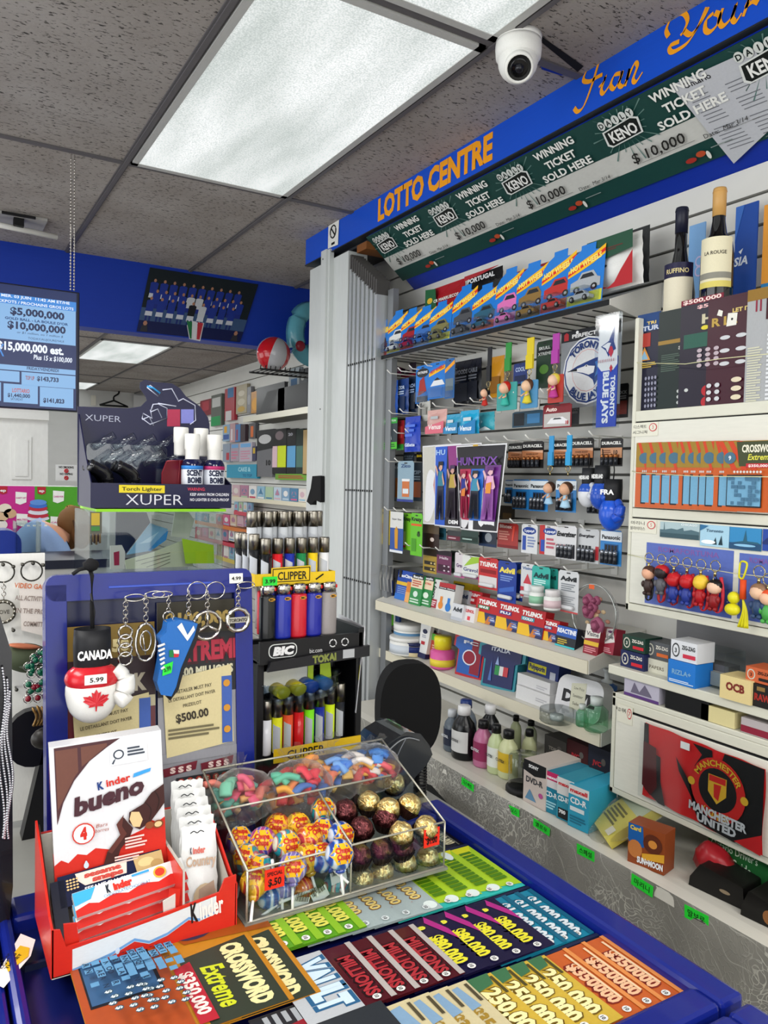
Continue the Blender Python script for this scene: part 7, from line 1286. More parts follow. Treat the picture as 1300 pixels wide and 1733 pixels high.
# foil chocolates in pleated cups
def choc(label, u, w_, plane, v, mt, tilt=(0,0), s=1):
    p = P(*V('k',u,w_),plane,v); t = thing('foil_chocolate',label,'chocolate',p,(R(tilt[0]),R(tilt[1]),0),'foil chocolates in the candy bin'); r = .0165*s; ph = u*.1
    m = MB(); m.ball((0,0,0),r,mt,22,14,lambda d: 1+.07*noise.noise(Vector((d.x*2.5+ph,d.y*2.5,d.z*2.5)))+.03*noise.noise(Vector((d.x*7+ph,d.y*7,d.z*7)))); m.build('foil_ball',t)
    m = MB(); n = 40; v_ = []
    for z,rr in ((-r*1.06,r*.62),(-r*.2,r*1.12)):
        for k in range(n): a_ = 2*PI*k/n; q = rr*(1+(.05 if k%2 else -.03)); v_.append((q*math.cos(a_),q*math.sin(a_),z))
    m.add(v_,[(k,(k+1)%n,(k+1)%n+n,k+n) for k in range(n)]+[tuple(range(n-1,-1,-1))],K('#24100c',.45)); m.build('paper_cup',t)
CC = [(1020,262,GOLD,(20,-35),'gold foil chocolate tipped sideways at the far corner, showing its brown cup'),(890,358,GOLD,(5,0),'gold foil chocolate behind the brown ones, with a white sticker'),(1098,372,GOLD,(10,35),'large gold foil chocolate leaning with its brown cup to the right'),(990,392,GOLD,(0,0),'gold foil chocolate between the two tipped ones'),
 (1055,518,GOLD,(10,-5),'gold foil chocolate right of the brown chocolate near the front'),(1182,488,GOLD,(15,5),'gold foil chocolate at the right wall of the bin'),(768,402,DARKF,(5,0),'shiny brown foil chocolate at the back left of the chocolates'),(850,492,DARKF,(8,-4),'shiny brown foil chocolate in front of the gold one'),(975,440,DARKF,(8,6),'shiny brown foil chocolate in the middle, in a pleated cup')]
for u,w_,mt,tl,lab in CC: choc(lab,u,w_,2,zt_+(.006 if w_ < 420 else -.004),mt,tl)
for u,w_,mt,lab in ((856,752,GOLD,'gold foil chocolate lower row, leftmost behind the clear front'),(958,712,GOLD,'gold foil chocolate lower row, second behind the clear front'),(1075,668,GOLD,'gold foil chocolate lower row, third behind the clear front'),(1190,640,GOLD,'gold foil chocolate lower row, behind the red price sticker'),(842,630,DARKF,'brown foil chocolate beside the bin divider behind the clear front'),(955,602,DARKF,'brown foil chocolate in the upper layer behind the clear front'),(1060,590,DARKF,'brown foil chocolate right of the other upper brown one')): choc(lab,u,w_,1,Y0+.023,mt,(0,0),.95)
# clear candy bags
def candybag(label, u, w_, rx_, ry_, rz_, cols, tilt, neck=None):
    p = P(*V('k',u,w_),2,ZT+.112); t = thing('candy_bag',label,'candy bag',p,(R(tilt[0]),R(tilt[1]),R(tilt[2])),'clear bags of sour candy'); rg = random.Random(int(u))
    m = MB(); 
    for k in range(26):
        a_ = rg.random()*2*PI; f_ = rg.random()**.5*.74; x,y,z = rx_*f_*math.cos(a_), ry_*f_*math.sin(a_)*.8, (rg.random()-.42)*rz_*1.1
        b_ = rg.random()*PI; L_ = rx_*.32; q = [(x-L_*math.cos(b_),y-L_*.3,z-L_*math.sin(b_)*.5),(x,y,z+.006),(x+L_*math.cos(b_),y+L_*.3,z+L_*math.sin(b_)*.5)]
        m.tube(crom(q,4),.009,K(cols[k%len(cols)],.5),8,flatten=.55)
    o = m.build('sour_gummies',t); o['kind'] = 'stuff'
    m = MB(); m.ball((0,0,0),(rx_,ry_,rz_*1.1),BAG,26,18,lambda d: 1+.13*noise.noise(d*3+Vector((u,0,0)))+.06*noise.noise(d*8)); m.build('clear_pouch',t)
    nx,nz = neck or (0,rz_*1.2); m = MB(); n = 10; v_ = []
    for j in range(5):
        for k in range(n+1):
            f_ = k/n-.5; wd = (.018,.012,.02,.034,.044)[j]*1.1; v_.append((nx*j/4*1.2+f_*wd, (.004*math.sin(k*2.4+j)), rz_*.8+nz*j/4+ .004*math.sin(k*1.7+j*2)))
    m.add(v_,[(j*(n+1)+k,j*(n+1)+k+1,(j+1)*(n+1)+k+1,(j+1)*(n+1)+k) for j in range(4) for k in range(n)],BAG,True); m.build('gathered_top',t)
candybag('clear bag of rainbow sour belts at the left back of the bin',235,330,.052,.042,.034,['#e08070','#80d0b0','#f0b870','#60b0a0','#e86080'],(-25,10,15),(-.004,.03))
candybag('clear bag with red hearts and orange gummies behind the lollipops',520,290,.052,.042,.036,['#d8202c','#e84050','#f0a840','#e88048','#4878c0','#60c0a0'],(-25,0,0),(.0,.032))
candybag('clear bag of orange, yellow and blue gummies in the middle back',700,220,.048,.040,.036,['#f0a058','#f0c060','#4888e0','#78b0f0','#e88060'],(-20,0,-5),(.0,.03))
candybag('clear bag of blue and red gummies at the right back of the bin',890,185,.048,.040,.034,['#3080d8','#e04048','#4890e0','#f0b848','#f0e8e0','#e85860'],(-20,0,-10),(.012,.02))
m = MB(); p = P(*V('k',95,262),2,ZT+.11); m.tube([(0,0,0),(-.018,-.006,.004),(-.022,-.008,-.004)],.0012,GOLD,5); m.tube([(0,0,0),(-.012,-.012,-.008)],.0012,GOLD,5); m.tube([(0,0,0),(.012,.004,.012)],.0012,GOLD,5); tag(m.build('twist_tie',loc=p),'gold twist tie closing the rainbow belt bag','twist tie')
# ---------------- upright blue ticket display ----------------
a = R(5); t = thing('ticket_display','upright blue plastic ticket holder hung with souvenir key rings','ticket display',(.273,1.045,ZC-.562),(-a,0,R(-1.5)),None); W,H = .278,.43
m = MB(); m.rbox(-W/2,W/2,.004,.03,0,H,BT,.018,5); m.build('back_plate',t,bev=.003)
m = MB(); m.box(-W/2,-W/2+.026,-.008,.004,0,H-.012,BT); m.box(W/2-.026,W/2,-.008,.004,0,H-.012,BT); m.rbox(-W/2,W/2,-.008,.004,H-.034,H,BT,.014,4); m.box(-W*.22,W*.3,-.0095,-.008,H-.02,H-.017,K('#3c54b8',.2)); m.build('frame_rim',t,bev=.003)
m = MB(); m.box(-W/2+.027,W/2-.027,.0005,.004,0,H-.036,K('#0c1238',.2)); m.build('inner_panel',t)
m = MB(); m.box(W/2-.034,W/2-.014,-.0086,-.008,H-.021,H-.007,WHITE); m.text('4.99',W/2-.024,H-.0165,.005,-.0094,BLACK,.014,.02); m.build('price_label',t)
def dp(u, w_): p = P(*V('h',u,w_),1,1.06); return p
tk = thing('large_ticket','silver and maroon extreme scratch ticket on the right of the blue display','ticket',(.3335,1.044,ZC-.500),(-a,0,R(-1.5)),'large tickets in the blue display'); W2,H2 = .116,.325
m = MB(); m.box(-W2/2,W2/2,0,.001,0,H2,K('#8c8c92',.25)); G(m,W2,H2,[('r',0,.86,1,1,'#2c281c'),('t','$100,000',.5,.9,.05,'#a89050',.8,.05),('r',0,.60,1,.86,'#1c1c20'),('t','XTREME',.62,.74,.085,'#3c0c18',.86,.1),('t','XTREME',.62,.745,.078,'#a8263c',.82,.05),('t','$200 MILLIONS',.56,.68,.035,'#c8c4a8',.72,.05),('r',0,.32,1,.36,'#8c8c92')]+[('p',[(.06+.45*k,.265),(.44+.45*k,.28),(.46+.45*k,.315),(.05+.45*k,.30)],'#6c1c2c') for k in range(2)]+[('t','S S S',.26+.46*k,.278,.022,'#e0c8c0',.26,.06) for k in range(2)]+[('r',.2,.02,.92,.255,'#2c2c30')]+[('e',.26+.105*k,.235,.04,.015,'#a83830') for k in range(6)]+[('t','S',.26+.105*k,.228,.016,'#e0c8a8',None,.05) for k in range(6)]+[('r',.25+.135*k,.17-.045*j,.355+.135*k,.20-.045*j,'#8c8468') for k in range(5) for j in range(4)]+[('r',.26+.135*k,.178-.045*j,.345+.135*k,.184-.045*j,'#5c563c') for k in range(5) for j in range(4)]); m.build('printed_ticket',tk)
m = MB(); m.add([(-.047,-.002,.112),(.048,-.002,.122),(.045,-.003,.232),(-.052,-.003,.217)],[(0,1,2,3)],K('#d0c394',.5)); m.T = Matrix.Translation((-.003,-.0028,.116)); 
G(m,.1,.1,[('r',.84,.06,.99,1.0,'#3c5ca8'),('t','RETAILER MUST PAY',.45,.85,.05,'#4c4430',.5,.01,0,.1),('t','LE DETAILLANT DOIT PAYER',.42,.75,.045,'#4c4430',.66,.01,0,.1),('t','PRIZE/LOT',.42,.64,.045,'#4c4430',.26,.01,0,.1),('t','$500.00',.42,.45,.11,'#2c2418',.46,.03,0,.1),('f',.08,.2,.8,.36,3,'#6c6448'),('e',.91,.9,.05,.05,'#c88c2c'),('e',.91,.55,.05,.05,'#c88c2c'),('e',.91,.25,.05,.05,'#c88c2c')]); m.T=None; m.build('prize_slip',tk)
tk = thing('large_ticket','red and grey scratch ticket on the left of the blue display behind the glove','ticket',(.216,1.047,ZC-.500),(-a,0,R(-1.5)),'large tickets in the blue display'); W2 = .112
m = MB(); m.box(-W2/2,W2/2,0,.001,0,.30,K('#5c2028',.25)); G(m,W2,.30,[('r',0,.85,1,1,'#7c6428'),('t','50',.6,.88,.05,'#d8c890',.2,.06),('r',0,.66,1,.85,'#2c1c20'),('t','BLACK',.6,.7,.07,'#a8a08c',.6,.06),('r',.45,.62,1,.67,'#b8b090'),('t','EXTRA',.72,.63,.025,'#3c3428',.4,.04),('t','$600',.5,.5,.06,'#c8b098',.4,.06),('f',.4,.56,.9,.61,2,'#c8a8a0'),('r',0,0,1,.42,'#7c88b0'),('p',[(0,.42),(.5,.48),(1,.42)],'#5c6ca8')]); m.build('printed_ticket',tk)
m = MB(); m.add([(-.045,-.002,.10),(.05,-.002,.112),(.047,-.003,.205),(-.05,-.003,.19)],[(0,1,2,3)],K('#cfc292',.5)); m.T = Matrix.Translation((0,-.0028,.1)); G(m,.1,.1,[('r',.84,.12,.99,.98,'#3c5ca8'),('t','RETAILER MUST PAY',.45,.8,.045,'#4c4430',.5,.01,0,.1),('t','LE DETAILLANT DOIT PAYER',.42,.68,.045,'#4c4430',.66,.01,0,.1),('t','PRIZE/LOT',.42,.54,.05,'#4c4430',.26,.01,0,.1)]); m.T=None; m.build('prize_slip',tk)
# metal key rings along the top of the display
def chain(m, x, z0, z1, y, r=.0026, mt=CHROME):
    n = max(2,int((z0-z1)/.0048))
    for k in range(n):
        z = z0-(z0-z1)*(k+.5)/n; m.ring((x,y,z),r,.0007,mt,'y' if k%2 else 'x',10,1.2)
def mkey(label, u, w0, w1, shape, hr=0):
    p = dp(u,w0); p.y = 1.035; t = thing('metal_key_ring',label,'key ring',p,(0,0,0),'metal key rings on the blue display'); q = P(*V('h',u,w1),1,1.035); L_ = p.z-q.z
    m = MB(); chain(m,0,0,-L_,-.002,.0032); m.build('chain',t); m = MB(); m.ring((.012*(1 if hr>=0 else -1),.0,.0),.013,.0009,CHROME,'y',24,.35 if hr == 0 else .9); m.build('split_ring',t)
    m = MB(); z = -L_
    if shape == 'peace':
        m.ring((0,-.002,z-.02),.019,.0026,CHROME,'y',28); 
        for k in (90,210,330): m.tube([(0,-.003,z-.02),(.018*math.cos(R(k)),-.003,z-.02+.018*math.sin(R(k)))],.0022,CHROME,6)
    elif shape == 'disc': m.ring((0,-.002,z-.017),.0155,.0035,CHROME,'y',28); m.box(-.016,.016,-.004,-.001,z-.021,z-.013,CHROME); m.text('TORONTO',0,z-.0195,.0045,-.0046,K('#4a463c'),.026,.03)
    elif shape == 'rings':
        for k in range(4): m.ring((0,-.002,z-.008-.0115*k),.0085,.0016,CHROME,'y',18)
    elif shape == 'oval': m.ring((0,-.002,z-.024),.013,.002,CHROME,'y',26,1.9); m.ring((0,-.002,z-.022),.007,.0013,CHROME,'y',18,1.9); m.tube([(-.004,-.002,z-.012),(0,-.002,z-.04)],.001,CHROME,5)
    m.build('pendant',t)
mkey('silver chain key ring with four stacked links, leftmost chain on the display',592,225,375,'rings')
mkey('silver chain key ring with a long oval car emblem, second chain',690,210,365,'oval')
mkey('silver chain key ring with a three-spoked round pendant',985,190,300,'peace',1)
mkey('silver chain key ring without pendant in front of the large ring',895,190,320,'none',1)
mkey('silver key ring with a round city pendant at the right edge of the display',1133,165,285,'disc')
# small boxing glove and toy shoe
x,y = V('h',452,385); g = glove('red and white toy boxing glove with a maple leaf hanging on the blue display',x,y,1.02,.98,'#15161a','#e0dfda','#dcdbd6','CANADA',rot=(0,0,0),group='souvenirs on the blue display')
m = MB(); RC = K('#c0202a',.25,0,.3); m.ball((0,-.002,-.062),(.0335,.0262,.0205),RC,24,12); m.build('red_band',g)
lf = [(0,1),(.13,.72),(.3,.8),(.24,.42),(.42,.6),(.5,.5),(.8,.52),(.68,.28),(.8,.18),(.42,-.12),(.46,-.28),(.06,-.22),(.04,-.6)]; lf = lf+[(-x_,z_) for x_,z_ in lf[::-1][:-1]]
m = MB(); 
def onb(x_,z_): q = 1-(x_/.033)**2-((z_)/.04)**2; return (x_,-.002-.0262*max(q,0)**.5-.0015,z_-.082)
sc = .0175; pts = [(x_*sc*1.1,z_*sc-.006) for x_,z_ in lf]; m.add([onb(0,-.006)]+[onb(*p_) for p_ in pts],[(0,i+1,(i+1)%len(pts)+1) for i in range(len(pts))],RC); m.build('maple_leaf',g)
m = MB(); m.box(-.014,.012,-.030,-.0292,-.064,-.052,WHITE); m.text('5.99',0,-.061,.0055,-.0305,BLACK,.016,.02); m.build('price_sticker',g)
m = MB(); pz = dp(430,75).z-g.location.z; m.tube([(0,0,.0),(-.001,.0,.03),(.0,.005,pz-.01),(0,.03,pz)],.0026,K('#131315',.8),8); m.ball((0,.012,pz+.003),(.010,.008,.008),K('#131315',.9),12,8,lambda d: 1+.3*noise.noise(d*5)); m.tube([(0,.012,pz),(-.014,.01,pz-.002),(-.022,.012,pz-.008)],.0026,K('#131315',.8),6); m.build('hanging_cord',g)
p = dp(815,325); t = thing('toy_shoe','blue toy sports shoe key ring with an Italian flag hanging on the display','key ring',(p.x,1.022,p.z),(0,0,0),'souvenirs on the blue display')
m = MB(); z = 0; m.ring((-.008,0,.006),.007,.0009,CHROME,'y',16); chain(m,-.008,.034,.012,0); m.ring((-.016,0,.036),.013,.0009,CHROME,'y',22,.3); m.build('chain',t)
BS = K('#2468b4',.4); m = MB(); m.prism([(-.012,0),(.004,.003),(.028,-.004),(.024,-.02),(.006,-.062),(.0,-.086),(-.006,-.098),(-.020,-.094),(-.025,-.078),(-.02,-.05),(-.018,-.03),(-.022,-.02),(-.014,-.012)],-.012,.010,BS); m.build('upper',t,bev=.003)
m = MB(); m.prism([(.028,-.004),(.031,-.008),(.026,-.03),(.01,-.064),(.003,-.09),(-.008,-.103),(-.006,-.098),(.0,-.086),(.006,-.062),(.024,-.02)],-.013,.011,K('#16181c',.5)); m.build('sole',t)
m = MB(); m.flat([(.0,-.006),(.006,-.001),(.014,-.018),(.022,-.006),(.024,-.012),(.014,-.026)],-.0132,WHITE); m.flat([(-.01,-.036),(-.005,-.036),(-.004,-.046),(-.01,-.045)],-.0136,K('#1c7c3c')); m.flat([(-.005,-.036),(.003,-.037),(.003,-.042),(-.004,-.041)],-.0136,K('#d8d8d8')); m.flat([(-.004,-.041),(.003,-.042),(.002,-.046),(-.004,-.046)],-.0136,K('#c02c34'));
for k in range(6): m.tube([(-.025+.001*k,-.013,-.03-.006*k),(-.016,-.014,-.027-.006*k)],.0016,WHITE,6)
m.build('white_trim',t)
m = MB(); m.flat([(-.018,-.055),(-.005,-.051),(-.007,-.066),(-.019,-.069)],-.0142,K('#2ad83c')); m.text('5.99',-.012,-.063,.006,-.0148,BLACK,.009,.02,0,.2); m.build('price_sticker',t)
# ---------------- lighter stand ----------------
BP = K('#101013',.35); yS = 1.125
t = thing('lighter_stand','black two-tier plastic lighter stand behind the candy bin','lighter stand',(.54,yS,ZC-.562)); zz0 = .562
def zr(z): return z+zz0
m = MB(); 
for x0,x1 in ((-.095,-.083),(.080,.092)): m.box(x0,x1,0,.16,0,zr(-.285),BP)
m.box(-.095,.092,.15,.16,0,zr(-.285),BP); m.build('frame',t,bev=.002)
m = MB(); m.box(-.095,.092,-.004,.12,zr(-.292),zr(-.286),BP); m.prism([(-.095,zr(-.290)),(.085,zr(-.286)),(.085,zr(-.253)),(-.095,zr(-.254))],-.010,-.004,BP); m.box(.078,.088,-.01,.12,zr(-.286),zr(-.245),BP); m.build('upper_tray',t,bev=.001)
m = MB(); m.prism([(-.085,zr(-.30)),(.095,zr(-.292)),(.095,zr(-.274)),(-.08,zr(-.285))],-.018,-.011,K('#1a1a1e',.3)); m.text('TOKAI',.012,zr(-.2985)+.006,.011,-.0186,K('#7c8440',.4),.042,.06,0,.04); m.box(.045,.066,-.0186,-.018,zr(-.291),zr(-.277),K('#a8aaac',.5)); m.build('brand_strip',t)
m = MB(); c_ = (-.055,zr(-.270)); m.prism(rrect(c_[0]-.026,c_[1]-.011,c_[0]+.022,c_[1]+.011,.009,4),-.0108,-.0102,K('#d8dcd8',.4)); m.prism(rrect(c_[0]-.0245,c_[1]-.0097,c_[0]+.0205,c_[1]+.0097,.008,4),-.0112,-.0108,K('#16161a',.4)); m.text('BIC',c_[0]-.002,c_[1]-.006,.012,-.0118,K('#e4e4e4',.4),.034,.07,.15)
m.text('bic.com',.0,zr(-.2785),.007,-.0108,K('#d0d0d0',.4),.022,.0)
for cx in (.030,.052):
    for k in range(3):
        a0 = R(90+120*k); a1 = a0+R(100); m.tube([(cx+.006*math.cos(a0+(a1-a0)*j/3),-.0112,zr(-.266)+.006*math.sin(a0+(a1-a0)*j/3)) for j in range(4)],.0011,K('#d0d0d0',.4),5)
m.build('front_lettering',t)
m = MB(); m.box(-.083,.080,.006,.11,zr(-.345)-.10,zr(-.345)-.094,BP); m.box(-.07,.085,-.012,-.010,zr(-.447),zr(-.425),K('#e0b81c',.4)); m.text('CLIPPER',-.015,zr(-.4435),.014,-.0128,BLACK,.066,.01); m.build('lower_tray',t)
m = MB(); m.flat([(-.085,zr(-.345)),(.0,zr(-.335)),(.0,zr(-.3)),(-.085,zr(-.31))],.02,K('#c8c8c0',.5)); m.flat([(.022,zr(-.335)),(.045,zr(-.345)),(.04,zr(-.30)),(.022,zr(-.30))],.018,K('#a8c030',.4)); m.flat([(.0,zr(-.33)),(.01,zr(-.33)),(.01,zr(-.30)),(.0,zr(-.30))],.018,K('#a8c030',.4)); m.build('hand_written_card',t)
# cardboard and yellow sheets hung on the side of the stand
t = thing('paper_sheaf','sheaf of white papers with yellow bands hung on the right side of the lighter stand','papers',(.636,1.15,ZC-.245),(0,R(5),R(-8)))
for k in range(5): m = MB(); x = .003*k; m.box(x,x+.0006,-.03+.006*k,.10,-.145-.006*k,.0-.004*k,K('#d8d8dc',.5)); m.box(x-.0004,x-.0001,-.028+.006*k,.02+.006*k,-.09,-.065,K('#c8c020',.4)); m.box(x+.0007,x+.001,-.028+.006*k,.02,-.09,-.065,K('#c8c020',.4)); m.build('sheet',t)
# lighters
def lighter(kind, col, loc, label, group, s=1.0, parent=None):
    t = thing('lighter',label,'lighter',loc,(0,0,0),group); c = K(col,.22,0,.3)
    if kind == 'wide':
        m = MB(); m.lathe([(.0,0),(.012*s,.0),(.0125*s,.003),(.0125*s,.062*s),(.011*s,.064*s),(0,.064*s)],c,20,sy=.52); bd = m.build('body',t)
        m = MB(); m.lathe([(.0112*s,.064*s),(.0112*s,.074*s),(.0105*s,.0785*s),(.006*s,.080*s),(0,.080*s)],CHROME,20,sy=.55); hd = m.build('metal_hood',t)
        m = MB(); m.box(.0065*s,.0125*s,-.0035,.0035,.070*s,.0755*s,K('#c82018',.3)); m.build('button',hd,bev=.0012)
        m = MB(); m.flat(ell(.004*s,.0585*s,.0052*s,.0026*s,12),-.00675*s,K('#d89c20')); m.text('BIC',.004*s,.0572*s,.0028*s,-.0071*s,BLACK,.0072*s,.05); m.build('logo_badge',bd)
    else:
        m = MB(); m.lathe([(0,0),(.0078,0),(.0084,.002),(.0084,.044*s),(0,.044*s)],c,16); bd = m.build('body',t)
        if kind == 'label':
            m = MB(); v=[]
            for k in range(7): an = -PI/2-1.25+1.5*k/6; v += [(.0086*math.cos(an),.0086*math.sin(an),.0),(.0086*math.cos(an),.0086*math.sin(an),.036*s-.001*k)]
            m.add(v,[(2*k,2*k+2,2*k+3,2*k+1) for k in range(6)],K('#b0b4ba',.4),True); m.build('label_band',bd)
        m = MB(); m.lathe([(.0088,.044*s),(.0088,.066*s),(.0080,.0675*s),(0,.0675*s)],LMET if kind != 'dark' else BLACK,16); m.build('metal_sleeve',t)
    return t
COLS = ['#131517','#1c2c9c','#c41c2c','#1c2494','#8c8684']; CN = ['black','blue','red','dark blue','grey']
for r_ in range(3):
    for i in range(5):
        nm = '%s wide pocket lighter in the black stand, %s'%(CN[i],'front row' if r_ == 0 else '%s row from the front'%ORD[r_])
        lighter('wide',COLS[i] if r_ == 0 else COLS[(i+r_*2)%5],(.462+.0268*i+.003*r_,yS+.004+.0165*r_,ZC-.2535+.006*r_),nm if r_ == 0 else nm.replace(CN[i],CN[(i+r_*2)%5]),'wide lighters in the stand',1.08)
# top display of slim lighters
t = thing('slim_lighter_tray','yellow cardboard tray of slim metal-topped lighters on top of the stand','lighter tray',(.51,1.13,ZC-.1685))
m = MB(); YB_ = K('#e0bc18',.35); m.box(-.07,.069,-.002,0,.0,.018,YB_); m.box(-.07,-.068,0,.075,0,.018,YB_); m.box(.067,.069,0,.075,0,.018,YB_); m.box(-.07,.069,0,.075,-.001,.0005,YB_); m.prism([(-.043,.002),(.024,.002),(.024,.029),(-.043,.027)],-.004,-.002,YB_); m.build('tray',t)
m = MB(); m.text('CLIPPER',-.008,.008,.0125,-.0048,BLACK,.050,.015); 
for q in (((-.041,.005),(.022,.005)),((-.041,.025),(.022,.0265)),((-.041,.005),(-.041,.025)),((.022,.005),(.022,.0265))): m.tube([(q[0][0],-.0044,q[0][1]),(q[1][0],-.0044,q[1][1])],.0007,BLACK,4)
m.tube([(.034,-.0028,.006),(.047,-.0028,.014)],.0012,BLACK,5); m.build('lettering',t)
m = MB(); m.box(-.058,-.034,-.0056,-.005,.0,.014,K('#2ad83c',.5)); m.text('3.99',-.046,.004,.006,-.0064,BLACK,.017,.02); m.build('price_sticker',t)
m = MB(); m.box(-.068,.066,.022,.073,0,.040,K('#8c8478',.6)); m.build('inner_step',t)
for i,(c,n_) in enumerate((('#15171a','black'),('#c81c24','red'),('#1c2c94','blue'),('#1c7c44','green'),('#e0c01c','yellow'),('#dcdcdc','white'))):
    lighter('label',c,(.462+.0205*i,1.1415,ZC-.1665),'%s slim lighter in the front row of the yellow tray'%n_,'slim lighters in the top tray',1.05)
for i in range(10):
    lighter('label','#b8bcc0',(.448+.0133*i,1.164+.011*(i%2),ZC-.127),'slim lighter with a tall metal sleeve in the back row, %s'%nth(i,10),'slim lighters in the top tray',1.08)
for i in range(3): lighter('label','#1a1c20',(.4465-.0042*i,1.150+.02*i,ZC-.160),'black slim lighter at the left side of the yellow tray, %s'%('nearest','second','third')[i],'slim lighters in the top tray',1.05)
lc = [('#dcdce0','white'),('#d8d820','yellow'),('#d8502c','orange'),('#c81c20','red'),('#7ce01c','lime'),('#1c2c8c','dark blue'),('#c8e01c','neon yellow'),('#202226','black')]
for i,(c,n_) in enumerate(lc): lighter('label' if i not in (0,3) else 'plain',c,(.466+.0187*i,yS+.012,ZC-.4395+.0018*i),'%s slim lighter in the front row of the lower tray'%n_,'slim lighters in the lower tray',1.3)
for r_ in (1,2):
    for i in range(8): lighter('dark','#1c1d20',(.470+.0180*i,yS+.012+.019*r_,ZC-.432+.012*r_+.0018*i),'black-topped slim lighter in the lower tray, %s row back, %s'%(('middle','rear')[r_-1],nth(i,8)),'slim lighters in the lower tray',1.3)
# clear tub of lighters under the brand strip
t = thing('lighter_tub','shallow clear plastic tub with yellow and blue lighters between the two tiers','tub',(.525,1.13,ZC-.352),(0,R(-4),0)); TB_ = clear('tub_plastic','#dde6f0',.2,.12)
m = MB(); m.lathe([(0,0),(.056,0),(.064,.012),(.070,.030),(.072,.031),(.072,.0335),(.069,.033),(.062,.013),(.054,.002),(0,.002)],TB_,32,sy=.5); m.build('tub',t)
for i,(x,c,r2) in enumerate(((-.04,'#c8b824',.2),(-.012,'#c8b824',.35),(.01,'#1c4c98',.3),(.035,'#2c6c9c',.35))): m = MB(); m.T = Matrix.Translation((x,.0,.018)) @ Matrix.Rotation(-r2,4,'Y') @ Matrix.Rotation(PI/2,4,'X'); m.lathe([(0,-.02),(.009,-.02),(.009,.02),(0,.02)],K(c,.3),12,sx=1.3); m.T = None; m.build('lighter',t)
# glossy black card terminal hood and coiled cable
p = P(665,1265,1,1.16); t = thing('terminal_hood','glossy black plastic terminal hood behind the candy bin with a coiled cable','card terminal',(p.x,1.16,ZC-.555))
m = MB(); gb = K('#22262c',.12,0,.8); prof = [(-.075,.035),(-.06,.062),(-.02,.098),(.015,.112),(.045,.104),(.065,.080),(.072,.062),(.06,.045),(.0,.0),(-.06,.0)]
m.prism(prof,-.02,.07,gb); m.build('hood',t,bev=.012)
m = MB(); m.tube(crom([(-.07,-.022,.04),(-.02,-.024,.088),(.012,-.024,.102),(.04,-.024,.094)],5),.0012,K('#8c9094',.2),5); m.tube(crom([(.012,-.024,.102),(-.01,-.028,.07),(-.02,-.03,.03)],5),.0009,K('#70747c',.2),5); m.build('moulded_ridge',t)
m = MB(); m.tube([(.060+.011*math.cos(k*.8)+.0004*k*.0,-.0+.011*math.sin(k*.8),.06-.0022*k*.32) for k in range(160)],.0022,K('#141416',.4),6); m.build('coiled_cable',t)
# black office chair behind the counter
c = P(705,1190,1,1.62); t = thing('office_chair','black fabric office chair back between the sales counter and the shelves','chair',(1.045,1.62,0),(0,0,R(-14)))
def sq(cx,cz,a,b,n=40,e=2.6): return [(cx+a*abs(math.cos(2*PI*k/n))**(2/e)*(1 if math.cos(2*PI*k/n)>=0 else -1), cz+b*abs(math.sin(2*PI*k/n))**(2/e)*(1 if math.sin(2*PI*k/n)>=0 else -1)) for k in range(n)]
FB_ = K('#0b0b0c',.85); zc = c.z
m = MB(); m.prism(sq(.0,zc-.01,.080,.118),-.02,.03,FB_); m.build('backrest',t,bev=.012)
m = MB(); m.box(-.2,.2,-.02,.36,zc-.42,zc-.35,FB_); m.build('seat',t,bev=.02)
m = MB(); m.tube([(0,.04,zc-.1),(0,.06,zc-.3),(0,.0,zc-.4)],.014,BP,8); m.build('back_bracket',t)
m = MB(); m.tube([(0,.17,zc-.42),(0,.17,.08)],.025,STEEL,12); m.build('post',t)
for k in range(5): m = MB(); a_ = 2*PI*k/5; m.tube([(0,.17,.1),(.24*math.cos(a_),.17+.24*math.sin(a_),.05)],.016,BP,8); lg = m.build('leg',t); m = MB(); m.ball((.24*math.cos(a_),.17+.24*math.sin(a_),.027),.025,BP,10,6); m.build('castor',lg)
# ---------------- torch lighter display on its clear case ----------------
NVY = K('#17183c',.3); YX = 1.45
t = thing('clear_case','clear acrylic case holding papers, under the navy torch lighter display','case',(.254,YX,ZC-.572)); w = .245; h = .510
m = MB(); 
for q in ((0,w,0,.003),(0,w,.157,.16),(0,.003,0,.16),(w-.003,w,0,.16)): m.box(q[0],q[1],q[2],q[3],.002,h-.006,ACR)
m.build('acrylic_walls',t); m = MB(); m.box(.01,w+.004,-.004,.16,h-.006,h-.001,K('#8cd020',.4)); m.build('lime_lid',t)
m = MB(); m.box(.0,.02,-.003,-.001,h-.045,h-.006,K('#5c5c50',.4)); m.box(.002,.016,-.0042,-.003,h-.03,h-.008,K('#b8a030',.4)); m.box(.002,.016,-.0042,-.003,h-.040,h-.032,K('#3c7c3c',.4)); m.build('corner_label',t)
inn = [((150,265,540,175,.11),'navy_folder','navy folder leaning at the back of the clear case','#1c2440',[(310,108),(520,110),(545,180),(380,390),(305,380)],.13),
 (None,'form_pad','pale blue lotto form pad leaning in the clear case','#7ca8cc',[(545,185),(668,225),(545,375),(385,400),(430,340)],.08),
 (None,'form_pad','bright blue edge of a second form pad','#2c84c8',[(668,235),(655,300),(545,378),(532,372)],.075),
 (None,'white_card','white card standing on the right inside the clear case','#d8d6cc',[(715,108),(810,108),(848,165),(810,285),(690,275)],.10),
 (None,'cream_paper','cream papers lying across the clear case','#c8cab0',[(370,440),(560,385),(800,290),(840,480),(380,500)],.05),
 (None,'green_note','bright lime folded note in the clear case','#a8cc20',[(765,290),(980,335),(985,460),(790,462)],.035),
 (None,'white_box','small white medicine box with a red window at the left of the case','#d0ccc4',[(270,340),(350,335),(372,380),(370,500),(270,500)],.02)]
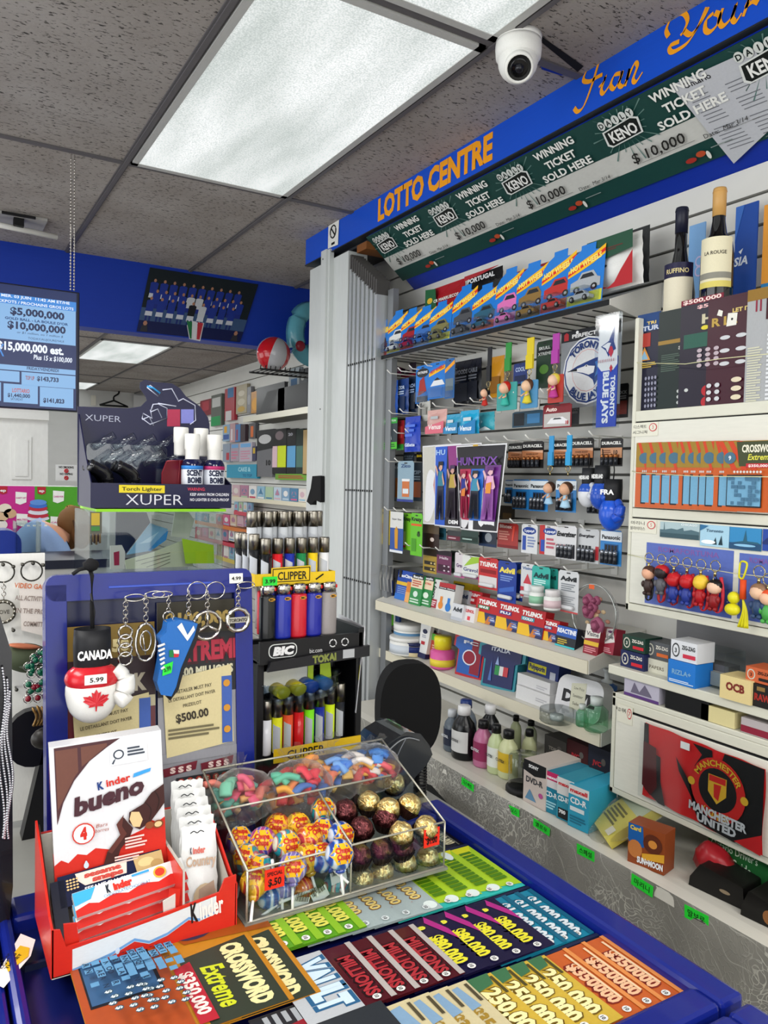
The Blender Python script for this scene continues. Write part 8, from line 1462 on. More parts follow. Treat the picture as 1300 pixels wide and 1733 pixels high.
for _,nm,lab,c,pts,dy in inn:
    q = [P(*V('o',*k),1,YX+dy) for k in pts]; o = q[0]; m = MB(); n = len(q)
    L_ = [(v.x-o.x,v.z-o.z) for v in q]; m.prism(L_,-.001,.003,K(c,.4))
    if 'form' in nm and c == '#7ca8cc': m.flat([(L_[0][0]*.5+L_[k][0]*.5,L_[0][1]*.5+L_[k][1]*.5-.01) for k in (1,2,3)],-.0015,K('#a8c8e0'))
    if nm == 'cream_paper':
        for k in range(4): m.tube([(L_[0][0]+.02+.01*k,-.002,L_[0][1]-.002-.006*k),(L_[0][0]+.085,-.002,L_[0][1]+.012-.006*k)],.0005,K('#70706a'),4)
    if nm == 'white_box': m.flat([(L_[0][0]+.006,L_[0][1]-.012),(L_[0][0]+.016,L_[0][1]-.010),(L_[0][0]+.016,L_[0][1]-.036),(L_[0][0]+.007,L_[0][1]-.036)],-.0015,K('#a02440'))
    tag(m.build(nm,loc=o),lab,nm.replace('_',' '),None)
zx = ZC-.0605; t = thing('torch_lighter_display','navy cardboard display of torch lighters and small spray bottles on the clear case','display box',(.385,YX,zx)); hw = .129
m = MB(); m.box(-hw,hw,-.001,.001,0,.044,NVY); m.text('XUPER',-.018,.005,.0195,-.0022,K('#d8d8e0',.4),.104,-.008); m.text('WARNING:',.060,.032,.006,-.0022,K('#d03c54',.4),.034,.01); m.text('KEEP AWAY FROM CHILDREN',.086,.0225,.0052,-.0022,K('#e0e0e8',.4),.076,.02); m.text('NO LIGHTER IS CHILD-PROOF',.086,.0125,.0052,-.0022,K('#e0e0e8',.4),.076,.02); m.build('front_panel',t)
m = MB(); m.add([(x,y,z) for x in (-hw-.001,-hw+.001) for y,z in ((0,0),(.13,0),(.13,.175),(.06,.10),(.0,.045))],[(0,1,2,3,4),(9,8,7,6,5),(0,5,6,1),(1,6,7,2),(2,7,8,3),(3,8,9,4),(4,9,5,0)],NVY); m.build('side_panel',t)
m = MB(); m.add([(x,y,z) for x in (hw-.001,hw+.001) for y,z in ((0,0),(.13,0),(.13,.09),(.0,.045))],[(0,1,2,3),(7,6,5,4),(0,4,5,1),(1,5,6,2),(2,6,7,3),(3,7,4,0)],NVY); m.build('side_panel',t)
m = MB(); m.box(-hw,hw,0,.13,-.001,.001,NVY); m.build('floor_panel',t)
yb = YX+.128
def bx_(u,w_): p = P(*V('m',u,w_),1,yb); return (p.x-.385,p.z-zx)
out = [bx_(*k) for k in ((388,850),(640,860),(705,850),(735,820),(728,800),(700,760),(702,730),(725,716),(770,728),(860,735),(900,760),(930,800),(1000,850),(1040,905),(1048,940),(1048,1330),(388,1330))]
m = MB(); m.prism(out,.128,.131,NVY)
LW = K('#d0d4e8',.4); yf = .1272
def ln(pts, r=.0012, c=LW): m.tube([(bx_(*k)[0],yf,bx_(*k)[1]) for k in pts],r,c,5)
ln(((735,755),(750,745),(800,785),(790,800),(735,755)),.0012); ln(((735,750),(765,758),(800,785)),.002,K('#3ca0e0')); ln(((812,768),(858,762),(890,820))); ln(((890,825),(915,812),(975,845),(978,920),(950,940)))
for k in range(3): ln(((795-42*k,840+38*k),(830-42*k,825+38*k),(850-42*k,870+38*k)) if k else ((790,835),(880,850)))
ln(((755,870),(765,840),(790,838),(835,860),(835,910),(750,940),(710,910),(715,885),(760,910),(752,868)))
m.flat([bx_(*k) for k in ((835,865),(900,865),(900,950),(835,950))],yf,K('#a82c4c')); m.flat([bx_(*k) for k in ((905,865),(968,865),(968,935),(905,935))],yf,K('#7c80c8'))
c = bx_(515,925); m.text('XUPER',c[0],c[1],.012,yf-.0005,K('#b0b4c8',.4),.066,-.008)
m.build('back_card',t)
m = MB(); m.box(-.082+.0,-.0+.0,-.0032,-.0028,.027,.041,K('#e0cc28',.5)); m.text('Torch Lighter',-.041,.031,.0065,-.0038,BLACK,.072,.01); m.build('handwritten_label',t)
for i,(x,y) in enumerate(((-.10,.030),(-.052,.030),(-.10,.075),(-.05,.075))):
    s = thing('torch_lighter','black pistol-shaped torch lighter in the navy display, %s'%('front left','front middle','rear left','rear middle')[i],'torch lighter',(.385+x,YX+y,zx+.002),(0,0,R(15)),'torch lighters in the display')
    m = MB(); m.lathe([(0,0),(.014,0),(.015,.004),(.012,.02),(.009,.03),(0,.03)],BLACK,16); m.tube(crom([(0,0,.026),(.006,0,.045),(-.004,0,.062),(-.028,0,.074)],5),[.010]*6+[.012]*6+[.011]*4,K('#141417',.2,0,.4),12); m.build('body',s)
    m = MB(); m.lathe([(.0125,0),(.0125,.006)],K('#3c3c40',.2,.8),14,c=(0,0,.028)); m.build('collar',s)
t2 = thing('blister_tray','clear moulded plastic tray with tube shapes at the back of the navy display','packaging',(.385,YX,zx),(0,0,0))
m = MB(); m.prism(rrect(-.118,.045,.035,.118,.008,3),.112,.116,BLIS)
for r_ in range(2):
    for i in range(4): x = -.105+.038*i+.01*r_; m.tube([(x,.108-.03*r_,.082+.030*(1-r_)),(x+.032,.085-.03*r_,.104+.030*(1-r_))],.008,BLIS,12)
m.build('tray',t2)
for i in range(5):
    m = MB(); m.prism([(-.012,0),(.012,0),(.018,.07),(-.004,.068),(-.012,.05)],-.0015,.0015,K('#6c1824',.3)); m.tube([(.012,-.002,0),(.018,-.002,.07),(-.004,-.002,.068)],.0006,K('#c86068',.4),4)
    ob = m.build('leather_sleeve',loc=(.385+.012+.009*i,YX+.014+.006*i,zx+.002),rot=(0,0,R(25))); ob.scale = (1.35,1,1.25); tag(ob,'maroon card sleeve in the navy display, %s'%nth(i,5),'sleeve','maroon sleeves in the display')
for i,(x,y,c,lb) in enumerate(((.058,.020,'#2c7cc8','blue'),(.101,.020,'#b02c64','pink'),(.048,.062,'#3c4c8c','rear blue'),(.088,.062,'#8c3c64','rear pink'))):
    s = thing('spray_bottle','small navy spray bottle with a white cap and %s label'%lb,'spray bottle',(.385+x,YX+y,zx+.002),(0,0,0),'spray bottles in the display'); hh = .0 if i<2 else .01
    m = MB(); m.lathe([(0,0),(.0165,0),(.0175,.003),(.0175,.058),(.014,.064),(.009,.066)],K('#14163c',.12,0,.5),20); bo = m.build('bottle',s)
    m = MB(); m.lathe([(.0178,.020),(.0178,.056)],K('#d8dce4',.4),20); m.lathe([(.0181,.051),(.0181,.056)],K(c,.4),20); m.lathe([(.0181,.024),(.0181,.029)],K(c,.4),20)
    for s_,zz,ww in (('SCENT',.0425,.027),('BOMB',.0325,.024)):
        gv,gf,gw = glyphs(s_,.05); m.add([(.0184*math.sin(a_/gw*ww/.0178),-.0184*math.cos(a_/gw*ww/.0178),zz+b_*.0075/.7) for a_,b_ in gv],gf,K('#141c3c',.4))
    m.build('paper_label',bo); m = MB(); m.lathe([(.0105,.060+hh),(.0115,.062+hh),(.0115,.078+hh),(.0125,.079+hh),(.0125,.098+hh),(.0118,.100+hh),(0,.100+hh)],WHITE,20); m.build('cap',s); s.scale = (1.15,1.15,1.38)
# ---------------- hanging screen ----------------
ym = 2.889*1.0; t = thing('lotto_screen','hanging screen with blue jackpot figures at the left picture edge','screen',(0,2.9,ZC)); 
a0,a1 = P(135,495,1,2.9),P(130,697,1,2.9); xr = a0.x; zt3,zb3 = a0.z-ZC,a1.z-ZC; xl = -.25; w = xr-xl
m = MB(); m.box(xl,xr,0,.04,zb3,zt3,K('#10142c',.3)); m.build('housing',t,bev=.003)
def sx(u): return P(*V('m',u,500),1,2.9).x
def sz(w_,u=200): return P(*V('m',u,w_),1,2.9).z-ZC
m = MB(); EB = E('#14285c',.9); EL = E('#8cbcec',.85); EM_ = E('#3c8ce0',.85); EW = E('#e8f0ff',1.0); ED = E('#14306c',.5)
def pane(u0,w0,u1,w1,mt,y=-.0012): m.flat([(max(sx(u0),xl+.01),sz(w1)),(sx(u1),sz(w1)),(sx(u1),sz(w0)),(max(sx(u0),xl+.01),sz(w0))],y,mt)
pane(-900,262,382,860,EB,-.0006); pane(-900,308,380,355,EM_); pane(-900,355,378,530,EL); pane(-900,655,378,680,EL); 
for q in ((-260,685,98,738),(108,685,378,750),(-260,745,5,835),(18,748,190,840),(200,752,368,850)): pane(*q,EL)
pane(-700,560,-150,660,EM_)
m.build('lit_panes',t)
m = MB()
def st(s,u,w_,h_,mt,wd=None,bd=.02,it=0): m.text(s,sx(u),sz(w_),h_,-.0022,mt,wd,bd,it)
k_ = (sx(300)-sx(100))/200
st('MER. 03 JUIN  11:42 AM ET/HE',180,324,.009,EW,340*k_); st('JACKPOTS / PROCHAINS GROS LOTS',170,351,.009,EW,400*k_); st('$5,000,000',188,405,.023,ED,270*k_,.04); st('GOLD BALL - LA BOULE D\'OR',185,432,.008,E('#2c5c9c',.6),315*k_,.04); st('$10,000,000',185,474,.023,ED,290*k_,.04)
st('or $1 million, ou 1 million $',200,496,.007,ED,230*k_,0,.2); st('TODAY/AUJOURD\'HUI',230,520,.007,ED,180*k_,.0); st('$15,000,000 est.',155,582,.026,EW,330*k_,.04); st('Plus 15 x $100,000',265,618,.016,EW,195*k_,.02,.1)
st('FRIDAY/VENDREDI',215,672,.010,ED,160*k_); st('TOP UP',150,722,.013,E('#b04c3c',.7),44*k_); st('$143,733',240,722,.014,ED,110*k_,.04); st('LOTTARIO',105,788,.013,E('#d04c30',.8),85*k_); st('$1,440,000',95,812,.012,ED,110*k_,.03); st('SATURDAY',85,828,.008,ED,60*k_,0); st('$141,823',270,828,.014,ED,108*k_,.04); st('X',0,615,.04,EM_,40*k_); m.build('lit_figures',t)
for i,u in enumerate((119,123.5)):
    p = P(u,255,2,HC); q0 = P(u+1.5 if i else u,492,1,2.9); x = q0.x
    m = MB(); z0_,z1_ = zt3+ZC,HC-.01; n = int((z1_-z0_)/.011)
    for k in range(n): m.ball((0,0,z0_+.0055+k*.011),.0034,CHROME,6,4)
    m.tube([(0,0,z0_),(0,0,z1_+.008)],.0008,CHROME,4); tag(m.build('bead_chain',loc=(x,2.895,0)),'beaded metal chain holding the hanging screen, %s one'%('left','right')[i],'chain','chains of the hanging screen')
# ceiling vent at the far left
p = P(20,372,2,HC); t = thing('ceiling_vent','white ceiling fitting with a dark bracket at the upper left','ceiling vent',(p.x,p.y,HC))
m = MB(); m.box(-.2,.13,-.11,.11,-.012,-.001,K('#a8a6a2',.5)); m.build('plate',t); m = MB(); m.tube([(-.25,-.1,-.05),(.18,-.03,-.05)],.012,WHITE,10); m.build('tube_bar',t); m = MB(); m.box(.0,.04,-.09,-.05,-.045,-.01,BLACK); m.box(-.05,.08,-.14,-.13,-.02,-.01,BLACK); m.build('bracket',t)
# team poster on the bulkhead: plain blue-shirted figures
q = [P(*V('m',*k),1,YB-.006) for k in ((750,155),(1292,240),(1200,530),(683,475))]; o = q[0]; t = thing('team_poster','glossy poster of a team in blue shirts posing in rows, taped to the blue bulkhead','poster',o)
L_ = [(v.x-o.x,v.z-o.z) for v in q]
def bl2(u,w_): a_ = Vector(L_[0]).lerp(Vector(L_[1]),u); b_ = Vector(L_[3]).lerp(Vector(L_[2]),u); return tuple(a_.lerp(b_,w_))
m = MB(); m.flat([bl2(0,0),bl2(1,0),bl2(1,1),bl2(0,1)],0,K('#1c2428',.25)); m.flat([bl2(0,.62),bl2(1,.62),bl2(1,.85),bl2(0,.85)],-.0006,K('#3c5478',.3)); m.flat([bl2(0,.82),bl2(1,.82),bl2(1,1),bl2(0,1)],-.0009,K('#141c48',.3)); m.build('print',t)
rg = random.Random(3)
m = MB(); y_ = -.0012
for r_,(w0,n,bt) in enumerate(((.16,10,'#1c2c7c'),(.32,11,'#1c2c84'),(.44,9,'#d0d4dc'))):
    for k in range(n):
        u = .07+.86*(k+.5*(r_%2))/(n); y_ -= .00004; sh = '#c0c4c8' if (r_ == 1 and k in (4,5)) or (r_ == 2 and k == 5) else ('#14161c' if r_ == 2 and k == 4 else '#1c3288')
        f = lambda pts: [bl2(u+a_,w0+b_) for a_,b_ in pts]
        m.flat(f([(-.035,.07),(-.02,.055),(.02,.055),(.035,.07),(.032,.23),(-.032,.23)]),y_,K(sh,.4)); m.flat(f([(-.03,.23),(.03,.23),(.033,.30),(-.033,.30)]),y_,K('#c4c8d0' if r_ != 1 else '#1c2c7c',.4)); m.flat([bl2(u+.013*math.cos(j),w0+.028+.028*math.sin(j)) for j in (0,1,2,3,4,5)],y_-.00002,K('#a8785c',.5))
        if r_ == 2: m.flat(f([(-.025,.30),(-.008,.30),(-.008,.38),(-.025,.38)]),y_,K('#1c2c6c')); m.flat(f([(.008,.30),(.025,.30),(.025,.38),(.008,.38)]),y_,K('#1c2c6c'))
m.build('printed_figures',t)
m = MB(); c_ = bl2(.53,.9); m.flat([(c_[0]-.05,c_[1]+.055),(c_[0]+.05,c_[1]+.05),(c_[0]+.03,c_[1]-.05),(c_[0]-.03,c_[1]-.045)],-.0022,K('#c8c8cc')); 
for j,cc in enumerate(('#1c6c3c','#d0d0d4','#b02c38')): m.flat([(c_[0]-.045+.03*j,c_[1]+.05),(c_[0]-.015+.03*j,c_[1]+.048),(c_[0]-.018+.022*j,c_[1]-.042),(c_[0]-.026+.018*j,c_[1]-.042)],-.0024,K(cc))
for u in (.06,.93): m.flat([bl2(u-.035,.99),bl2(u+.035,.99),bl2(u+.02,.88),bl2(u-.02,.88)],-.0022,K('#2c2c34')); m.flat([bl2(u+.02*math.cos(j),.86+.04*math.sin(j)) for j in range(6)],-.0024,K('#a87860'))
m.build('crest_and_portraits',t)
# ---------------- goods on the far shop wall ----------------
N_ = lambda *q: B4('n',*q)
far = [((230,350,305,600),'#a83440','red patterned bag hanging high on the far wall',[('r',.1,.0,.7,.3,'#c8c4c4'),('r',.3,.7,.9,1,'#2c6ca0')]),((318,325,400,545),'#a89c80','beige strung bag next to the red patterned bag',[('e',.5,.7,.3,.1,'#d0c8b4'),('e',.5,.4,.34,.12,'#c8c0a8'),('e',.5,.15,.34,.1,'#c09c40')]),((402,340,432,540),'#7c7c80','grey strung bag right of the beige one',[('e',.5,.5,.4,.2,'#a0a0a4')]),((434,375,500,540),'#c08428','orange bag hanging on the far wall',[('e',.5,.4,.4,.3,'#e0a030')]),
 ((40,440,125,560),'#7c2430','dark red bags hanging at the left of the far wall',[('r',.2,.3,.8,.9,'#a03440')]),((125,400,205,640),'#5c6058','green and white pack below a blue hat shape',[('r',0,.0,.9,.3,'#1c8c4c'),('r',.1,.6,.9,.9,'#b8b8b4')]),((475,325,690,560),'#28282a','large dark grey bag standing on the far shelf',[('p',[(.1,.1),(.5,.15),(.8,.8),(.4,.8)],'#343436')]),((640,330,868,520),'#1c1c1e','black bag on the far shelf beside the grey one',[]),
 ((215,632,268,760),'#8ca8c0','white and blue pen pack, upper row of the far wall',[('r',.2,.5,.6,.9,'#d8a030'),('r',.1,.1,.9,.4,'#3c5c9c')]),((270,622,310,768),'#b89498','pink pen pack, upper row of the far wall',[('r',.2,.1,.5,.7,'#d8d4d8')]),((312,630,350,765),'#4c7cb0','blue pen pack, upper row of the far wall',[('r',.2,.1,.5,.7,'#a03440')]),((352,630,388,760),'#3c2c34','dark red pack, upper row of the far wall',[]),((415,620,466,740),'#505054','grey pack with an orange marker, upper row of the far wall',[('r',.3,.1,.7,.8,'#d0682c')]),
 ((215,780,270,920),'#8c98a8','pale blue card pack, middle row of the far wall',[('r',.5,.1,.9,.5,'#b03c48')]),((275,778,340,915),'#a89ca8','pink and white card pack, middle row of the far wall',[('f',.1,.1,.9,.6,3,'#c87c94'),('r',.1,.75,.9,.95,'#6ca0d0')]),((342,770,440,918),'#b8b0bc','larger pink and white card pack, middle row of the far wall',[('f',.1,.1,.9,.6,4,'#c890a4'),('r',.1,.75,.9,.95,'#70a8d8')]),((442,800,470,910),'#3c3c58','navy and yellow pack, middle row of the far wall',[('r',.2,.5,.8,.9,'#c8a830')]),
 ((478,672,600,1035),'#6c6c70','tall grey sock pack numbered 10 on the far wall',[('p',[(0,.55),(1,.6),(1,1),(0,1)],'#1c1c20'),('e',.5,.8,.4,.1,'#c8c8c8'),('t','10',.75,.25,.1,'#18181c',.3,.06)]),((598,665,705,1010),'#141418','black sock pack with pink and yellow panels',[('r',0,.14,.36,.62,'#d8b8c0'),('r',.38,.14,.98,.62,'#c8d820'),('e',.5,.85,.3,.1,'#7c6c70')]),((708,665,778,1010),'#141418','black sock pack with a light blue panel',[('r',.05,.14,.98,.62,'#5c9cc8'),('t','20',.4,.85,.06,'#b8b8c0',.5,.04)]),((780,665,834,1010),'#1c2c28','black sock pack with a grey-green panel',[('r',.05,.14,.98,.62,'#4c7064')]),((834,672,872,1020),'#b89c6c','tan pack beside the white door post',[]),
 ((245,940,480,1045),'#2c94b4','turquoise cake decoration header on the far wall',[('t','CAKE &',.6,.5,.3,'#a0d4e0',.4,.04),('t','TO TOP',.7,.1,.2,'#1c6c94',.3,.04)]),((620,1012,868,1060),'#6c9c30','green header strip on the far wall',[('f',.1,.2,.9,.8,2,'#a84834')]),((725,195,805,360),'#8c9498','white and blue toy pack hanging from the upper far rack',[('r',.2,.1,.8,.5,'#2c5c84')]),((806,200,868,380),'#2c3034','dark toy pack hanging from the upper far rack',[('e',.4,.6,.2,.1,'#a0a09c')])]
for bx,c,lab,ops in far:
    q = N_(*bx); X = 2.50 if 'shelf' in lab else 2.662; cy,W,z,H = wbox(q,X)
    m = MB(); m.box(-W/2,W/2,0,.03,0,H,K(c,.35)); G(m,W,H,ops); tag(m.build('hanging_pack' if 'header' not in lab else 'header_board',loc=(X,cy,z),rot=RW),lab,'hanging pack' if 'header' not in lab else 'sign','goods on the far shop wall')
a0 = P(*V('n',380,585),0,2.42); a1 = P(*V('n',868,500),0,2.42); t = thing('far_shelf','grey metal shelf on the far shop wall above the sock packs','shelf',(2.42,(a0.y+a1.y)/2-.2,a0.z),RW)
L_ = abs(a0.y-a1.y)/2+.2; m = MB(); m.box(-L_,L_,0,.27,-.03,0,K('#5c5a56',.5)); m.build('deck',t); m = MB(); m.box(-L_,L_,-.01,0,-.035,.012,K('#c8c4b4',.4)); m.build('front_lip',t)
t = thing('wire_rack','dark wire rack on the far shop wall under the beach ball','rack',P(*V('n',640,215),1,3.9)); m = MB(); m.tube([(-.1,0,0),(.3,0,0)],.006,BLACK,6); m.tube([(-.1,.16,0),(.3,.16,0)],.006,BLACK,6); m.tube([(.3,.08,0),(1.0,.08,0)],.008,BLACK,6)
for k in range(15): m.tube([(-.1+.028*k,-.01,.02),(-.1+.028*k,.0,0),(-.1+.028*k,.16,0)],.003,BLACK,5)
m.build('wires',t)
p = P(463,599,1,3.95); r = 28*(p-Vector((0,0,ZC))).length/F; t = thing('beach_ball','red and clear inflatable beach ball on the far wire rack','beach ball',p,(R(20),R(10),0))
v=[]; m = MB(); 
for g_ in range(6):
    vv = []; 
    for i in range(13):
        for j in range(5): th = PI*i/12; a_ = 2*PI*(g_+j/4)/6; vv.append((r*math.sin(th)*math.cos(a_),r*math.sin(th)*math.sin(a_),r*math.cos(th)))
    m.add(vv,[(i*5+j,(i+1)*5+j,(i+1)*5+j+1,i*5+j+1) for i in range(12) for j in range(4)],K('#b81420',.15,0,.5) if g_%2==1 else K('#b0b0b4',.15,0,.5),True)
m.build('panels',t)
p = P(528,566,1,4.0); t = thing('swim_ring','large pale blue inflatable swim ring beside the beach ball, partly behind the post','swim ring',p,(0,0,0)); m = MB(); m.ring((0,0,0),.10,.055,K('#5ca0b0',.2,0,.4),'y',36,1.35); m.build('tube',t); m = MB(); m.ball((-.09,-.045,-.08),(.03,.02,.03),K('#8c2434',.3),10,6); m.build('printed_patch',t)
# greeting card racks
rg = random.Random(9); rows = [(1075,1205,285,860,9),(1205,1312,300,440,4),(1310,1422,0,430,8),(1420,1540,0,360,7),(1535,1680,130,395,6),(1290,1420,-90,0,2)]
PC = ['#c8a8b0','#b8c8d4','#c85c84','#8cb4c8','#d8d0c8','#b07c94','#7c9cb8','#d0b8a0','#a8c0a0','#c03c58','#e0dcd8','#4c7c9c']
for r_,(w0,w1,u0,u1,n) in enumerate(rows[:5]):
    for k in range(n):
        ua = u0+(u1-u0)*k/n; f_ = (ua/430.0); wa = w0+(f_-.3)*26; q = N_(ua+3,wa+12,ua+(u1-u0)/n-3,wa+(w1-w0)-16); X = 2.58; cy,W,z,H = wbox(q,X)
        c = PC[(k*5+r_*3)%12]; m = MB(); m.box(-W/2,W/2,0,.02,0,H,K(c,.4)); G(m,W,H,[('e',.5,.55,.3,.22,PC[(k*7+r_+4)%12]),('r',.1,.08,.9,.2,PC[(k+r_*2+7)%12])]+([('p',[(.2,.4),(.5,.9),(.8,.4)],PC[(k*3+2)%12])] if k%2 else []))
        tag(m.build('greeting_card',loc=(X,cy,z),rot=RW),'small pastel card pack on the far racks, %s row from the top, %s'%(ORD[r_],nth(k,n)),'greeting card','card packs on the far racks')
    aa,bb = N_(u0,w1+(u0/430-.3)*26-8,u1,w1+(u1/430-.3)*26-8)[:2],N_(u0,0,u1,w1+(u1/430-.3)*26-8)[2:]
    p0,p1 = P(*aa,0,2.565),P(*bb,0,2.565); zz = (p0.z+p1.z)/2; m = MB(); m.box(-abs(p0.y-p1.y)/2,abs(p0.y-p1.y)/2,0,.13,-.02,.015,K(('#d8d0b8','#c84c5c','#d87c3c','#c83c50','#d8c060')[r_],.4)); tag(m.build('card_rack',loc=(2.565,(p0.y+p1.y)/2,zz),rot=RW),'%s rack strip under the %s row of card packs'%(('cream','pink-red','orange','red','yellow')[r_],ORD[r_]),'rack','card racks on the far wall')
# far wall bits: hanger, papers
p = P(*V('m',570,840),1,10.7); m = MB(); m.tube(crom([(-.01,0,.2),(.05,0,.22),(.06,0,.15),(0,0,.1),(0,0,.04)],4),.012,BLACK,6); m.tube([(-.18,0,-.02),(0,0,.05),(.18,0,-.02),(-.18,0,-.02)],.014,BLACK,6); tag(m.build('coat_hanger',loc=p),'black coat hanger on the far white wall','coat hanger')
for bx,lab,c in (((455,795,480,845),'small cream paper on the far white wall left of the hanger','#d8d4c8'),((668,795,730,870),'white sheet on the far white wall behind the display','#dcdcdc')):
    cx_,W,z,H = fbox(B4('m',*bx),10.75); m = MB(); m.box(-W/2,W/2,0,.01,0,H,K(c,.5)); tag(m.build('wall_paper',loc=(cx_,10.75,z)),lab,'paper','papers on the far wall')
cx_,W,z,H = fbox(B4('m',278,1142,384,1222),7.962); m = MB(); m.box(-W/2,W/2,0,.01,0,H,K('#dcdcda',.5)); m.text('NO SMOKING',0,H*.78,H*.13,-.003,BLACK,W*.7,.03); m.text('NO VAPING',0,H*.36,H*.13,-.003,BLACK,W*.6,.03)
for zz in (.62,.18): m.ring((0,-.004,H*zz),H*.10,.006,K('#c82c34'),'y',14); m.tube([(-H*.07,-.004,H*(zz+.07)),(H*.07,-.004,H*(zz-.07))],.005,K('#c82c34'),4)
tag(m.build('no_smoking_sign',loc=(cx_,7.962,z)),'small white no smoking and no vaping sign on the white door','sign')
# snack machine poster, pink and green
t = thing('snack_machine','snack counter with a pink and green poster, behind the bending person','machine',(0,6.6,0))
cx_,W,z,H = fbox(B4('m',-300,1248,398,1560),6.6); PKK = K('#c02484',.35); m = MB(); m.box(cx_-W/2,cx_+W/2,.0,.5,.0,z+H,K('#b8b8b4',.5)); m.build('body',t)
def mx_(u): return P(*V('m',u,1400),1,6.6).x
def mz_(w_): return P(*V('m',200,w_),1,6.6).z
m = MB(); m.flat([(mx_(-300),mz_(1560)),(mx_(172),mz_(1560)),(mx_(172),mz_(1250)),(mx_(-300),mz_(1250))],-.004,PKK); m.flat([(mx_(174),mz_(1560)),(mx_(398),mz_(1560)),(mx_(398),mz_(1250)),(mx_(174),mz_(1250))],-.004,K('#4c9c28',.35))
k_ = mx_(100)-mx_(99)
def E_(u,w_,ru,rw,c,y=-.008): m.flat(ell(mx_(u),mz_(w_),ru*k_,rw*k_,20),y,K(c,.4))
for u,w_,s_ in ((105,1308,'CAN\'T GET'),(292,1300,'CARE FOR'),(110,1415,'MELTED'),(280,1430,'CARE')): m.flat([(mx_(u-28),mz_(w_+26)),(mx_(u-5),mz_(w_+34)),(mx_(u+26),mz_(w_+22)),(mx_(u+28),mz_(w_-26)),(mx_(u-28),mz_(w_-30))],-.007,WHITE); m.text(s_,mx_(u),mz_(w_+4),.012,-.009,PKK,.045*1.6,.02)
for u in (15,207): m.flat([(mx_(u-22),mz_(1252)),(mx_(u+22),mz_(1252)),(mx_(u+20),mz_(1285)),(mx_(u),mz_(1292)),(mx_(u-20),mz_(1285))],-.007,K('#b02030')); m.text('ep',mx_(u),mz_(1278),.02,-.009,WHITE,.04,.03)
for i,(w_,c) in enumerate(((1410,'#d8d8e0'),(1395,'#b83040'),(1378,'#d8d8e0'),(1360,'#b83040'),(1345,'#3c6cc0'),(1330,'#5c8cd0'))): E_(190,w_,58-i*3,16,c,-.008-.001*i)
for u,w_,c in ((25,1360,'#e0d4c0'),(10,1400,'#d0b08c'),(50,1385,'#c8a07c'),(5,1440,'#e0d8d0'),(352,1365,'#c08c4c'),(352,1395,'#a8743c')): E_(u,w_,32,26,c)
for k in range(12): E_(335+12*(k%4),1350+18*(k//4),3,4,'#3c1c10',-.011)
m.build('printed_poster',t)
# person in a pale blue shirt bending forward
def skin_figure(name, verts, edges, radii, mat, loc, parent=None, sub=2):
    me = bpy.data.meshes.new(name); me.from_pydata(verts, edges, []); o = bpy.data.objects.new(name, me); COL.objects.link(o); o.location = loc
    sk = o.modifiers.new('skin','SKIN'); sk.use_smooth_shade = True
    for i,r in enumerate(radii):
        r = r if isinstance(r,tuple) else (r,r); me.skin_vertices[0].data[i].radius = r
    me.skin_vertices[0].data[0].use_root = True
    s = o.modifiers.new('sub','SUBSURF'); s.levels = sub; s.render_levels = sub; me.materials.append(mat)
    if parent: o.parent = parent
    return o
hp = P(*V('m',385,1450),1,5.6); SKN = K('#c08c70',.5); SH_ = K('#7c94b8',.6)
t = thing('person','person with blond-brown hair in a pale blue polo shirt bending forward behind the counter','person',(hp.x-.16,5.6,0))
hz = hp.z; X_ = .16
body = [(-.22,0,.92),(-.16,0,1.08),(-.09,0,1.22),(0,0,hz-.10),(.08,0,hz-.06),(.13,0,hz-.03),   # pelvis to neck (leaning right)
        (-.24,.09,.84),(-.25,.10,.46),(-.25,.10,.07),(-.18,.06,.03),(-.24,-.09,.84),(-.23,-.10,.46),(-.25,-.10,.07),(-.18,-.14,.03),
        (.02,.17,hz-.14),(.06,.21,hz-.36),(.18,.16,hz-.52),(.02,-.17,hz-.14),(.07,-.20,hz-.36),(.2,-.14,hz-.50),(X_,0,hz+.0),(X_+.02,0,hz-.06)]
ed = [(0,1),(1,2),(2,3),(3,4),(4,5),(0,6),(6,7),(7,8),(8,9),(0,10),(10,11),(11,12),(12,13),(3,14),(14,15),(15,16),(3,17),(17,18),(18,19)]
# head is its own rounded form merged through the neck
ed += [(5,20),(20,21)]
rd = [(.15,.13),(.15,.13),(.16,.13),(.16,.12),.06,.055,.085,.06,.045,.04,.085,.06,.045,.04,.06,.045,.035,.06,.045,.035,(.085,.075),(.07,.06)]
skin_figure('body',body,ed,rd,SKN,(0,0,0),t)
sv = [(-.22,0,.95),(-.16,0,1.08),(-.09,0,1.22),(0,0,hz-.115),(.06,0,hz-.08),(.02,.17,hz-.14),(.05,.20,hz-.28),(.02,-.17,hz-.14),(.06,-.19,hz-.28)]
skin_figure('polo_shirt',sv,[(0,1),(1,2),(2,3),(3,4),(3,5),(5,6),(3,7),(7,8)],[(.17,.15),(.17,.15),(.18,.15),(.17,.135),.075,.075,.07,.075,.07],SH_,(0,0,0),t)
skin_figure('trousers',[(-.22,0,.93),(-.24,.09,.84),(-.25,.10,.46),(-.25,.10,.1),(-.24,-.09,.84),(-.23,-.10,.46),(-.25,-.10,.1)],[(0,1),(1,2),(2,3),(0,4),(4,5),(5,6)],[.165,.1,.075,.06,.1,.075,.06],K('#22262e',.8),(0,0,0),t)
m = MB(); HR = K('#6b4a28',.8); m.ball((X_-.02,.01,hz+.03),(.105,.105,.11),HR,24,16,lambda d: 1+.04*noise.noise(d*4)); m.ball((X_+.02,-.06,hz-.02),(.07,.05,.13),HR,18,12); m.ball((X_-.04,.03,hz-.04),(.08,.09,.12),HR,18,12)
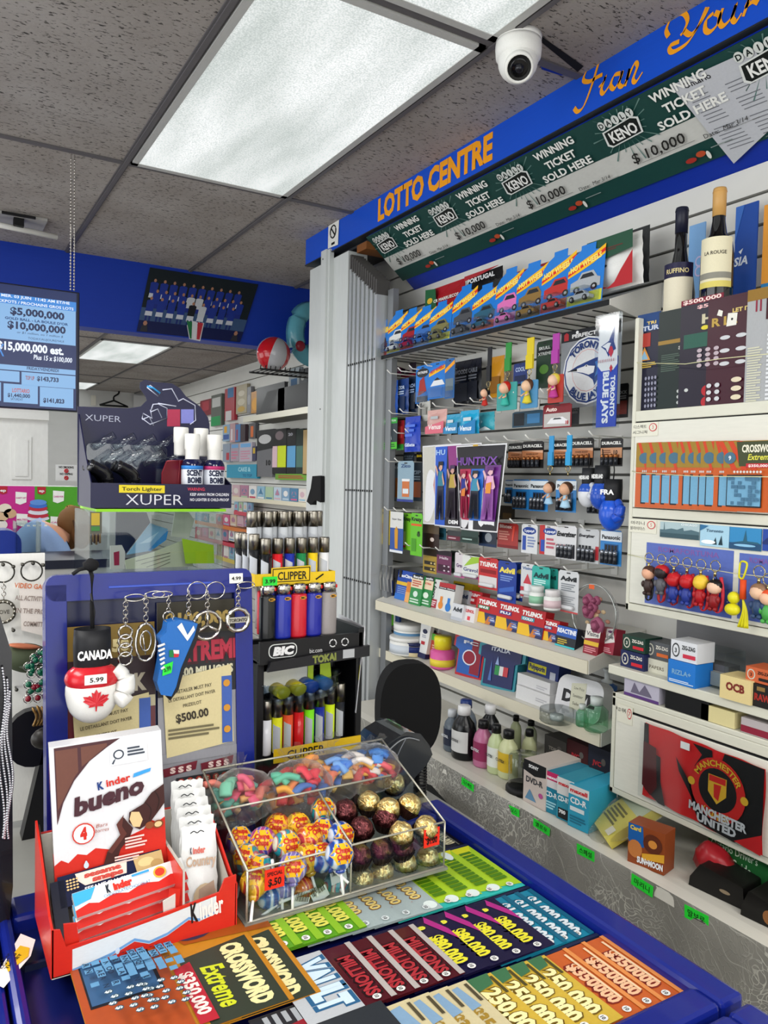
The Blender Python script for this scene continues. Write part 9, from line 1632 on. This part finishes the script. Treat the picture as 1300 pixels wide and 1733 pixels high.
for k in range(14): m.tube(crom([(X_-.05+.012*k,-.06,hz+.09-.003*k),(X_-.03+.012*k,-.095,hz+.02),(X_-.01+.011*k,-.085,hz-.10-.01*(k%3))],4),.008,K('#b08850' if k%2 else '#4c3018',.6),6)
m.build('hair',t)
m = MB(); m.ball((X_+.108,0,hz-.03),(.018,.014,.02),SKN,10,6)
for s_ in (-1,1): m.ball((X_+.085,s_*.032,hz-.005),(.008,.012,.006),K('#3c2c24'),8,5); m.ball((X_+.0,s_*.082,hz-.02),(.014,.008,.02),SKN,8,5)
m.ball((X_+.09,0,hz-.068),(.008,.02,.006),K('#8c4840'),8,5); m.build('face',t)
# hands: palm, four fingers and a thumb each
for k,(hx,hy,hzz) in enumerate(((.2,.15,hz-.55),(.22,-.13,hz-.53))):
    vs = [(0,0,0),(.02,0,-.05)]; es = [(0,1)]; rr = [(.03,.018),(.034,.016)]
    for j in range(4):
        y = -.026+.017*j; b = len(vs); vs += [(.03,y,-.075),(.045,y,-.10),(.062,y,-.115)]; es += [(1,b),(b,b+1),(b+1,b+2)]; rr += [.009,.008,.007]
    b = len(vs); vs += [(.035,-.035,-.03),(.05,-.042,-.055)]; es += [(0,b),(b,b+1)]; rr += [.010,.008]
    skin_figure('hand',vs,es,rr,SKN,(hx,hy,hzz),t,1)
t = thing('shop_table','dark table edge in front of the bending person','table',(.5,4.9,0)); zt4 = P(75,943,1,4.9).z; m = MB(); m.box(-.8,.9,-.2,.35,zt4-.05,zt4,K('#1c2030',.4)); m.build('table_top',t); m = MB(); m.box(-.8,.9,-.19,.3,0.05,zt4-.05,K('#b8b8b4',.6)); m.build('front',t)
for bx,c,lab,nm,y in (((-80,1470,108,1580),'#1c3490','rounded dark blue plastic bin at the left picture edge behind the key ring board','plastic_bin',3.2),((80,1430,205,1590),None,'clear acrylic organizer beside the blue bin','acrylic_organizer',3.15)):
    cx_,W,z,H = fbox(B4('m',*bx),y); m = MB(); 
    if c: m.prism(rrect(-W/2,-.5,W/2,H,.05,5),0,.15,K(c,.3))
    else:
        for q in ((-W/2,-W/2+.004,0,.12),(W/2-.004,W/2,0,.12),(-W/2,W/2,0,.004),(-W/2,W/2,.116,.12)): m.box(*q,-.3,H,ACR)
        for k in range(5): m.box(-W*.25+.02*k,-W*.25+.02*k+.008,.02,.04,H*.86,H*.9,WHITE)
    tag(m.build(nm,loc=(cx_,y,z)),lab,nm.replace('_',' '))
t = thing('display_cabinet','low display cabinet at the far left carrying the bin and organizer','cabinet',(.2,3.1,0)); zc5 = P(60,962,1,3.1).z; m = MB(); m.box(-.9,.42,0,.5,0,zc5-.3,K('#a8a8a4',.5)); m.build('body',t)
# ---------------- left foreground: key ring board and oddments ----------------
yk = 1.35; q0 = P(-60,930,1,yk); q1 = P(76,936,1,yk); zb6 = P(40,1480,1,yk).z
t = thing('key_ring_board','white board on short pins with a paper notice at the left picture edge','display board',((q0.x+q1.x)/2,yk,0)); hw = (q1.x-q0.x)/2
m = MB(); m.box(-hw,hw,0,.006,ZC-.56,q1.z,WHITE); m.build('board',t)
m = MB()
for u,w_ in ((10,68),(60,78),(105,68),(155,62),(205,70),(60,385),(75,672)): p = P(*V('h',u,w_),1,yk); m.tube([(p.x-t.location.x,0,p.z),(p.x-t.location.x,-.018,p.z)],.0015,K('#4c4a44',.3,.8),6); m.ball((p.x-t.location.x,-.019,p.z),.003,K('#4c4a44',.3,.8),8,5)
m.build('pins',t)
q = [P(*V('h',*k),1,yk-.02) for k in ((92,160),(258,180),(240,490),(210,500),(205,420),(105,395))]; o = q[0]; m = MB(); L_ = [(v.x-o.x,v.z-o.z) for v in q]; m.flat(L_,0,K('#dcd4cc',.5))
m.flat([(L_[1][0]-.004,L_[1][1]),(L_[1][0]+.002,L_[1][1]),(L_[2][0]+.002,L_[2][1]),(L_[3][0]+.0,L_[3][1]),(L_[3][0]+.001,L_[3][1]+.02)],-.001,WHITE)
for i,(s_,w_) in enumerate((('VIDEO GAMES',183),('ALL ACTIVITY ARE',243),('IN THE PROSEC',305),('COMMITTED',368))):
    p = P(*V('h',162+4*i,w_+8),1,yk-.021); m.text(s_,p.x-o.x,p.z-o.z,.0075,-.0014,K('#c86c3c' if i == 0 else '#8c7c74',.5),.055 if i != 3 else .036,.02,0,-.12)
tag(m.build('paper_notice',loc=o),'white curled paper notice about video games at the edge of the pin board','notice')
for i,(u,w_,r,lab) in enumerate(((155,105,.0155,'plain thin black metal ring hanging on the white pin board'),(15,110,.016,'metal ring with a round beaded pendant at the left picture edge'))):
    p = P(*V('h',u,w_),1,yk-.016); t = thing('metal_ring',lab,'key ring',p,(0,0,0),'rings on the white board'); m = MB(); m.ring((0,0,0),r,.0013,K('#3c3a34',.3,.8),'y',28); m.build('ring',t)
    if i:
        m = MB(); chain(m,.001,-.016,-.042,0,.003); m.build('chain',t); m = MB(); z = -.062; m.lathe([(0,-.002),(.017,-.002),(.0175,0),(.017,.002),(0,.002)],K('#6c685c',.3,.9),24) if 0 else m.ring((0,0,z),.016,.0035,K('#6c685c',.3,.9),'y',24); m.flat(ell(0,z,.0145,.0145,20),-.002,K('#a8a498',.3,.8)); m.text('LOVE',0,z-.003,.006,-.0028,K('#4c4840'),.018,.02)
        for k in range(16): m.ball((.016*math.cos(k*PI/8),-.003,z+.016*math.sin(k*PI/8)),.0018,K('#c8c4b8',.2,.9),6,4)
        m.build('round_pendant',t)
# dark rack with silver chains at the left edge
px = P(10,1200,1,1.0); t = thing('chain_rack','black acrylic rack hung with silver chains at the left picture edge','rack',(0,1.0,0)); DG = K('#17171a',.2,0,.4)
q = [P(*k,1,1.0) for k in ((-60,1040),(0,1042),(20,1105),(22,1500),(10,1620),(-60,1640))]; m = MB(); m.prism([(v.x,v.z) for v in q],0,.05,DG); m.build('frame',t,bev=.002)
for k in range(4):
    m = MB(); a0 = P(4+4*k,1130+20*k,1,.997); a1 = P(2+5*k,1420,1,.997); n = 60
    for j in range(n): f_ = j/n; m.ball((a0.x+(a1.x-a0.x)*f_+.003*math.sin(f_*9+k),-.006,a0.z+(a1.z-a0.z)*f_),.0017,K('#b8b8bc',.2,.9),6,4)
    m.build('silver_chain',t)
# cap and bead bracelets
p = P(48,1108,1,1.28); t = thing('olive_cap','olive green cap with an orange edge hanging on the white pin board','cap',p,(0,R(12),R(10))); m = MB(); m.ball((0,0,-.005),(.036,.03,.022),K('#3c4430',.8),20,12); m.ball((-.012,-.012,.014),(.024,.012,.004),K('#b86c4c',.6),14,8); m.build('crown',t); m = MB(); m.ball((.012,-.02,-.015),(.03,.024,.005),K('#30382a',.8),18,8); m.build('brim',t)
rg = random.Random(4)
for b_,(c,lab,n) in enumerate((('#0c5c40','bundle of dark green bead bracelets on silver chain left of the blue display',26),('#7c1424','short string of dark red beads below the green bracelets',7))):
    m = MB(); p = P(66,1135 if b_ == 0 else 1172,1,1.2)
    for k in range(n): x,z = (rg.random()-.5)*.032,(rg.random()-.5)*(.065 if b_==0 else .02); m.ball((x,-.004*rg.random(),z),(.0045,.004,.0045),K(c,.12,0,.6),10,7); m.ring((x,-.003,z),.0062,.0007,CHROME,'y',10)
    tag(m.build('bead_bracelet',loc=p),lab,'bracelet','bracelets left of the display')
p = P(72,1215,1,1.2); m = MB()
for k in range(5): m.tube(crom([(-.012+.004*k,0,-.01),(-.008+.005*k,-.004,.004),(-.014+.006*k,-.002,.018+.002*(k%2))],4),[.0022]*8+[.0006],K('#8c6c3c',.3,.8),6)
m.ball((.004,0,-.03),(.02,.012,.016),K('#1c1814',.4),12,8); tag(m.build('antler_ornament',loc=p),'small brass antler ornament below the bead bracelets','ornament')
p = P(57,1250,1,1.3); m = MB(); m.prism(ell(0,0,.04,.045,20),0,.02,K('#131316',.3)); m.prism([(-.03,-.22),(.05,-.22),(.045,0),(.02,.01)],0,.03,K('#151517',.4)); tag(m.build('black_stand',loc=p),'black stand with a round head behind the red carton','stand')
m = MB(); m.box(-.010,0,-.001,0,-.012,.012,K('#e0481c')); tag(m.build('price_sticker',loc=P(88,1203,1,1.17)),'small orange price sticker beside the antler ornament','price sticker')
# black cap hanging on the door post
p = P(534,827,0,1.49); t = thing('cloth_cap','black cloth cap hanging on the white door post above the lighters','cap',p,RW); m = MB(); m.prism([(-.09,-.06),(-.05,.0),(-.035,.055),(.05,.058),(.055,-.06),(.0,-.05),(-.045,-.075)],0,.03,K('#111113',.9)); m.build('cloth',t,bev=.008)
